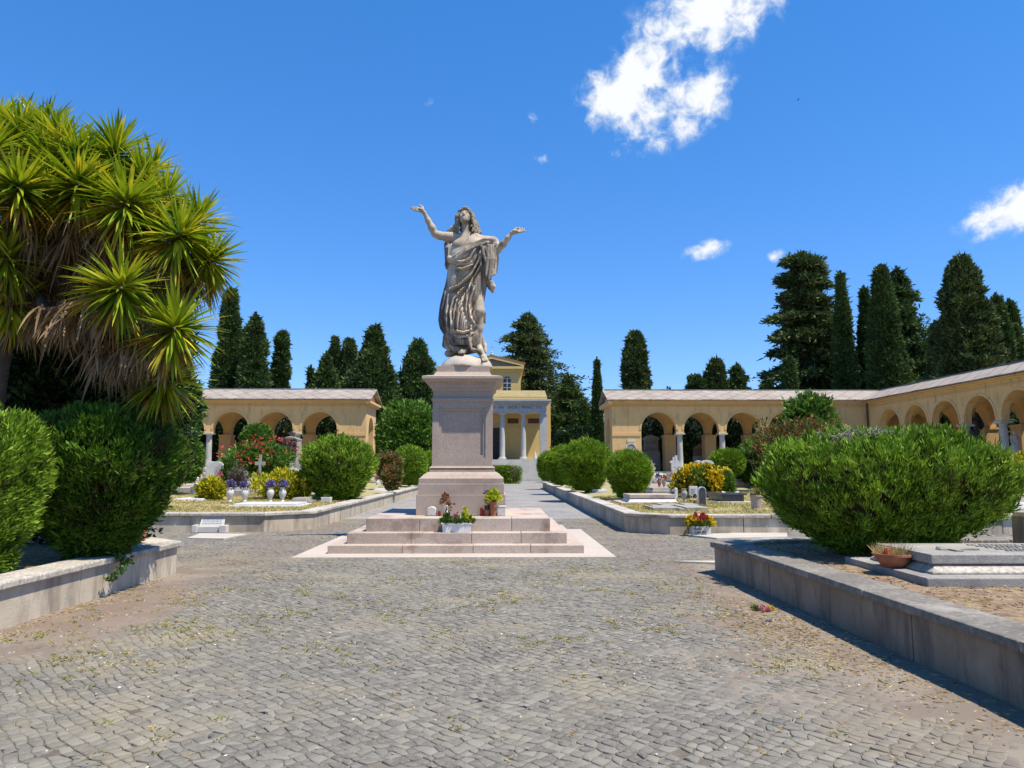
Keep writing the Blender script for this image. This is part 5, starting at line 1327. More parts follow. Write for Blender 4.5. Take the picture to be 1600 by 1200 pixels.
px_bush('round_tree', 'ball-shaped green tree rising above the red oleander', 'tree', 374, 426, 664, 745, 39, M['laurel'], n=4500, L=.17, W=.09, amp=.07, seed=119, stem=1.0, taper=.1, p=2.2)
px_bush('round_bush', 'yellow-green bush at the edge of the dark thuja on the left', 'bush', 262, 316, 684, 755, 28, M['laurel'], n=4000, L=.14, W=.07, amp=.12, seed=120)
px_bush('grey_shrub', 'dry grey leafless shrub behind the left pair of urns', 'bush', 358, 384, 722, 776, 28.5, M['greyshrub'], n=1800, L=.13, W=.02, amp=.2, seed=121, up=.8, core=None, shell=.4, taper=.5)
px_bush('green_shrub', 'loose pale green shrub left of the grey dry shrub', 'bush', 338, 372, 712, 770, 30, M['greenplant'], n=1600, L=.16, W=.06, amp=.2, seed=122, shell=.3, core=None)
# right far bed
t = px_bush('flowering_bush', 'green bush covered in bright yellow flowers in the right bed', 'bush', 1056, 1135, 727, 780, 27.5, M['greenplant'], n=3600, L=.13, W=.06, amp=.26, shell=.22, corek=.62, seed=123, ry=.8)
rxo = (Xat(1135, 27.5)-Xat(1056, 27.5))/2
blossoms(t, M['yellowflower'], rxo, .8, .62, .62, 1500, .12, .08, 124, zlo=-.5, zhi=.97, clump=60, per=4, amp=.16)
px_bush('round_bush', 'small rounded green bush right of the yellow-flowered bush', 'bush', 1120, 1147, 734, 780, 27, M['laurel'], n=2200, L=.11, W=.06, amp=.1, seed=125)
px_bush('round_tree', 'mushroom-shaped clipped grey-green tree behind the yellow flowers', 'tree', 1108, 1164, 702, 762, 33, M['topiary'], n=4500, L=.15, W=.03, amp=.08, seed=126, stem=.55, taper=.05)
px_bush('juniper_bush', 'blue-green feathery bush between mushroom tree and big thuja', 'bush', 1150, 1225, 684, 775, 34, M['laurel'], n=5000, L=.22, W=.05, amp=.18, seed=127, up=.2)
px_bush('photinia_bush', 'red-leaved shrub showing over the left top of the big right thuja', 'bush', 1178, 1292, 656, 770, 30, M['photinia'], n=3600, L=.18, W=.07, amp=.30, shell=.3, corek=.55, seed=128, ry=1.3)
px_bush('laurel_tree', 'small leafy tree crown above the big right thuja', 'tree', 1228, 1308, 614, 760, 32, M['laurel'], n=5500, L=.19, W=.09, amp=.26, shell=.2, seed=129, stem=1.2, taper=0, core=M['cyp_core'])
px_bush('photinia_bush', 'reddish shrub under the small leafy tree, just over the dead twigs', 'bush', 1222, 1318, 656, 765, 29, M['photinia'], n=3200, L=.18, W=.07, amp=.28, shell=.3, corek=.55, seed=130, ry=1.0)
px_bush('golden_bush', 'golden bush at the right border beyond the big thuja', 'bush', 1582, 1640, 704, 760, 26, M['yellowleaf'], n=3000, L=.13, W=.07, amp=.15, seed=131, group='golden euonymus bushes')
px_bush('golden_bush', 'low golden hedge plant at the right border before the wing arcade', 'bush', 1565, 1650, 734, 764, 23, M['yellowleaf'], n=3000, L=.12, W=.06, amp=.12, seed=132, ry=.5, group='golden euonymus bushes')
# ---------------------------------------------------------------- yucca
def strips(P0, D0, L, W, droop, rs, seg=5):
    n = len(P0); pts = [P0]; D = D0.copy(); S = unit(np.cross(D0, rs.normal(size=(n, 3))+np.array([0, 0, .01])))
    # blade faces up: side vector horizontal
    S = unit(np.cross(D0, np.array([0, 0, 1.0])+rs.normal(0, .25, (n, 3))))
    for k in range(seg):
        D = unit(D+np.array([0, 0, -1.0])*droop.reshape(-1, 1)/seg)
        pts.append(pts[-1]+D*(L/seg).reshape(-1, 1))
    ws = [.65, 1.0, .95, .75, .45, .03]
    V = []
    for k in range(seg+1):
        w = (W*ws[k]*.5).reshape(-1, 1); V += [pts[k]-S*w, pts[k]+S*w]
    V = np.stack(V, 1); b = (np.arange(n)*(2*(seg+1)))[:, None, None]
    q = np.array([[2*k, 2*k+1, 2*k+3, 2*k+2] for k in range(seg)])[None]
    return V.reshape(-1, 3), (q+b).reshape(-1, 4)
yu = thing('yucca_tree', 'tall many-headed yucca with spiky rosettes and brown dead-leaf skirts at left', 'yucca', (Xat(-34, 10.1), 10.1, .42))
ROS = [(28, 287, 9.3, 1.0, 0), (123, 283, 9.6, 1.0, 1), (200, 313, 9.55, 1.05, 1), (283, 364, 9.5, 1.0, 0), (192, 445, 9.05, 1.0, 2), (277, 510, 9.3, 1.0, 2), (332, 402, 9.9, .85, 0), (310, 342, 10.2, .85, 0), (262, 303, 10.1, .8, 0), (182, 234, 10.3, .95, 0), (97, 222, 10.2, .95, 0),
       (68, 203, 10.6, .9, 0), (30, 200, 10.4, .95, 0), (80, 244, 10.0, .9, 0), (-25, 232, 9.6, 1.0, 0), (-45, 330, 9.2, 1.0, 2), (262, 590, 9.9, .95, 0), (12, 474, 9.9, .9, 0), (-5, 190, 10.8, .9, 0), (140, 345, 10.4, .9, 1), (235, 408, 10.3, .9, 0), (55, 345, 10.2, .95, 1), (150, 250, 10.6, .9, 0), (5, 400, 9.6, .9, 1), (240, 260, 10.7, .75, 0), (160, 300, 10.0, .8, 0), (70, 300, 9.9, .85, 0), (235, 345, 9.9, .8, 0), (120, 235, 10.0, .8, 0), (300, 420, 10.2, .75, 0), (225, 270, 10.2, .75, 0)]
wl = np.array(wloc(yu)); tk = MB(); trunk_top = np.array([Xat(-16, 10.1), 10.25, Zat(450, 10.1)])
cen = np.array([Xat(60, 10.6), 10.6, Zat(400, 10.6)])
for i, (px, py, Y, sc, skirt) in enumerate(ROS):
    rs = np.random.RandomState(300+i); c = np.array(at(px, py, Y))
    ax = c-cen; ax = ax/np.linalg.norm(ax)*.55+np.array([.1, -.25, .75]); ax /= np.linalg.norm(ax)
    def cone(n, lo, hi):
        th = np.arccos(rs.uniform(math.cos(R(hi)), math.cos(R(lo)), n)); ph = rs.uniform(0, 2*PI, n)
        u = np.cross(ax, [0, 0, 1.0]) if abs(ax[2]) < .95 else np.array([1.0, 0, 0]); u /= np.linalg.norm(u); v = np.cross(ax, u)
        return ax[None]*np.cos(th)[:, None]+(u[None]*np.cos(ph)[:, None]+v[None]*np.sin(ph)[:, None])*np.sin(th)[:, None], th
    n = 170; D, th = cone(n, 3, 114)
    Ls = .65*sc*rs.uniform(.75, 1.12, n)*np.where(th < R(25), .85, 1.0)
    V, Fq = strips(c+D*.05-ax*(th/2.2)[:, None]*.16, D, Ls, .050*sc*rs.uniform(.75, 1.15, n), .06+.30*th/1.9+.55*(rs.rand(n) < .22)*rs.rand(n)+.12*rs.rand(n), rs)
    ros = link('leaf_rosette', npmesh('leaf_rosette', V-wl, Fq), M['yucca'], yu, False, world=False)
    n = 60; D, th = cone(n, 84, 138)
    V, Fq = strips(c-ax*.22+D*.05, D, .66*sc*rs.uniform(.7, 1.1, n), .045*sc*np.ones(n), .35+.3*rs.rand(n), rs)
    link('yellowed_leaves', npmesh('yellowed_leaves', V-wl, Fq), M['yucca_old'], ros, False, world=False)
    # stem back toward the trunk, dressed in dead leaves
    e = c-ax*.25; back = cen-c; back = back/np.linalg.norm(back)
    sl = (.5, .75, 1.15)[skirt]
    s1 = e+back*sl*.5+np.array([0, 0, -.20]); s2 = e+back*sl+np.array([-.05, .05, -.30])
    if skirt == 2: s1 = e+np.array([-.55, .10, -.05]); s2 = e+np.array([-1.15, .35, -.12])
    tk.tube([c-ax*.05, e, s1, s2, s2*.5+trunk_top*.5+np.array([0, .25, .1]), trunk_top], [.05, .06, .06, .06, .07, .09], 7)
    nn = 24; t1 = rs.rand(nn)[:, None]; mid_ = s2*.5+trunk_top*.5+np.array([0, .25, .1])
    a = rs.uniform(0, 2*PI, nn); Vh, Fh = strips(s2+(mid_-s2)*t1+rs.normal(0, .07, (nn, 3)), unit(np.stack([np.cos(a)*.45, np.sin(a)*.45, -.7+0*a], 1)), .55*rs.uniform(.6, 1.2, nn), .03*np.ones(nn), .6*np.ones(nn), rs)
    link('hanging_dead_leaves', npmesh('hanging_dead_leaves', Vh-wl, Fh), M['yucca_dead'], ros, False, world=False)
    n = (60, 190, 280)[skirt]; tt = rs.rand(n)[:, None]
    Pn = np.where(tt < .5, e+(s1-e)*tt*2, s1+(s2-s1)*(tt*2-1))+rs.normal(0, .06, (n, 3))
    a = rs.uniform(0, 2*PI, n); D = unit(np.stack([np.cos(a)*.5, np.sin(a)*.5, -.55+0*a], 1)+rs.normal(0, .2, (n, 3)))
    V, Fq = strips(Pn, D, .62*rs.uniform(.55, 1.2, n), .034*rs.uniform(.6, 1.2, n), .8+.5*rs.rand(n), rs)
    link('dead_leaf_skirt', npmesh('dead_leaf_skirt', V-wl, Fq), M['yucca_dead'], ros, False, world=False)
b0 = np.array([Xat(-26, 10.1), 10.1, .38])
tk.tube([b0, b0+np.array([.04, 0, .9]), b0*.4+trunk_top*.6, trunk_top], [.16, .11, .10, .11], 10)
tk.build('trunk', M['bark_brown'], yu, True)
bush('laurel_tree', 'dark evergreen thicket behind the yucca and the left thujas', 'tree', (Xat(95, 12.1), 12.15, .35), 1.95, .85, Zat(385, 12.1)-.35, M['laurel_dark'], 9000, .13, .06, p=3.2, amp=.14, freq=.6, taper=.05, seed=140, core=M['cyp_core'])  # dark leaf green here stands in for the shade under the yucca
px_bush('pittosporum_bush', 'light green leafy shrub poking out right of the yucca, before the gallery', 'bush', 205, 304, 560, 700, 13.4, M['laurel'], zbase=Zat(720, 13.4)-.0, n=6000, L=.10, W=.05, amp=.18, freq=.8, seed=141, core=M['cyp_core'], taper=.1, stem=0)
# ================================================================== GRAVES, URNS, FLOWERS, SMALL THINGS
def flowers(name, mat, c, r, h, n, L, W, parent, seed, per=5, up=.6, spread=.6, world=True):
    """flower heads in a dome of radius r, height h over point c"""
    rs = np.random.RandomState(seed); D = sphere_dirs(n, rs); D[:, 2] = np.abs(D[:, 2])
    Q = D*np.array([r, r, h])*rs.uniform(.6, 1.0, (n, 1))+np.array(c); parts = []
    for k in range(per):
        parts.append(leaf_quads(Q, unit(D*.8+np.array([0, 0, up])+rs.normal(0, spread, (n, 3))), L*rs.uniform(.6, 1.2, n), W, rs))
    V, Fq = merge(parts)
    return link(name, npmesh(name, V, Fq), mat, parent, False, world=world)
URN = [(.07, 0), (.085, .02), (.05, .05), (.045, .08), (.09, .16), (.125, .28), (.128, .34), (.10, .41), (.075, .44), (.085, .47), (.10, .49), (.092, .50), (.06, .47)]
def urn(label, px, pyb, hpx, fl, mat='white_plastic', group=None, seed=0, cat='urn', fr=.15, prof=URN, name='flower_urn', zoff=0.0):
    p = gt(px, pyb); s = hpx*p.y/F/.5
    t = thing(name, label, cat, (p.x, p.y, p.z+zoff), group)
    MB().lathe((0, 0, 0), [(r*s, z*s) for r, z in prof], 18, True).build('vase', M[mat], t, True, world=False, auto=50)
    if fl:
        flowers('flowers', M[fl], (0, 0, .5*s), fr*s, .26*s, 46, .09*s, .05*s, t, seed, world=False)
        flowers('leaves', M['greenplant'], (0, 0, .46*s), fr*.7*s, .14*s, 18, .1*s, .03*s, t, seed+1, world=False)
    return t
UG = 'white urns of purple flowers on the front tomb at left'
for i, (px, lb) in enumerate([(359, 'white urn of purple flowers at the left end, beside the small golden bush'), (382, 'second white urn of purple flowers, in front of the dry grey shrub'), (422, 'third white urn of purple flowers, yellow blooms at its foot'), (441, 'rightmost white urn of purple flowers, before the wide golden bush')]):
    urn(lb, px, 787, 22, 'purple', mat='white_marble', group=UG, seed=200+i, zoff=.06)
def tomb(name, label, px0, px1, pyb, depth, tiers, mat, head=None, cat='tomb', group=None, cross=None, Y=None):
    """tiers: (inset, height, batter). Front edge read from the picture, built at its real size."""
    a, b = gt(px0, pyb), gt(px1, pyb); y = (a.y+b.y)/2; z = min(a.z, b.z)-.03
    x0, x1 = min(a.x, b.x), max(a.x, b.x)
    t = thing(name, label, cat, ((x0+x1)/2, y+depth/2, z), group)
    zz = z; k = 0
    for i, (ins, h, bat) in enumerate(tiers):
        mb = MB(); X0, X1, Y0, Y1 = x0+ins, x1-ins, y+ins, y+depth-ins
        mb.add([(X0, Y0, zz), (X1, Y0, zz), (X1, Y1, zz), (X0, Y1, zz), (X0+bat, Y0+bat, zz+h), (X1-bat, Y0+bat, zz+h), (X1-bat, Y1-bat, zz+h), (X0+bat, Y1-bat, zz+h)],
               [(3, 2, 1, 0), (4, 5, 6, 7), (0, 1, 5, 4), (1, 2, 6, 5), (2, 3, 7, 6), (3, 0, 4, 7)])
        mb.build(('kerb', 'slab', 'lid')[min(i, 2)], M[mat] if isinstance(mat, str) else M[mat[min(i, len(mat)-1)]], t, bevel=.012)
        zz += h+.001
    if head:
        hw, hh, hm, arched = head; cx = (x0+x1)/2; yh = y+depth-.18
        poly = [(cx-hw, zz-.02), (cx+hw, zz-.02), (cx+hw, zz+hh)]+([(cx+hw*math.cos(PI*i/8), zz+hh+hw*.8*math.sin(PI*i/8)) for i in range(1, 8)] if arched else [])+[(cx-hw, zz+hh)]
        MB().wallprism(poly, yh, yh+.12).build('headstone', M[hm], t, bevel=.01)
    if cross:
        cw, chh, cm = cross; cx = (x0+x1)/2; yh = y+depth-.15; mb = MB()
        mb.wallprism([(cx-cw*.12, zz-.02), (cx+cw*.12, zz-.02), (cx+cw*.12, zz+chh*.6), (cx+cw*.5, zz+chh*.6), (cx+cw*.5, zz+chh*.74), (cx+cw*.12, zz+chh*.74), (cx+cw*.12, zz+chh), (cx-cw*.12, zz+chh), (cx-cw*.12, zz+chh*.74), (cx-cw*.5, zz+chh*.74), (cx-cw*.5, zz+chh*.6), (cx-cw*.12, zz+chh*.6)], yh, yh+.09)
        mb.build('cross', M[cm], t, bevel=.008)
    return t
# --- left bed
tomb('tomb', 'long low white tomb slab under the four urns', 352, 470, 793, 1.5, [(0, .10, .02), (.12, .05, .01)], 'white_marble')
tomb('tomb', 'flat white tomb slab lying left of the small golden bush', 263, 320, 783, 1.3, [(0, .06, .02), (.06, .06, .02)], 'white_marble')
tomb('tomb', 'low white kerbed tomb behind the flat white slab at left', 281, 309, 769, 1.3, [(0, .16, .0), (.08, .08, .02)], 'white_marble')
tomb('tomb', 'white tomb with upright headstone panel before the left gallery', 303, 345, 752, 2.0, [(0, .22, .0), (.1, .12, .02)], 'white_marble', head=(.42, .75, 'white_marble', False))
tomb('tomb', 'pale tomb with little cross near the dark thuja at left', 283, 300, 757, 1.6, [(0, .3, .0), (.1, .14, .03)], 'white_marble', cross=(.34, .7, 'white_marble'))
tomb('tomb', 'pale stone tomb between red oleander and golden bush', 395, 425, 744, 2.0, [(0, .35, .0), (.12, .2, .05)], 'white_marble')
tomb('tomb', 'tall pale tomb block behind the wide golden bush', 452, 478, 742, 1.6, [(0, .4, .0), (.15, .5, .04), (.2, .2, .1)], 'grey_stone')
tomb('tomb', 'low grey tomb at the foot of the wide golden bush, right side', 447, 484, 787, 1.0, [(0, .12, .0), (.10, .10, .03)], 'grey_stone')
tomb('tomb', 'pale tomb against the round thuja behind its left side', 484, 515, 778, 1.4, [(0, .18, .0), (.1, .16, .04)], 'white_marble')
p = gt(510, 786)
bx = thing('flower_box', 'small white stone flower box near the wall left of the round thuja', 'planter', tuple(p))
MB().frus(p.x, p.y, [(.15, p.z-.02), (.16, p.z+.2)]).build('box', M['white_marble'], bx, bevel=.01)
flowers('plant', M['greenplant'], (p.x, p.y, p.z+.19), .1, .1, 16, .09, .04, bx, 230)
tomb('tomb', 'round-cornered white tomb with vases right of the round thuja', 578, 606, 767, 1.5, [(0, .10, .03), (.1, .10, .03)], 'white_marble')
urn('white vase of pale pink flowers on the tomb right of the round thuja, left one', 589, 763, 11, 'pinkflower', group='pair of vases by the copper shrub', seed=232, zoff=.1)
urn('white vase of faded mauve flowers beside the copper-red shrub, right one', 597, 761, 11, 'purple', group='pair of vases by the copper shrub', seed=234, zoff=.1)
tomb('tomb', 'pale tomb behind the copper-red shrub near the pedestal', 618, 646, 758, 1.8, [(0, .2, .0), (.12, .2, .05)], 'white_marble')
p = gt(301, 742)
an = thing('angel_figure', 'little white marble angel standing on a post among the left graves', 'statuette', tuple(p))
MB().lathe(tuple(p), [(.26, -.05), (.26, .3), (.18, .34), (.16, .5), (.2, .55), (.13, .8), (.16, 1.0), (.10, 1.1), (.06, 1.13), (.09, 1.2), (.09, 1.28), (.02, 1.34)], 14).build('figure', M['white_marble'], an, True)
mb = MB()
for s in (-1, 1): mb.add([(p.x+s*.08, p.y+.1, p.z+.65), (p.x+s*.34, p.y+.16, p.z+.7), (p.x+s*.3, p.y+.18, p.z+1.1), (p.x+s*.1, p.y+.12, p.z+1.05), (p.x+s*.08, p.y+.15, p.z+.65), (p.x+s*.34, p.y+.21, p.z+.7), (p.x+s*.3, p.y+.23, p.z+1.1), (p.x+s*.1, p.y+.17, p.z+1.05)], [(0, 1, 2, 3), (7, 6, 5, 4), (0, 4, 5, 1), (1, 5, 6, 2), (2, 6, 7, 3), (3, 7, 4, 0)])
mb.build('wings', M['white_marble'], an)
# dark gothic shrine with a cross
YS = 44; sx = Xat(450.5, YS); zb = float(terrZ(sx, YS)); s = YS/F
sh = thing('shrine', 'dark ivy-grown stone shrine with pointed roof and iron cross before the left gallery', 'monument', (sx, YS, zb))
MB().wallprism([(sx-13*s, zb-.1), (sx+13*s, zb-.1), (sx+12*s, Zat(690, YS)), (sx+13*s, Zat(686, YS)), (sx, Zat(681.5, YS)), (sx-13*s, Zat(686, YS)), (sx-12*s, Zat(690, YS))], YS, YS+1.1).build('body', M['grey_stone'], sh, bevel=.03)
mb = MB(); z0 = Zat(682, YS); mb.box(sx-.06, sx+.06, YS+.4, YS+.5, z0-.1, Zat(673, YS)); mb.box(sx-.22, sx-.061, YS+.4, YS+.5, z0+.16, z0+.26); mb.box(sx+.061, sx+.22, YS+.4, YS+.5, z0+.16, z0+.26)
mb.build('cross', M['iron'], sh)
MB().wallprism([(sx-.28, zb+.3), (sx+.28, zb+.3), (sx+.28, Zat(712, YS)), (sx, Zat(706, YS)), (sx-.28, Zat(712, YS))], YS-.02, YS-.003).build('panel', M['dark_stone'], sh)
rs_ = np.random.RandomState(240); n = 700
Pv = np.stack([sx+rs_.uniform(-12*s, 12*s, n), np.full(n, YS-.03), rs_.uniform(Zat(712, YS), Zat(684, YS), n)], 1)
V, Fq = leaf_quads(Pv, unit(rs_.normal(0, .5, (n, 3))+np.array([0, -.4, -.4])), .16, .07, rs_)
link('creeper', npmesh('creeper', V, Fq), M['greyshrub'], sh)
# small chapel seen through the left gallery
YC2 = 70; cx = Xat(449, YC2); w_ = 3.4
cp = thing('chapel', 'small orange plastered chapel seen through the middle arch of the left gallery', 'chapel', (cx, YC2, 0))
MB().wallprism([(cx-w_/2, 0), (cx+w_/2, 0), (cx+w_/2, Zat(668, YC2)), (cx, Zat(656, YC2)), (cx-w_/2, Zat(668, YC2))], YC2, YC2+3).build('wall', M['plaster'], cp)
mb = MB()
for s in (-1, 1):
    q = [(cx+s*(w_/2+.25), Zat(668, YC2)-.1), (cx, Zat(656, YC2)+.003), (cx, Zat(656, YC2)+.16), (cx+s*(w_/2+.3), Zat(668, YC2)+.04)]
    mb.wallprism(q if s < 0 else q[::-1], YC2-.25, YC2+3.1)
mb.build('roof', M['rooftile'], cp)
mb = MB().wallprism([(cx-.4, Zat(700, YC2)), (cx+.4, Zat(700, YC2)), (cx+.4, Zat(684, YC2)), (cx, Zat(677, YC2)), (cx-.4, Zat(684, YC2))], YC2-.03, YC2-.003); mb.build('window', M['glass'], cp)
MB().box(cx-w_/2-.05, cx+w_/2+.05, YC2-.08, YC2-.003, Zat(706, YC2), Zat(703, YC2)).build('string_course', M['white_marble'], cp)
# --- right bed
tomb('tomb', 'three-tiered pink marble tomb in the front of the right bed', 968, 1080, 787.5, 2.0, [(0, .09, .01), (.28, .13, .10), (.34, .12, .0)], ['granite_step', 'white_marble', 'granite_step'])
gb = gt(1064, 798.5)
lc = thing('broken_tomb', 'low broken border of grey stones laid as a cross at the wall edge', 'tomb', tuple(gb))
for (xa, xb, ya, yb) in ((1020, 1064, 798, 793), (1072, 1108, 798.5, 793), (1040, 1066, 792, 789), (1062, 1071, 799, 788), (1071, 1094, 792.5, 789.5), (1019, 1029, 796, 794)):
    a, b = gt(xa, ya), gt(xb, yb); y0, y1 = sorted((a.y, b.y)); x0 = gt(xa, ya).x; x1 = gt(xb, ya).x
    MB().box(x0, x1, y0, y1-.02, gb.z-.02, gb.z+random.uniform(.07, .11)).build('stone', M['grey_stone'], lc, bevel=.012)
p = gt(1098, 790); s = p.y/F
hs = thing('headstone', 'dark round-topped headstone with pale edges beside the terracotta pots', 'headstone', tuple(p))
hw = 6*s; hh = 23*s
prof = [(p.x-hw, p.z-.05), (p.x+hw, p.z-.05), (p.x+hw, p.z+hh)]+[(p.x+hw*math.cos(PI*i/8), p.z+hh+hw*math.sin(PI*i/8)) for i in range(1, 8)]+[(p.x-hw, p.z+hh)]
MB().wallprism(prof, p.y, p.y+.14).build('stone', M['white_marble'], hs, bevel=.01)
MB().wallprism([(p.x+(x-p.x)*.88, p.z+(z-p.z)*.97) for x, z in prof], p.y-.012, p.y-.002).build('face', M['dark_stone'], hs)
p = gt(1084, 780); s = p.y/F
pl = thing('photo_plaque', 'white marble plaque leaning upright left of the dark headstone', 'plaque', tuple(p))
MB().wallprism([(p.x-6.5*s, p.z-.03), (p.x+6.5*s, p.z-.03), (p.x+6.5*s, p.z+20*s), (p.x-6.5*s, p.z+20*s)], p.y, p.y+.09).build('stone', M['white_marble'], pl, bevel=.01)
mb = MB()
for i in range(4): mb.box(p.x-4.5*s, p.x+(3.5-i*.8)*s, p.y-.006, p.y-.001, p.z+(15-2.4*i)*s, p.z+(15.9-2.4*i)*s)
mb.build('inscription', M['inkgrey'], pl)
POT = [(.10, 0), (.12, .10), (.15, .24), (.165, .245), (.165, .29), (.145, .29), (.13, .25)]
urn('terracotta pot with reddish plant right in front of the white plaque', 1086, 788, 10, 'photinia', 'terracotta', seed=250, cat='flowerpot', prof=POT, name='flowerpot', group='small pots by the dark headstone')
urn('smaller terracotta pot left of the reddish one, by the white plaque', 1079, 786, 8, 'photinia', 'terracotta', seed=252, cat='flowerpot', prof=POT, name='flowerpot', group='small pots by the dark headstone')
urn('grey stone urn without flowers between pink tomb and white plaque', 1069, 784, 20, None, 'grey_stone', seed=254)
urn('pale vase with yellow flowers over the right end of the pink tomb', 1050, 776, 14, 'limeflower', 'white_marble', seed=256)
urn('vase of lemon yellow flowers under the yellow-flowered bush', 1068, 766, 12, 'limeflower', 'white_marble', seed=258)
tomb('tomb', 'thin white upright post stone between pink tomb and urn', 1055, 1060, 784, .25, [(0, .5, .01)], 'white_marble')
tomb('tomb', 'low grey tomb with rounded lid between globe bush and avenue bush', 918, 958, 770, 1.6, [(0, .10, .0), (.15, .12, .03), (.4, .16, .10)], ['grey_stone', 'white_marble', 'grey_stone'])
p = gt(941, 764); fl_ = thing('flower_posy', 'small posy of red flowers on the wall side of the avenue bushes', 'flowers', tuple(gt(925, 765)))
flowers('flowers', M['redflower'], tuple(gt(925, 765)), .16, .22, 26, .1, .06, fl_, 260)
RG = 'graves crowded before the right gallery'
for i, (a, b, y, d, tiers, mat, kw, lb) in enumerate([
    (1012, 1052, 765, 1.6, [(0, .14, 0), (.1, .14, .03)], 'white_marble', {}, 'pale tomb directly behind the pink tiered tomb'),
    (1003, 1024, 770, 1.4, [(0, .2, 0), (.08, .1, .03)], 'grey_stone', {}, 'grey kerbed tomb right behind the globe bush'),
    (1020, 1030, 756, 1.4, [(0, .3, 0)], 'grey_stone', dict(cross=(.5, 1.25, 'grey_stone')), 'grey tomb with tall stone cross right of the globe bush'),
    (1035, 1050, 754, 1.6, [(0, .28, 0), (.1, .12, .03)], 'granite_step', {}, 'pinkish tomb with vase left of the yellow-flowered bush'),
    (1006, 1018, 748, 1.8, [(0, .34, 0), (.1, .3, .05)], 'white_marble', {}, 'pale raised tomb against the globe bush top right'),
    (1030, 1040, 744, 1.5, [(0, .3, 0)], 'white_marble', dict(cross=(.55, 1.1, 'white_marble')), 'white tomb with white cross under the first gallery column'),
    (1043, 1055, 743, 1.5, [(0, .3, 0), (.1, .35, .08)], 'grey_stone', {}, 'small grey tomb by the first gallery column'),
    (1016, 1026, 741, 1.5, [(0, .25, 0)], 'grey_stone', dict(head=(.3, .9, 'white_marble', True)), 'tomb with round-headed white stone below the first arch'),
    (1058, 1070, 740, 1.5, [(0, .3, 0)], 'white_marble', dict(cross=(.5, .9, 'grey_stone')), 'white tomb with small grey cross above the yellow flowers'),
    (1136, 1156, 768, 1.5, [(0, .15, 0), (.1, .1, .03)], 'white_marble', {}, 'white tomb between round green bush and dark polished tomb'),
    (1160, 1180, 752, 1.8, [(0, .25, 0), (.1, .12, .03)], 'grey_stone', dict(head=(.3, .8, 'dark_stone', False)), 'tomb with dark upright stone left of the big thuja')]):
    tomb('tomb', lb, a, b, y, d, tiers, mat, group=RG, **kw)
tomb('tomb', 'dark polished tomb with white kerb left of the big right thuja', 1120, 1178, 786, 2.0, [(0, .08, .0), (.20, .20, .0), (.12, .07, .0)], ['white_marble', 'dark_stone', 'dark_stone'])
p = gt(1143, 783); ob = thing('open_book', 'white marble open book lying against the dark polished tomb', 'ornament', tuple(p))
mb = MB(); s = .22
for k in (-1, 1): mb.add([(p.x, p.y-.02, p.z+.08), (p.x+k*s*1.3, p.y-.05, p.z+.14), (p.x+k*s*1.3, p.y+.1, p.z+.34), (p.x, p.y+.1, p.z+.26), (p.x, p.y+.02, p.z+.0), (p.x+k*s*1.3, p.y+.0, p.z+.05), (p.x+k*s*1.3, p.y+.15, p.z+.28), (p.x, p.y+.15, p.z+.2)], [(0, 1, 2, 3), (7, 6, 5, 4), (0, 4, 5, 1), (1, 5, 6, 2), (2, 6, 7, 3)] if k > 0 else [(3, 2, 1, 0), (4, 5, 6, 7), (1, 5, 4, 0), (2, 6, 5, 1), (3, 7, 6, 2)])
mb.build('pages', M['white_marble'], ob)
p = gt(1182, 797)
urn('square weathered stone planter with dry plant in front of the big thuja, across the lane', 1182, 797, 22, 'straw', 'granite_step', seed=270, cat='planter', prof=[(.2, 0), (.2, .05), (.16, .06), (.2, .46), (.22, .47), (.22, .52), (.18, .52)], name='stone_planter')
p = gt(1166, 752); bu = thing('bust', 'small white marble bust on a post between the mushroom tree and big thuja', 'bust', tuple(p)); s = p.y/F
MB().lathe(tuple(p), [(.16, -.05), (.16, .05), (.10, .08), (.10, 20*s-.25), (.16, 20*s-.2), (.2, 20*s), (.1, 20*s+.07), (.06, 20*s+.1), (.11, 20*s+.2), (.10, 20*s+.3), (.02, 20*s+.36)], 12).build('figure', M['white_marble'], bu, True)
p = gt(1176, 765); hp = thing('plant_hoop', 'two thin rusty iron hoops arching beside the white bust', 'hoop', tuple(p)); s = p.y/F
mb = MB()
for k in (0, .14): mb.tube([(p.x-.25+k+(.32)*math.sin(a), p.y+k*.5, p.z+52*s*math.sin(min(a, PI-a)) if False else p.z+(46*s)*(1-math.cos(a))/2*1.0) for a in [PI*i/14 for i in range(15)]], .014, 5)
mb.build('hoops', M['iron'], hp, True)
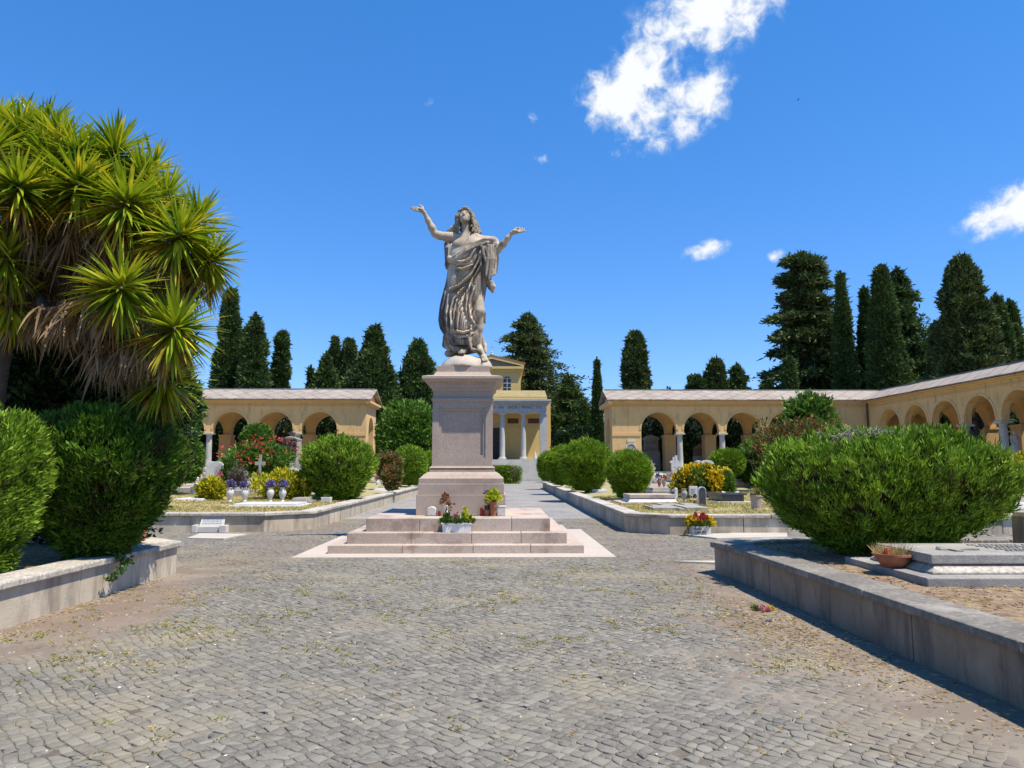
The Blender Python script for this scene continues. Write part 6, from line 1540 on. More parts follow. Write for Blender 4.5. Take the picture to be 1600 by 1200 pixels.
# many more small graves, crowded and alike
def small_grave(kind, x, y, lb, group, seed):
    r = random.Random(seed); z = float(terrZ(x, y))-.02; t = thing('grave', lb, 'grave', (x, y, z), group)
    m1 = M[r.choice(['white_marble', 'grey_stone', 'travertine_l', 'granite_step'])]; w = r.uniform(.38, .55); d = r.uniform(.8, 1.0); h = r.uniform(.16, .34)
    MB().frus(0, 0, [(w, 0), (w, h), (w-.06, h+.001), (w-.08, h+.12)], asp=d/w).build('slab', m1, t, world=False, bevel=.012)
    hm = M[r.choice(['white_marble', 'white_marble', 'grey_stone'])]; yb = d*.75; zt = h+.1
    if kind == 'cross':
        H = r.uniform(.6, 1.1); mb = MB().frus(0, yb, [(.14, zt), (.12, zt+.25)], asp=.7); mb.wallprism([(-.05, zt+.2), (.05, zt+.2), (.05, zt+.2+H*.55), (.22, zt+.2+H*.55), (.22, zt+.2+H*.7), (.05, zt+.2+H*.7), (.05, zt+.2+H), (-.05, zt+.2+H), (-.05, zt+.2+H*.7), (-.22, zt+.2+H*.7), (-.22, zt+.2+H*.55), (-.05, zt+.2+H*.55)], yb-.05, yb+.05)
        mb.build('cross', hm, t, world=False)
    elif kind == 'headstone':
        hw, H = r.uniform(.22, .34), r.uniform(.45, .8)
        MB().wallprism([(-hw, zt-.02), (hw, zt-.02), (hw, zt+H)]+[(hw*math.cos(PI*i/8), zt+H+hw*.6*math.sin(PI*i/8)) for i in range(1, 8)]+[(-hw, zt+H)], yb-.06, yb+.06).build('headstone', hm, t, world=False, bevel=.01)
    for k in range(r.choice([1, 2])):
        u = r.uniform(-w*.7, w*.7); s = r.uniform(.5, .8)
        v = MB().lathe((u, yb-.25, zt+.01), [(q*s, e*s) for q, e in URN], 12).build('vase', M[r.choice(['white_plastic', 'terracotta', 'grey_stone'])], t, True, world=False)
        flowers('flowers', M[r.choice(['redflower', 'pinkflower', 'limeflower', 'whiteflower', 'yellowflower', 'purple', 'greenplant'])], (u, yb-.25, zt+.5*s), .16*s, .26*s, 26, .11*s, .06*s, t, seed+k, world=False)
    return t
KINDS = ('slab', 'cross', 'headstone')
LB_R = {'slab': 'small low grave slab with vase in the crowded rows before the right gallery', 'cross': 'small grave with upright cross in the crowded rows before the right gallery', 'headstone': 'small grave with rounded headstone in the crowded rows before the right gallery'}
LB_L = {'slab': 'small low grave slab with vase in the crowded rows before the left gallery', 'cross': 'small grave with upright cross in the crowded rows before the left gallery', 'headstone': 'small grave with rounded headstone in the crowded rows before the left gallery'}
rq = random.Random(77)
for row, (yy, x0_, x1_, n_) in enumerate(((30.5, 5.8, 9.8, 3), (34, 6.4, 12.5, 4), (38, 7.2, 14, 4), (42.5, 8, 16, 5), (48, 9, 18, 5))):
    for i in range(n_):
        small_grave(KINDS[(row+i) % 3], x0_+(x1_-x0_)*(i+.5)/n_+rq.uniform(-.3, .3), yy+rq.uniform(-.6, .6), LB_R[KINDS[(row+i) % 3]], 'small graves before the right gallery', 700+row*10+i)
for row, (yy, x0_, x1_, n_) in enumerate(((29.5, -13.0, -10.2, 3), (33, -14.5, -9.0, 4), (41, -16.5, -7.5, 5), (47, -18, -8, 5))):
    for i in range(n_):
        small_grave(KINDS[(row+i+1) % 3], x0_+(x1_-x0_)*(i+.5)/n_+rq.uniform(-.3, .3), yy+rq.uniform(-.6, .6), LB_L[KINDS[(row+i+1) % 3]], 'small graves before the left gallery', 800+row*10+i)
for i, (x_, y_) in enumerate(((9.6, 19.8), (11.2, 20.4), (13.0, 19.6), (14.6, 21))): small_grave(KINDS[i % 3], x_, y_+3, ('low grave with vase behind the big right thuja, beyond the lane', 'grave with cross behind the big right thuja, beyond the lane', 'grave with headstone behind the big right thuja, beyond the lane', 'farther low grave with vase behind the big right thuja, beyond the lane')[i], 'graves behind the big right thuja', 900+i)
# little garden plants between the graves
def small_plant(x, y, kind, lb, group, seed):
    r = random.Random(seed); z = float(terrZ(x, y)); w = r.uniform(.22, .45); h = r.uniform(.35, .8)
    t = bush('garden_plant', lb, 'plant', (x, y, z), w, w, h, M[{'green': 'greenplant', 'gold': 'yellowleaf', 'rose': 'laurel', 'grey': 'topiary'}[kind]], 420, .11, .05, amp=.3, shell=.35, core=None, taper=.4, up=.7, seed=seed, group=group)
    if kind == 'rose': flowers('blossoms', M[r.choice(['pinkflower', 'redflower', 'whiteflower'])], (0, 0, h*.45), w*.95, h*.6, 22, .10, .07, t, seed, world=False)
rq = random.Random(91)
PK = {'green': 'small fresh green leafy plant growing between the graves', 'gold': 'small golden-leaved plant growing between the graves', 'rose': 'small flowering rose plant between the graves', 'grey': 'small grey-green feathery plant between the graves'}
for i in range(16):
    y = rq.uniform(27, 46); x = 5.2+(y-24)*.28+rq.uniform(-.5, 6.5); k_ = ('green', 'rose', 'grey', 'gold')[i % 4]
    small_plant(x, y, k_, PK[k_]+', right of the avenue', 'garden plants in the right bed', 950+i)
for i in range(14):
    y = rq.uniform(28, 46); x = -7.8-(y-26)*.12-rq.uniform(0, 7.5); k_ = ('rose', 'green', 'gold', 'grey')[i % 4]
    small_plant(x, y, k_, PK[k_]+', left of the avenue', 'garden plants in the left bed', 980+i)
# graves at the right border
BG = 'graves at the right border beyond the big thuja'
for a, b, y, d, tiers, mat, lb in ((1566, 1640, 800, 1.6, [(0, .14, .0), (.15, .12, .04)], 'white_marble', 'wide white tomb slab at the right border, nearest the thuja'), (1578, 1650, 783, 1.5, [(0, .2, .0), (.1, .15, .03)], 'white_marble', 'white tomb at the right border, second back'), (1580, 1640, 770, 1.3, [(0, .25, .0), (.15, .2, .05)], 'granite_step', 'pinkish tomb at the right border under the golden hedge plant')):
    tomb('tomb', lb, a, b, y, d, tiers, mat, group=BG)
for x, y, z, a, lb, sz in ((7.35, 9.9, .425, .3, 'pale upright stone post behind the big thuja at right', (.25, .2, .62)), (6.75, 9.0, .425, .1, 'small white stone block at the right end of the near tomb', (.16, .12, .16)), (7.15, 9.15, .425, -.2, 'pale flat stone block beyond the near tomb', (.22, .14, .09))):
    t = thing('stone_block', lb, 'stone', (x, y, z), None, a)
    MB().frus(0, 0, [(sz[0], -.02), (sz[0]*.96, sz[2]*.9), (sz[0]*.85, sz[2])], asp=sz[1]/sz[0]).build('block', M['travertine_l'], t, world=False, bevel=.015)
# --- near tomb in the right foreground
nt_ = thing('tomb', 'large two-tiered grey tomb with a relief cross on its lid in the right foreground', 'tomb', (5.7, 8.4, .42))
MB().box(4.40, 7.0, 7.55, 9.35, .38, .512).build('base', M['grey_stone'], nt_, bevel=.012)
MB().add([(4.60, 7.78, .513), (6.9, 7.78, .513), (6.9, 9.1, .513), (4.60, 9.1, .513), (4.60, 7.78, .535), (6.9, 7.78, .535), (6.9, 9.1, .535), (4.60, 9.1, .535), (4.70, 7.9, .605), (6.8, 7.9, .605), (6.8, 9.0, .605), (4.70, 9.0, .605)],
         [(3, 2, 1, 0), (8, 9, 10, 11)]+[(i, (i+1) % 4, 4+(i+1) % 4, 4+i) for i in range(4)]+[(4+i, 4+(i+1) % 4, 8+(i+1) % 4, 8+i) for i in range(4)]).build('chamfer', M['coping_l'], nt_, bevel=.004)
MB().box(4.64, 6.85, 7.86, 9.0, .612, .715).build('lid', M['grey_stone'], nt_, bevel=.012)
a, b = gnd(1465, 857, .73), gnd(1527, 857, .73); cy = (a.y+b.y)/2; xa, xb = a.x, b.x
MB().prism([(xa, cy-.05), (xa+.30*(xb-xa)-.045, cy-.05), (xa+.30*(xb-xa)-.045, cy-.19), (xa+.30*(xb-xa)+.045, cy-.19), (xa+.30*(xb-xa)+.045, cy-.05), (xb, cy-.05), (xb, cy+.05), (xa+.30*(xb-xa)+.045, cy+.05), (xa+.30*(xb-xa)+.045, cy+.19), (xa+.30*(xb-xa)-.045, cy+.19), (xa+.30*(xb-xa)-.045, cy+.05), (xa, cy+.05)], .714, .735).build('relief_cross', M['grey_stone'], nt_, bevel=.006)
mb = MB(); rr = random.Random(12)
for row in range(5):
    x = 5.62+.012*row
    while x < 6.7: w = rr.uniform(.03, .05); mb.box(x, x+w*.7, 8.72-row*.15, 8.78-row*.15, .7155, .727); x += w+(.05 if rr.random() < .18 else .012)
o_ = mb.build('raised_lettering', M['grey_stone'], nt_); o_['kind'] = 'stuff'
bp = Vector((4.50, 8.38, .513))
bo = thing('bowl_planter', 'shallow terracotta bowl of dry yellow grass on the near tomb base', 'planter', tuple(bp))
MB().lathe(tuple(bp), [(.10, 0), (.12, .01), (.17, .075), (.195, .125), (.215, .13), (.215, .155), (.19, .155), (.18, .12), (.02, .11)], 24, True).build('bowl', M['terracotta'], bo, True, auto=35)
rs = np.random.RandomState(31); n = 420; a = rs.uniform(0, 6.28, n); r = .17*np.sqrt(rs.rand(n))
Pp = np.stack([bp.x+r*np.cos(a), bp.y+r*np.sin(a), np.full(n, bp.z+.11)], 1)
V, Fq = leaf_quads(Pp, unit(np.stack([np.cos(a)*.35, np.sin(a)*.35, np.ones(n)], 1)+rs.normal(0, .3, (n, 3))), rs.uniform(.06, .2, n), .008, rs)
link('dry_grass', npmesh('dry_grass', V, Fq), M['straw'], bo)
n = 90; V, Fq = leaf_quads(Pp[:n]+np.array([.04, 0, 0]), unit(rs.normal(0, .6, (n, 3))+np.array([0, 0, .8])), .07, .018, rs); link('green_sprigs', npmesh('green_sprigs', V, Fq), M['greenplant'], bo)
def candle(label, x, y, z, r, h, mat='red', lid=True, group='red grave candles'):
    t = thing('grave_candle', label, 'candle', (x, y, z), group)
    MB().lathe((0, 0, 0), [(r*.9, 0), (r, .01), (r, h*.8), (r*.85, h*.84)], 14).build('jar', M[mat], t, True, world=False, auto=40)
    MB().lathe((0, 0, h*.842), [(r*.95, 0), (r*.95, h*.1), (r*.5, h*.16)], 14).build('lid', plain('candle_lid', (.45, .12, .06), .4), t, True, world=False, auto=40)
    return t
candle('red plastic grave candle standing in the terracotta bowl of dry grass', bp.x-.10, bp.y-.08, bp.z+.11, .035, .12)
# --- things on the monument steps
zs3 = .642
def on_step(px, Y=15.24): q = at(px, 730, Y); return Vector((q.x, Y, zs3))
p = on_step(675)
dm = thing('marker_stone', 'small white domed marble stone on the top step, left of the dried bouquet', 'marker', tuple(p)); s = p.y/F
MB().wallprism([(p.x-7.5*s, p.z), (p.x+7.5*s, p.z), (p.x+7.5*s, p.z+9.5*s), (p.x+5*s, p.z+13*s), (p.x, p.z+14.5*s), (p.x-5*s, p.z+13*s), (p.x-7.5*s, p.z+9.5*s)], p.y, p.y+.16).build('stone', M['white_marble'], dm, bevel=.02)
p = on_step(687); candle('short red grave candle between the domed stone and the white vase', p.x, p.y+.03, p.z, .032, .10)
p = on_step(697.5); s = p.y/F
dv = thing('vase', 'white cylinder vase with withered orange and brown flowers on the top step', 'vase', tuple(p))
MB().lathe(tuple(p), [(2.9*s, 0), (3.0*s, .01), (3.7*s, 16*s), (3.4*s, 16*s), (2.8*s, 6*s)], 16).build('vase', M['white_plastic'], dv, True, auto=40)
flowers('withered_flowers', M['dryflower'], (p.x-.02, p.y, p.z+17*s), 6*s, 17*s, 60, .075, .05, dv, 280)
rr = random.Random(8); mb = MB()
for i in range(9):
    e = Vector((p.x+rr.uniform(-.02, .20), p.y+rr.uniform(-.08, .05), p.z+rr.uniform(5, 22)*s)); mb.tube([(p.x, p.y, p.z+15*s), (p.x+.05, p.y-.02, p.z+19*s), e], [.006, .005, .004], 4)
    for k in range(4): q = e+Vector((rr.uniform(-.025, .025), rr.uniform(-.02, .02), rr.uniform(-.025, .025))); mb.tube([e, q], [.007, .012], 4)
mb.build('dry_stems', M['twig'], dv)
p = on_step(752.5); candle('tall red grave candle left of the black flowerpot', p.x, p.y+.03, p.z, .034, .17)
p = on_step(745); ds = thing('saucer', 'flat grey dish beside the tall red candle', 'dish', tuple(p)); MB().lathe(tuple(p), [(.06, 0), (.085, .018), (.08, .022), (.02, .012)], 16).build('dish', M['grey_stone'], ds, True)
p = on_step(761); s = p.y/F
bpot = thing('flowerpot', 'small brown pot with black collar between red candle and tall terracotta vase', 'flowerpot', tuple(p))
MB().lathe(tuple(p), [(3.3*s, 0), (3.8*s, 9*s), (3.5*s, 9*s)], 14).build('pot', M['terracotta'], bpot, True, auto=40); MB().lathe((p.x, p.y, p.z+9*s+.001), [(3.9*s, 0), (4.1*s, 6.5*s), (3.6*s, 6.5*s)], 14).build('collar', M['black'], bpot, True, auto=40)
flowers('withered_sprig', M['straw'], (p.x, p.y, p.z+15*s), 2*s, 6*s, 10, .06, .02, bpot, 284)
p = on_step(770.5); s = p.y/F
tv = thing('vase', 'tall terracotta vase with lime yellow bouquet on the top step', 'vase', tuple(p))
MB().lathe(tuple(p), [(4.4*s, 0), (4.6*s, .01), (5.4*s, 20*s), (5.7*s, 20.2*s), (5.7*s, 22*s), (5.0*s, 22*s), (4.6*s, 12*s)], 18).build('vase', M['terracotta'], tv, True, auto=40)
flowers('flowers', M['limeflower'], (p.x+.01, p.y, p.z+23*s), 11*s, 17*s, 120, .075, .055, tv, 286)
flowers('leaves', M['greenplant'], (p.x, p.y, p.z+21*s), 8*s, 8*s, 30, .09, .04, tv, 287)
flowers('dark_blooms', M['purple'], (p.x-10*s, p.y, p.z+33*s), 4*s, 5*s, 14, .05, .03, tv, 288)
p = on_step(783.5); s = p.y/F
cu = thing('marker_stone', 'white marble cube stone on the top step, right of the terracotta vase', 'marker', tuple(p))
MB().box(p.x-6.5*s, p.x+6.5*s, p.y, p.y+.17, p.z, p.z+12.5*s).build('stone', M['white_marble'], cu, bevel=.012)
MB().box(p.x-6.8*s, p.x+6.8*s, p.y-.006, p.y+.176, p.z+12.5*s+.001, p.z+15*s).build('cap', M['white_marble'], cu, bevel=.01)
zs2 = .384; p = at(714, 730, 14.31); p.z = zs2; s = p.y/F
tg = thing('flower_trough', 'white rectangular trough of mixed flowers standing on the middle step', 'planter', tuple(p))
W1, W2, d1, d2, hh = 21*s, 24*s, .09, .105, 14.5*s
mb = MB(); yc = p.y+.11
def ringq(w, d, z): return [(p.x-w, yc-d, z), (p.x+w, yc-d, z), (p.x+w, yc+d, z), (p.x-w, yc+d, z)]
vs = ringq(W1, d1, p.z)+ringq(W2-.02, d2-.01, p.z+hh-.03)+ringq(W2, d2, p.z+hh-.028)+ringq(W2, d2, p.z+hh)+ringq(W2-.02, d2-.02, p.z+hh)+ringq(W2-.03, d2-.03, p.z+hh-.04)
fs = [(3, 2, 1, 0)]+[(k*4+i, k*4+(i+1) % 4, k*4+4+(i+1) % 4, k*4+4+i) for k in range(5) for i in range(4)]+[(20, 21, 22, 23)]
mb.add(vs, fs).build('trough', M['white_plastic'], tg, bevel=.006)
zt = p.z+hh-.03
for nm, m_, ox, r, h, n, L, sd in (('leaves', 'greenplant', -.22, .10, .16, 50, .10, 1), ('leaves', 'greenplant', .0, .16, .12, 60, .09, 2), ('magenta_flowers', 'pinkflower', -.05, .07, .18, 26, .07, 3), ('purple_flowers', 'purple', -.08, .06, .13, 16, .06, 4), ('white_flowers', 'whiteflower', .07, .07, .19, 22, .06, 5), ('yellow_lily', 'limeflower', .16, .035, .32, 30, .08, 6), ('yellow_lily', 'limeflower', .24, .05, .17, 26, .08, 7), ('leaves', 'greenplant', .24, .08, .16, 26, .10, 8), ('withered_flowers', 'dryflower', .02, .05, .2, 12, .06, 9)):
    flowers(nm, M[m_], (p.x+ox, yc, zt), r, h, n, L, L*.5, tg, 300+sd, up=.8)
# --- white planter box with script, at the right front wall
p = at(1093.5, 730, 17.52); p.z = .0; s = p.y/F
pb = thing('flower_box', 'white stone flower box with dark script and yellow and red flowers at the right wall', 'planter', tuple(p))
MB().box(p.x-14.5*s, p.x+14.5*s, p.y, p.y+.28, p.z, p.z+15.5*s).build('box', M['white_marble'], pb, bevel=.008)
mb = MB()
def stroke(pts, w=.008): mb.tube([(p.x+(x-14.5)*s, p.y-.004, p.z+(15.5-z)*s) for x, z in pts], w, 4)
stroke([(2.2, 3.6), (3.2, 3.0), (2.6, 5.8)]); stroke([(4.2, 3.2), (5.6, 3.8), (4.4, 5.4)]); stroke([(6.4, 3.2), (7.4, 5.2), (8.4, 3.2)]); stroke([(9.6, 3.2), (9.6, 5.4)]); stroke([(11, 3.2), (11.2, 5.4), (12.4, 4.0)]); stroke([(13.4, 3.2), (13.4, 5.4), (14.6, 5.4)])
stroke([(2.4, 13), (3.6, 9), (5.2, 6.6), (7.6, 6.4)]); stroke([(3.4, 9.6), (6.0, 9.0)]); stroke([(6.0, 12.4), (7.6, 8.2), (8.6, 10.6), (10.0, 7.8), (10.6, 12.6)]); stroke([(11.6, 10.0), (12.2, 7.6), (13.4, 9.8)])
for x in (15.2, 16.8, 18.4, 20.2): stroke([(x, 7.4), (x-.1, 10.0)])
stroke([(15.2, 8.6), (16.8, 8.4)])
mb.build('lettering', M['ink'], pb)
zt = p.z+15.5*s; yc = p.y+.14
for nm, m_, ox, r, h, n, sd in (('leaves', 'greenplant', 0, .34, .10, 70, 1), ('yellow_flowers', 'yellowflower', -.2, .13, .22, 60, 2), ('yellow_flowers', 'yellowflower', .22, .12, .2, 60, 3), ('orange_flowers', 'yellowflower', .03, .15, .14, 40, 4), ('red_flowers', 'redflower', -.07, .12, .28, 60, 5), ('red_flowers', 'redflower', .10, .10, .28, 50, 6)):
    flowers(nm, M[m_], (p.x+ox, yc, zt), r, h, n, .085, .06, pb, 320+sd, up=.6)
# --- white book-shaped grave marker at the left wall
a, b = gnd(299.5, 832.5), gnd(352.5, 832.5); y0 = a.y; s = y0/F
mk = thing('grave_marker', 'white marble marker like an open lectern with grey inscription lines at the left wall', 'grave marker', ((a.x+b.x)/2, y0, 0))
MB().box(a.x, a.x+7*s, y0, y0+.22, 0, 11.5*s).build('block', M['white_marble'], mk, bevel=.008)
MB().box(b.x-11*s, b.x, y0, y0+.22, 0, 11*s).build('block', M['white_marble'], mk, bevel=.008)
MB().box(a.x+7.1*s, b.x-11.1*s, y0+.06, y0+.24, 0, 9*s).build('base', M['white_marble'], mk, bevel=.008)
xl, xr = a.x+9*s, b.x-6.5*s
def pt(u, v, off=0.0): return (xl+(xr-xl)*u+(.03*v if u < .5 else .03*v), y0+.07+.14*v-off*.8, 8*s+(27.0-8)*s*v+off*.5)
mb = MB(); q = [pt(0, 0), pt(1, 0), pt(1, 1), pt(0, 1)]; mb.add(q+[(x, y+.06, z) for x, y, z in q], [(0, 1, 2, 3), (7, 6, 5, 4), (0, 4, 5, 1), (1, 5, 6, 2), (2, 6, 7, 3), (3, 7, 4, 0)])
mb.build('tablet', M['white_marble'], mk)
mb = MB(); rr = random.Random(3)
for i, v in enumerate((.86, .70, .56, .42, .28)):
    u = .08
    while u < .9:
        w = rr.uniform(.06, .16); q = [pt(u, v-.022, .004), pt(min(.92, u+w), v-.022, .004), pt(min(.92, u+w), v+.022, .004), pt(u, v+.022, .004)]; mb.add(q, [(0, 1, 2, 3)]); u += w+.025
mb.build('inscription', M['inkgrey'], mk)
# --- left foreground: pot, paper card, ivy
p = gnd(215, 846, .487); s = p.y/F
tp = thing('flowerpot', 'square terracotta pot with bare stalk at the left wall corner', 'flowerpot', tuple(p))
MB().frus(p.x, p.y, [(7.2*s, p.z), (9.0*s, p.z+12*s), (9.6*s, p.z+12.1*s), (9.6*s, p.z+16*s), (8.2*s, p.z+16*s), (8, p.z+13*s)][:5]).build('pot', M['terracotta'], tp, bevel=.006)
mb = MB(); mb.tube([(p.x, p.y, p.z+14*s), (p.x-.01, p.y, p.z+24*s), (p.x+.015, p.y-.01, p.z+34*s)], [.008, .007, .004], 5); mb.tube([(p.x-.01, p.y, p.z+24*s), (p.x+.05, p.y-.02, p.z+30*s)], [.005, .003], 4)
mb.build('stalk', M['twig'], tp)
p = gnd(183, 851, .487); s = p.y/F
cd = thing('photo_card', 'white and blue photo card propped at the foot of the dark thuja', 'card', tuple(p))
MB().wallprism([(p.x-11*s, p.z), (p.x+10*s, p.z+.01), (p.x+7*s, p.z+15*s), (p.x-9*s, p.z+16*s)], p.y, p.y+.012).build('card', M['white_plastic'], cd)
MB().wallprism([(p.x-6*s, p.z+4*s), (p.x+5*s, p.z+4*s), (p.x+4*s, p.z+11*s), (p.x-5*s, p.z+12*s)], p.y-.004, p.y-.001).build('print', plain('pale_blue_print', (.2, .32, .55), .5), cd)
iv = thing('ivy_vine', 'thin ivy vine climbing by the pot and trailing over the left coping', 'ivy', tuple(gnd(190, 860, .487)))
ivp = [tuple(at(200, 806, 10.7)), tuple(at(204, 828, 10.65)), tuple(at(198, 846, 10.5)), tuple(gnd(188, 858, .51)), (-5.03, gnd(178, 868, .5).y, .505), (-4.985, at(172, 880, 9.9).y, .40), (-4.99, 9.7, .30), (-5.0, 9.45, .22)]
MB().tube(ivp, .006, 5).build('stem', M['bark'], iv, True)
rs = np.random.RandomState(33); ii = rs.uniform(0, len(ivp)-1.01, 330); i0 = ii.astype(int); A = np.array(ivp); Pv = A[i0]+(A[i0+1]-A[i0])*(ii-i0)[:, None]+rs.normal(0, .028, (330, 3))
V, Fq = leaf_quads(Pv, unit(rs.normal(0, .6, (330, 3))+np.array([.4, -.3, -.2])), rs.uniform(.035, .07, 330), .045, rs); link('leaves', npmesh('leaves', V, Fq), M['greenplant'], iv)
# --- fallen plastic flowers in the corner by the right wall
p = gnd(1193, 954)
ff = thing('fallen_flowers', 'fallen plastic flowers, pink, green and yellow, beside the right wall shadow', 'flowers', tuple(p))
for nm, m_, px, py, n in (('pink_flower', 'pinkflower', 1190, 954, 26), ('pink_flower', 'pinkflower', 1197, 957, 20), ('yellow_flower', 'yellowflower', 1203, 955, 18), ('green_leaf', 'greenplant', 1180, 954, 16)):
    flowers(nm, M[m_], tuple(gnd(px, py)), .045, .035, n, .05, .03, ff, 350+n, per=3)
p = gnd(1203, 972); fw_ = thing('fallen_flower', 'single white and pink fallen bloom on the straw by the right wall', 'flowers', tuple(p)); flowers('petals', M['whiteflower'], tuple(p), .03, .03, 16, .035, .03, fw_, 360, per=3); flowers('centre', M['pinkflower'], tuple(p), .015, .02, 6, .02, .02, fw_, 361, per=3)
# --- weeds, straw, petals: nobody could count them
def clear_of(x, y):
    ok = np.ones(len(x), bool)
    for T in (T_NR, T_NL, T_FR, T_FL): ok &= ~inpoly(x, y, T)
    return ok & ~((np.abs(x-XC) < 2.98) & (np.abs(y-YC) < 2.98))
def stuff(name, mat, n, box, L, W, up, seed, dens=None, z=0.0, tuft=1, tr=.03, zf=None, inside=None):
    rs = np.random.RandomState(seed); x = rs.uniform(box[0], box[1], n*4); y = rs.uniform(box[2], box[3], n*4)
    ok = clear_of(x, y) if inside is None else inpoly(x, y, shrink(inside, .45))
    if dens is not None: ok &= rs.rand(len(x)) < dens(x, y)
    x, y = x[ok][:n], y[ok][:n]; x = np.repeat(x, tuft)+rs.normal(0, tr, len(x)*tuft)*(tuft > 1); y = np.repeat(y, tuft)+rs.normal(0, tr, len(y)*tuft)*(tuft > 1)
    m = len(x); zz = np.full(m, z) if zf is None else zf(x, y)
    P0 = np.stack([x, y, zz], 1); a = rs.uniform(0, 6.28, m)
    D = unit(np.stack([np.cos(a), np.sin(a), up+rs.normal(0, .25*max(up, .12), m)], 1))
    V, Fq = leaf_quads(P0, D, L*rs.uniform(.5, 1.4, m), W, rs, fold=.05)
    V[:, 2] = np.maximum(V[:, 2], (z if zf is None else .4)-.004)
    if zf is None: V[:, 2] += sag(V[:, 0], V[:, 1])+.001
    o = link(name, npmesh(name, V, Fq), mat, None, False); tag(o, kind='stuff')
n2 = lambda x, y, f, s: sn(np.stack([x, y, 0*x], 1), f, s, 3)
g1 = lambda x, y, cx, cy, sx, sy: np.exp(-((x-cx)/sx)**2-((y-cy)/sy)**2)
wd = lambda x, y: np.clip(n2(x, y, .4, 41)*1.4+.05, 0, 1)*np.clip(.25+1.2*g1(x, y, -1, 9.5, 3.2, 2.2)+.9*g1(x, y, 1.8, 6.6, 1.5, .5)+1.1*g1(x, y, -2.9, 7.4, 1.6, 1.2)+.7*g1(x, y, 0, 7.2, 3, .5), 0, 1)
stuff('grass', M['weed'], 620, (-5, 3.4, 4.2, 13), .045, .010, .55, 51, wd, -.004, 9, .028)
stuff('grass', M['straw'], 620, (-5, 3.4, 4.2, 13), .045, .010, .25, 52, wd, -.002, 7, .03)
st_d = lambda x, y: np.clip(1.2*g1(x, y, 2.75, 7.7, .42, 1.2)+.6*g1(x, y, 3.2, 6.4, .35, 2.4)+.35*g1(x, y, 1.9, 6.3, 1.3, .22)+.5*g1(x, y, -5.0, 8.6, .15, 2.5), 0, 1)
stuff('straw', M['straw'], 9000, (-5.1, 3.5, 4.5, 11), .055, .009, .10, 53, st_d, .003)
stuff('straw', M['yucca_dead'], 2500, (-5.1, 3.5, 4.5, 11), .05, .012, .08, 54, st_d, .003)
stuff('petals', M['petal'], 850, (-5.1, 3.5, 3.9, 13), .022, .014, .05, 55, lambda x, y: np.clip(.18+.7*g1(x, y, 2.3, 7.0, 1.0, 1.6)+.4*g1(x, y, -3.8, 8.4, 1.2, 1.8), 0, 1), .004)
stuff('pebbles', M['marble_clean'], 160, (-5.1, 3.5, 3.9, 13), .018, .014, .3, 57, None, .003)
flatz = lambda x, y: np.full(len(x), .43)
stuff('straw', M['straw'], 9000, (3.6, 9, 3.5, 12), .06, .009, .18, 58, lambda x, y: np.clip(.35+n2(x, y, .6, 42), 0, 1), zf=flatz, inside=T_NR)
stuff('straw', M['yucca_dead'], 5000, (3.6, 9, 3.5, 12), .05, .012, .12, 59, lambda x, y: np.clip(.4-n2(x, y, .6, 42), 0, 1), zf=flatz, inside=T_NR)
stuff('straw', M['straw'], 4000, (-9, -5.2, 6, 12), .06, .009, .18, 60, None, zf=flatz, inside=T_NL)
tz = lambda x, y: terrZ(x, y)+.01
stuff('grass', M['weed'], 14000, (3.5, 14, 18, 30), .09, .016, .8, 61, lambda x, y: np.clip(.5+n2(x, y, .25, 43), 0, 1), zf=tz, inside=T_FR)
stuff('grass', M['straw'], 12000, (3.5, 14, 18, 30), .08, .016, .6, 62, None, zf=tz, inside=T_FR)
stuff('grass', M['weed'], 8000, (-14, -5.2, 18.5, 30), .09, .016, .8, 63, lambda x, y: np.clip(.4+n2(x, y, .25, 44), 0, 1), zf=tz, inside=T_FL)
stuff('grass', M['straw'], 14000, (-14, -5.2, 18.5, 30), .08, .016, .6, 64, None, zf=tz, inside=T_FL)
# --- monuments inside the galleries
YM = 65.4; mx = Xat(1019, YM)
wm = thing('wall_monument', 'grey carved marble wall monument in the first arch of the right gallery', 'monument', (mx, YM, ZB)); s = YM/F
MB().box(mx-13*s, mx+13*s, YM, YM+.5, ZB, Zat(705, YM)).build('base', M['grey_stone'], wm, bevel=.02)
MB().box(mx-11*s, mx+11*s, YM+.1, YM+.5, Zat(705, YM)+.001, Zat(687, YM)).build('panel', M['grey_stone'], wm, bevel=.02)
MB().wallprism([(mx-13*s, Zat(687, YM)+.002), (mx+13*s, Zat(687, YM)+.002), (mx+11*s, Zat(683, YM)), (mx, Zat(679, YM)), (mx-11*s, Zat(683, YM))], YM, YM+.5).build('pediment', M['grey_stone'], wm)
mb = MB(); rr = random.Random(4)
for i in range(7):
    x = mx+(-8+2.6*i)*s; mb.tube([(x, YM+.06, Zat(703, YM)), (x+rr.uniform(-.08, .08), YM+.03, Zat(697, YM)), (x+rr.uniform(-.1, .1), YM+.05, Zat(691, YM))], [.06, .09, .05], 6)
mb.build('relief', M['grey_stone'], wm, True)
YM = 65.4; mx = Xat(1096, YM)
wm = thing('wall_monument', 'dark brick-topped relief monument in the second arch of the right gallery', 'monument', (mx, YM, ZB)); s = YM/F
MB().box(mx-11*s, mx+11*s, YM, YM+.5, ZB, Zat(712, YM)).build('base', M['grey_stone'], wm, bevel=.02)
MB().box(mx-10*s, mx+10*s, YM+.1, YM+.5, Zat(712, YM)+.001, Zat(701, YM)).build('panel', plain('brown_relief', (.16, .10, .07), .8), wm, bevel=.02)
MB().wallprism([(mx-11*s, Zat(701, YM)+.002), (mx+11*s, Zat(701, YM)+.002), (mx, Zat(693, YM))], YM, YM+.5).build('pediment', M['terracotta'], wm)
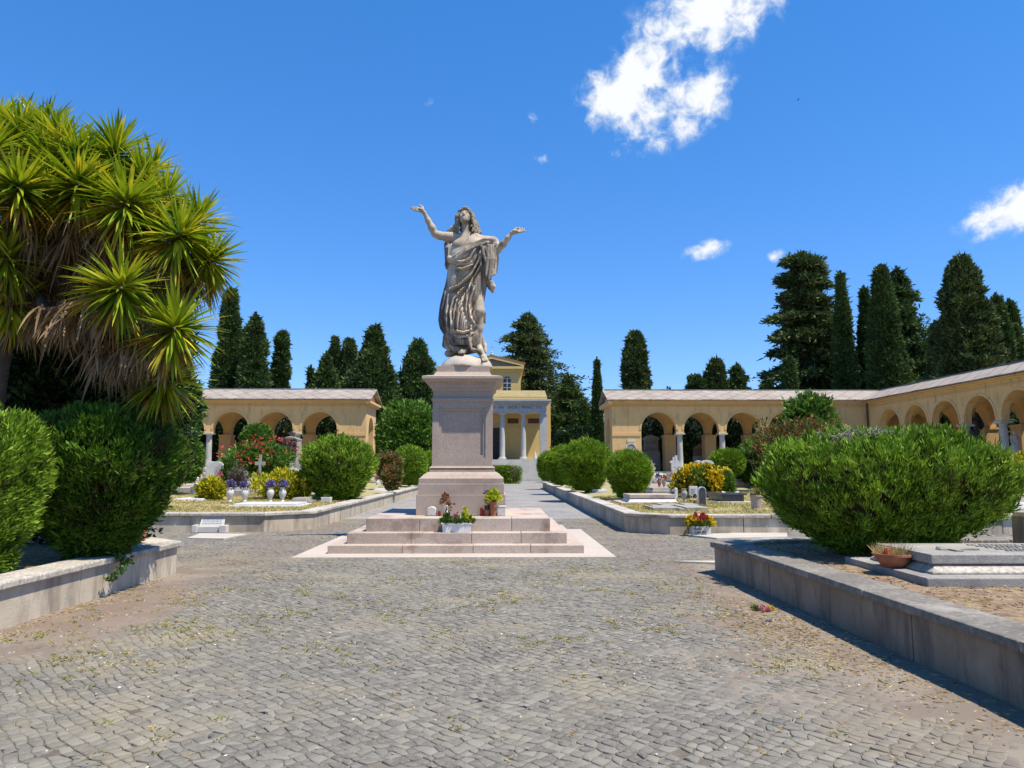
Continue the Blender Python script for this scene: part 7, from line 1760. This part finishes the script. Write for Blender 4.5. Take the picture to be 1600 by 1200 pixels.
def draped(label, x, y, z, h, mat, seed, ped):
    t = thing('funerary_statue', label, 'statue', (x, y, z))
    S = SDF((x-.7, y-.6, z+ped-.05), (x+.7, y+.6, z+ped+h+.1), .035); k = h/1.8; b = z+ped
    S.cap((x, y, b+.05*k), (x+.03, y, b+.95*k), .32*k, .21*k, .05); S.cap((x+.03, y, b+.9*k), (x, y, b+1.35*k), .2*k, .2*k, .06); S.cap((x-.2*k, y, b+1.4*k), (x+.2*k, y, b+1.4*k), .1*k, .1*k, .06)
    S.cap((x, y, b+1.4*k), (x, y-.03, b+1.6*k), .08*k, .07*k, .03); S.ell((x, y-.05, b+1.68*k), (.10*k, .12*k, .135*k), .03)
    S.cap((x+.24*k, y, b+1.36*k), (x+.27*k, y-.12, b+1.05*k), .075*k, .06*k, .03); S.cap((x+.27*k, y-.12, b+1.05*k), (x+.02, y-.24, b+1.12*k), .06*k, .045*k, .03)
    S.cap((x-.24*k, y, b+1.36*k), (x-.28*k, y-.05, b+1.0*k), .075*k, .06*k, .03); S.cap((x-.28*k, y-.05, b+1.0*k), (x-.2*k, y-.2, b+.8*k), .055*k, .04*k, .03)
    for i in range(9): a = -PI+PI*i/8; S.cap((x+.2*k*math.cos(a), y+.2*k*math.sin(a), b+.9*k), (x+.31*k*math.cos(a), y+.31*k*math.sin(a), b+.02), .035*k, .06*k, .02)
    link('figure', S.mesh('figure'), mat, t, True)
    MB().frus(x, y, [(.5, z-.05), (.5, z+.2), (.4, z+.25), (.4, z+ped-.12), (.48, z+ped-.1), (.48, z+ped)]).build('pedestal', M['grey_stone'], t, bevel=.02)
xw1 = corner+2.0
draped('dark bronze draped figure on a plinth inside the right wing arcade', xw1, xw1*F/(1531-783), ZB, 2.5, plain('dark_bronze', (.03, .028, .024), .45), 1, 1.6)
draped('white marble figure seen through the near arches of the right wing', xw1+.3, (xw1+.3)*F/(1592-783), ZB, 1.6, M['white_marble'], 2, 1.1)
p = Vector((Xat(836.5, YP-.1), YP-.1, zp)); s = YP/F
lf = thing('church_statuette', 'little white statue standing between the church columns at right', 'statuette', tuple(p))
MB().lathe(tuple(p), [(3.2*s, 0), (3.0*s, .15), (2.3*s, 4*s), (1.6*s, 8*s), (1.3*s, 9.5*s), (.5*s, 10.2*s), (.9*s, 11.2*s), (.8*s, 12.4*s), (.2*s, 13.2*s)], 12).build('figure', M['white_marble'], lf, True)
# --- a bird, high up
b = at(1247, 156, 150)
bd = thing('bird', 'tiny dark bird flying alone in the blue sky at upper right', 'bird', tuple(b))
mb = MB(); mb.tube([b+Vector((-.20, 0, .05)), b+Vector((-.08, 0, 0)), b+Vector((.12, 0, -.03)), b+Vector((.26, 0, -.02))], [.02, .07, .06, .015], 7); mb.build('body', M['black'], bd, True)
for s in (-1, 1):
    MB().add([b+Vector((-.10, 0, .02)), b+Vector((.06, 0, .0)), b+Vector((.10, s*.30, .12)), b+Vector((.30, s*.62, .06)), b+Vector((-.02, s*.34, .14)), b+Vector((-.10, 0, .05)), b+Vector((.06, 0, .03)), b+Vector((.10, s*.30, .14)), b+Vector((.30, s*.62, .07)), b+Vector((-.02, s*.34, .16))], [(0, 1, 2, 4), (2, 3, 4), (5, 9, 7, 6), (7, 9, 8), (0, 5, 6, 1), (1, 6, 7, 2), (2, 7, 8, 3), (3, 8, 9, 4), (4, 9, 5, 0)]).build('wing', M['black'], bd)
# ================================================================== LIGHT, SKY, CAMERA
sv = Vector((.42, -.235, 1)).normalized()
sun_el = math.asin(sv.z); az = math.atan2(sv.x, sv.y)
L = bpy.data.lights.new('sun', 'SUN'); L.energy = 4.4; L.angle = R(.53); L.color = (1, .935, .82)
so = bpy.data.objects.new('sun', L); COL.objects.link(so); so.rotation_euler = sv.to_track_quat('Z', 'Y').to_euler(); so.location = (0, 0, 60)
W = bpy.data.worlds.new('World'); SC.world = W; W.use_nodes = True
def world():
    nt = W.node_tree; k = NT(nt); bg = nt.nodes['Background']
    sky = k.n('ShaderNodeTexSky', sky_type='NISHITA'); sky.sun_disc = False; sky.sun_elevation = sun_el; sky.sun_rotation = az
    sky.altitude = 50; sky.air_density = .92; sky.dust_density = .0; sky.ozone_density = 5.5
    hs = k.n('ShaderNodeHueSaturation', ins={'Saturation': SKY_SAT, 'Value': SKY_VAL, 'Hue': .5, 'Fac': 1.0, 'Color': sky.outputs[0]})
    sc_ = k.n('ShaderNodeVectorMath', operation='SCALE', ins={0: hs.outputs[0], 'Scale': .16}).outputs[0]
    gm = k.n('ShaderNodeGamma', ins={'Color': sc_, 'Gamma': .7}).outputs[0]
    col = k.mix(1.0, gm, (3.85, 4.5, 6.06), 'MULTIPLY')
    D = k.n('ShaderNodeTexCoord').outputs['Generated']
    nz = k.n('ShaderNodeTexNoise', ins={'Vector': D, 'Scale': 14.0, 'Detail': 9, 'Roughness': .62, 'Distortion': .25}).outputs['Fac']
    nz2 = k.n('ShaderNodeTexNoise', ins={'Vector': D, 'Scale': 45.0, 'Detail': 7, 'Roughness': .6, 'Distortion': .4}).outputs['Fac']
    dens = None
    for px, py, rx, ry, amp, ang in CLOUDS:
        c = Vector(ray(px, py)).normalized(); rr = Vector((c.y, -c.x, 0)).normalized(); uu = rr.cross(c)
        ca, sa = math.cos(R(ang)), math.sin(R(ang)); r2 = rr*ca+uu*sa; u2 = uu*ca-rr*sa
        def dot(v): return k.n('ShaderNodeVectorMath', operation='DOT_PRODUCT', ins={0: D, 1: tuple(v)}).outputs['Value']
        a = k.math('MULTIPLY', dot(r2), F/rx); b = k.math('MULTIPLY', dot(u2), F/ry)
        d2 = k.math('ADD', k.math('MULTIPLY', a, a), k.math('MULTIPLY', b, b))
        fr = k.math('GREATER_THAN', dot(c), 0.2)
        m = k.math('MULTIPLY', k.math('MULTIPLY', k.math('EXPONENT', k.math('MULTIPLY', d2, -1.0)), amp), fr)
        dens = m if dens is None else k.math('MAXIMUM', dens, m)
    n = k.math('ADD', k.math('MULTIPLY', k.math('SUBTRACT', nz, .5), 1.7), k.math('MULTIPLY', k.math('SUBTRACT', nz2, .5), 1.5))
    f = k.math('ADD', dens, k.math('MULTIPLY', n, k.math('MINIMUM', k.math('MULTIPLY', dens, 2.5), 1.0)))
    f = k.n('ShaderNodeMapRange', interpolation_type='SMOOTHSTEP', ins={0: f, 1: .22, 2: .98, 3: 0.0, 4: 1.0}).outputs[0]
    shade = k.ramp(k.math('ADD', f, k.math('MULTIPLY', n, .2)), [(.25, (4.3, 5.0, 5.9)), (.95, (6.1, 6.25, 6.45))])
    k.l(k.mix(f, col, shade), bg.inputs['Color']); bg.inputs['Strength'].default_value = .1
CLOUDS = [(1110, 25, 95, 45, 1.0, 12), (1050, 45, 60, 40, .85, 0), (1000, 110, 75, 50, .9, 40), (965, 150, 55, 50, .95, 0), (1030, 175, 75, 40, .85, -10), (1085, 150, 50, 45, 1.0, 20), (1000, 200, 70, 34, .8, -15), (930, 185, 26, 26, .7, 0), (965, 240, 22, 14, .5, 0), (1060, 90, 55, 35, .6, 60),
          (1110, 388, 32, 15, .75, 15), (1080, 392, 30, 9, .5, 25), (1207, 401, 16, 11, .85, 5), (1585, 328, 55, 28, 1.1, 10), (1530, 338, 28, 20, .75, 20), (1530, 372, 20, 9, .6, 25), (833, 185, 10, 10, .5, 0), (850, 248, 32, 10, .5, -28), (668, 157, 12, 16, .38, 40)]
SKY_SAT = 1.28; SKY_VAL = 1.36
world()
cam = bpy.data.cameras.new('camera'); co = bpy.data.objects.new('camera', cam); COL.objects.link(co); SC.camera = co
cam.sensor_fit = 'HORIZONTAL'; cam.sensor_width = 36; cam.lens = 36*F/1600; cam.clip_end = 4000; cam.clip_start = .05
co.location = (0, 0, EYE); co.rotation_euler = (PI/2+TH, 0, -YAW)
SC.view_settings.view_transform = 'Standard'; SC.view_settings.look = 'None'; SC.view_settings.exposure = 0.68; SC.view_settings.gamma = 1
SC.render.resolution_x = 1024; SC.render.resolution_y = 768
SC.cycles.max_bounces = 6; SC.cycles.diffuse_bounces = 3; SC.cycles.transparent_max_bounces = 4
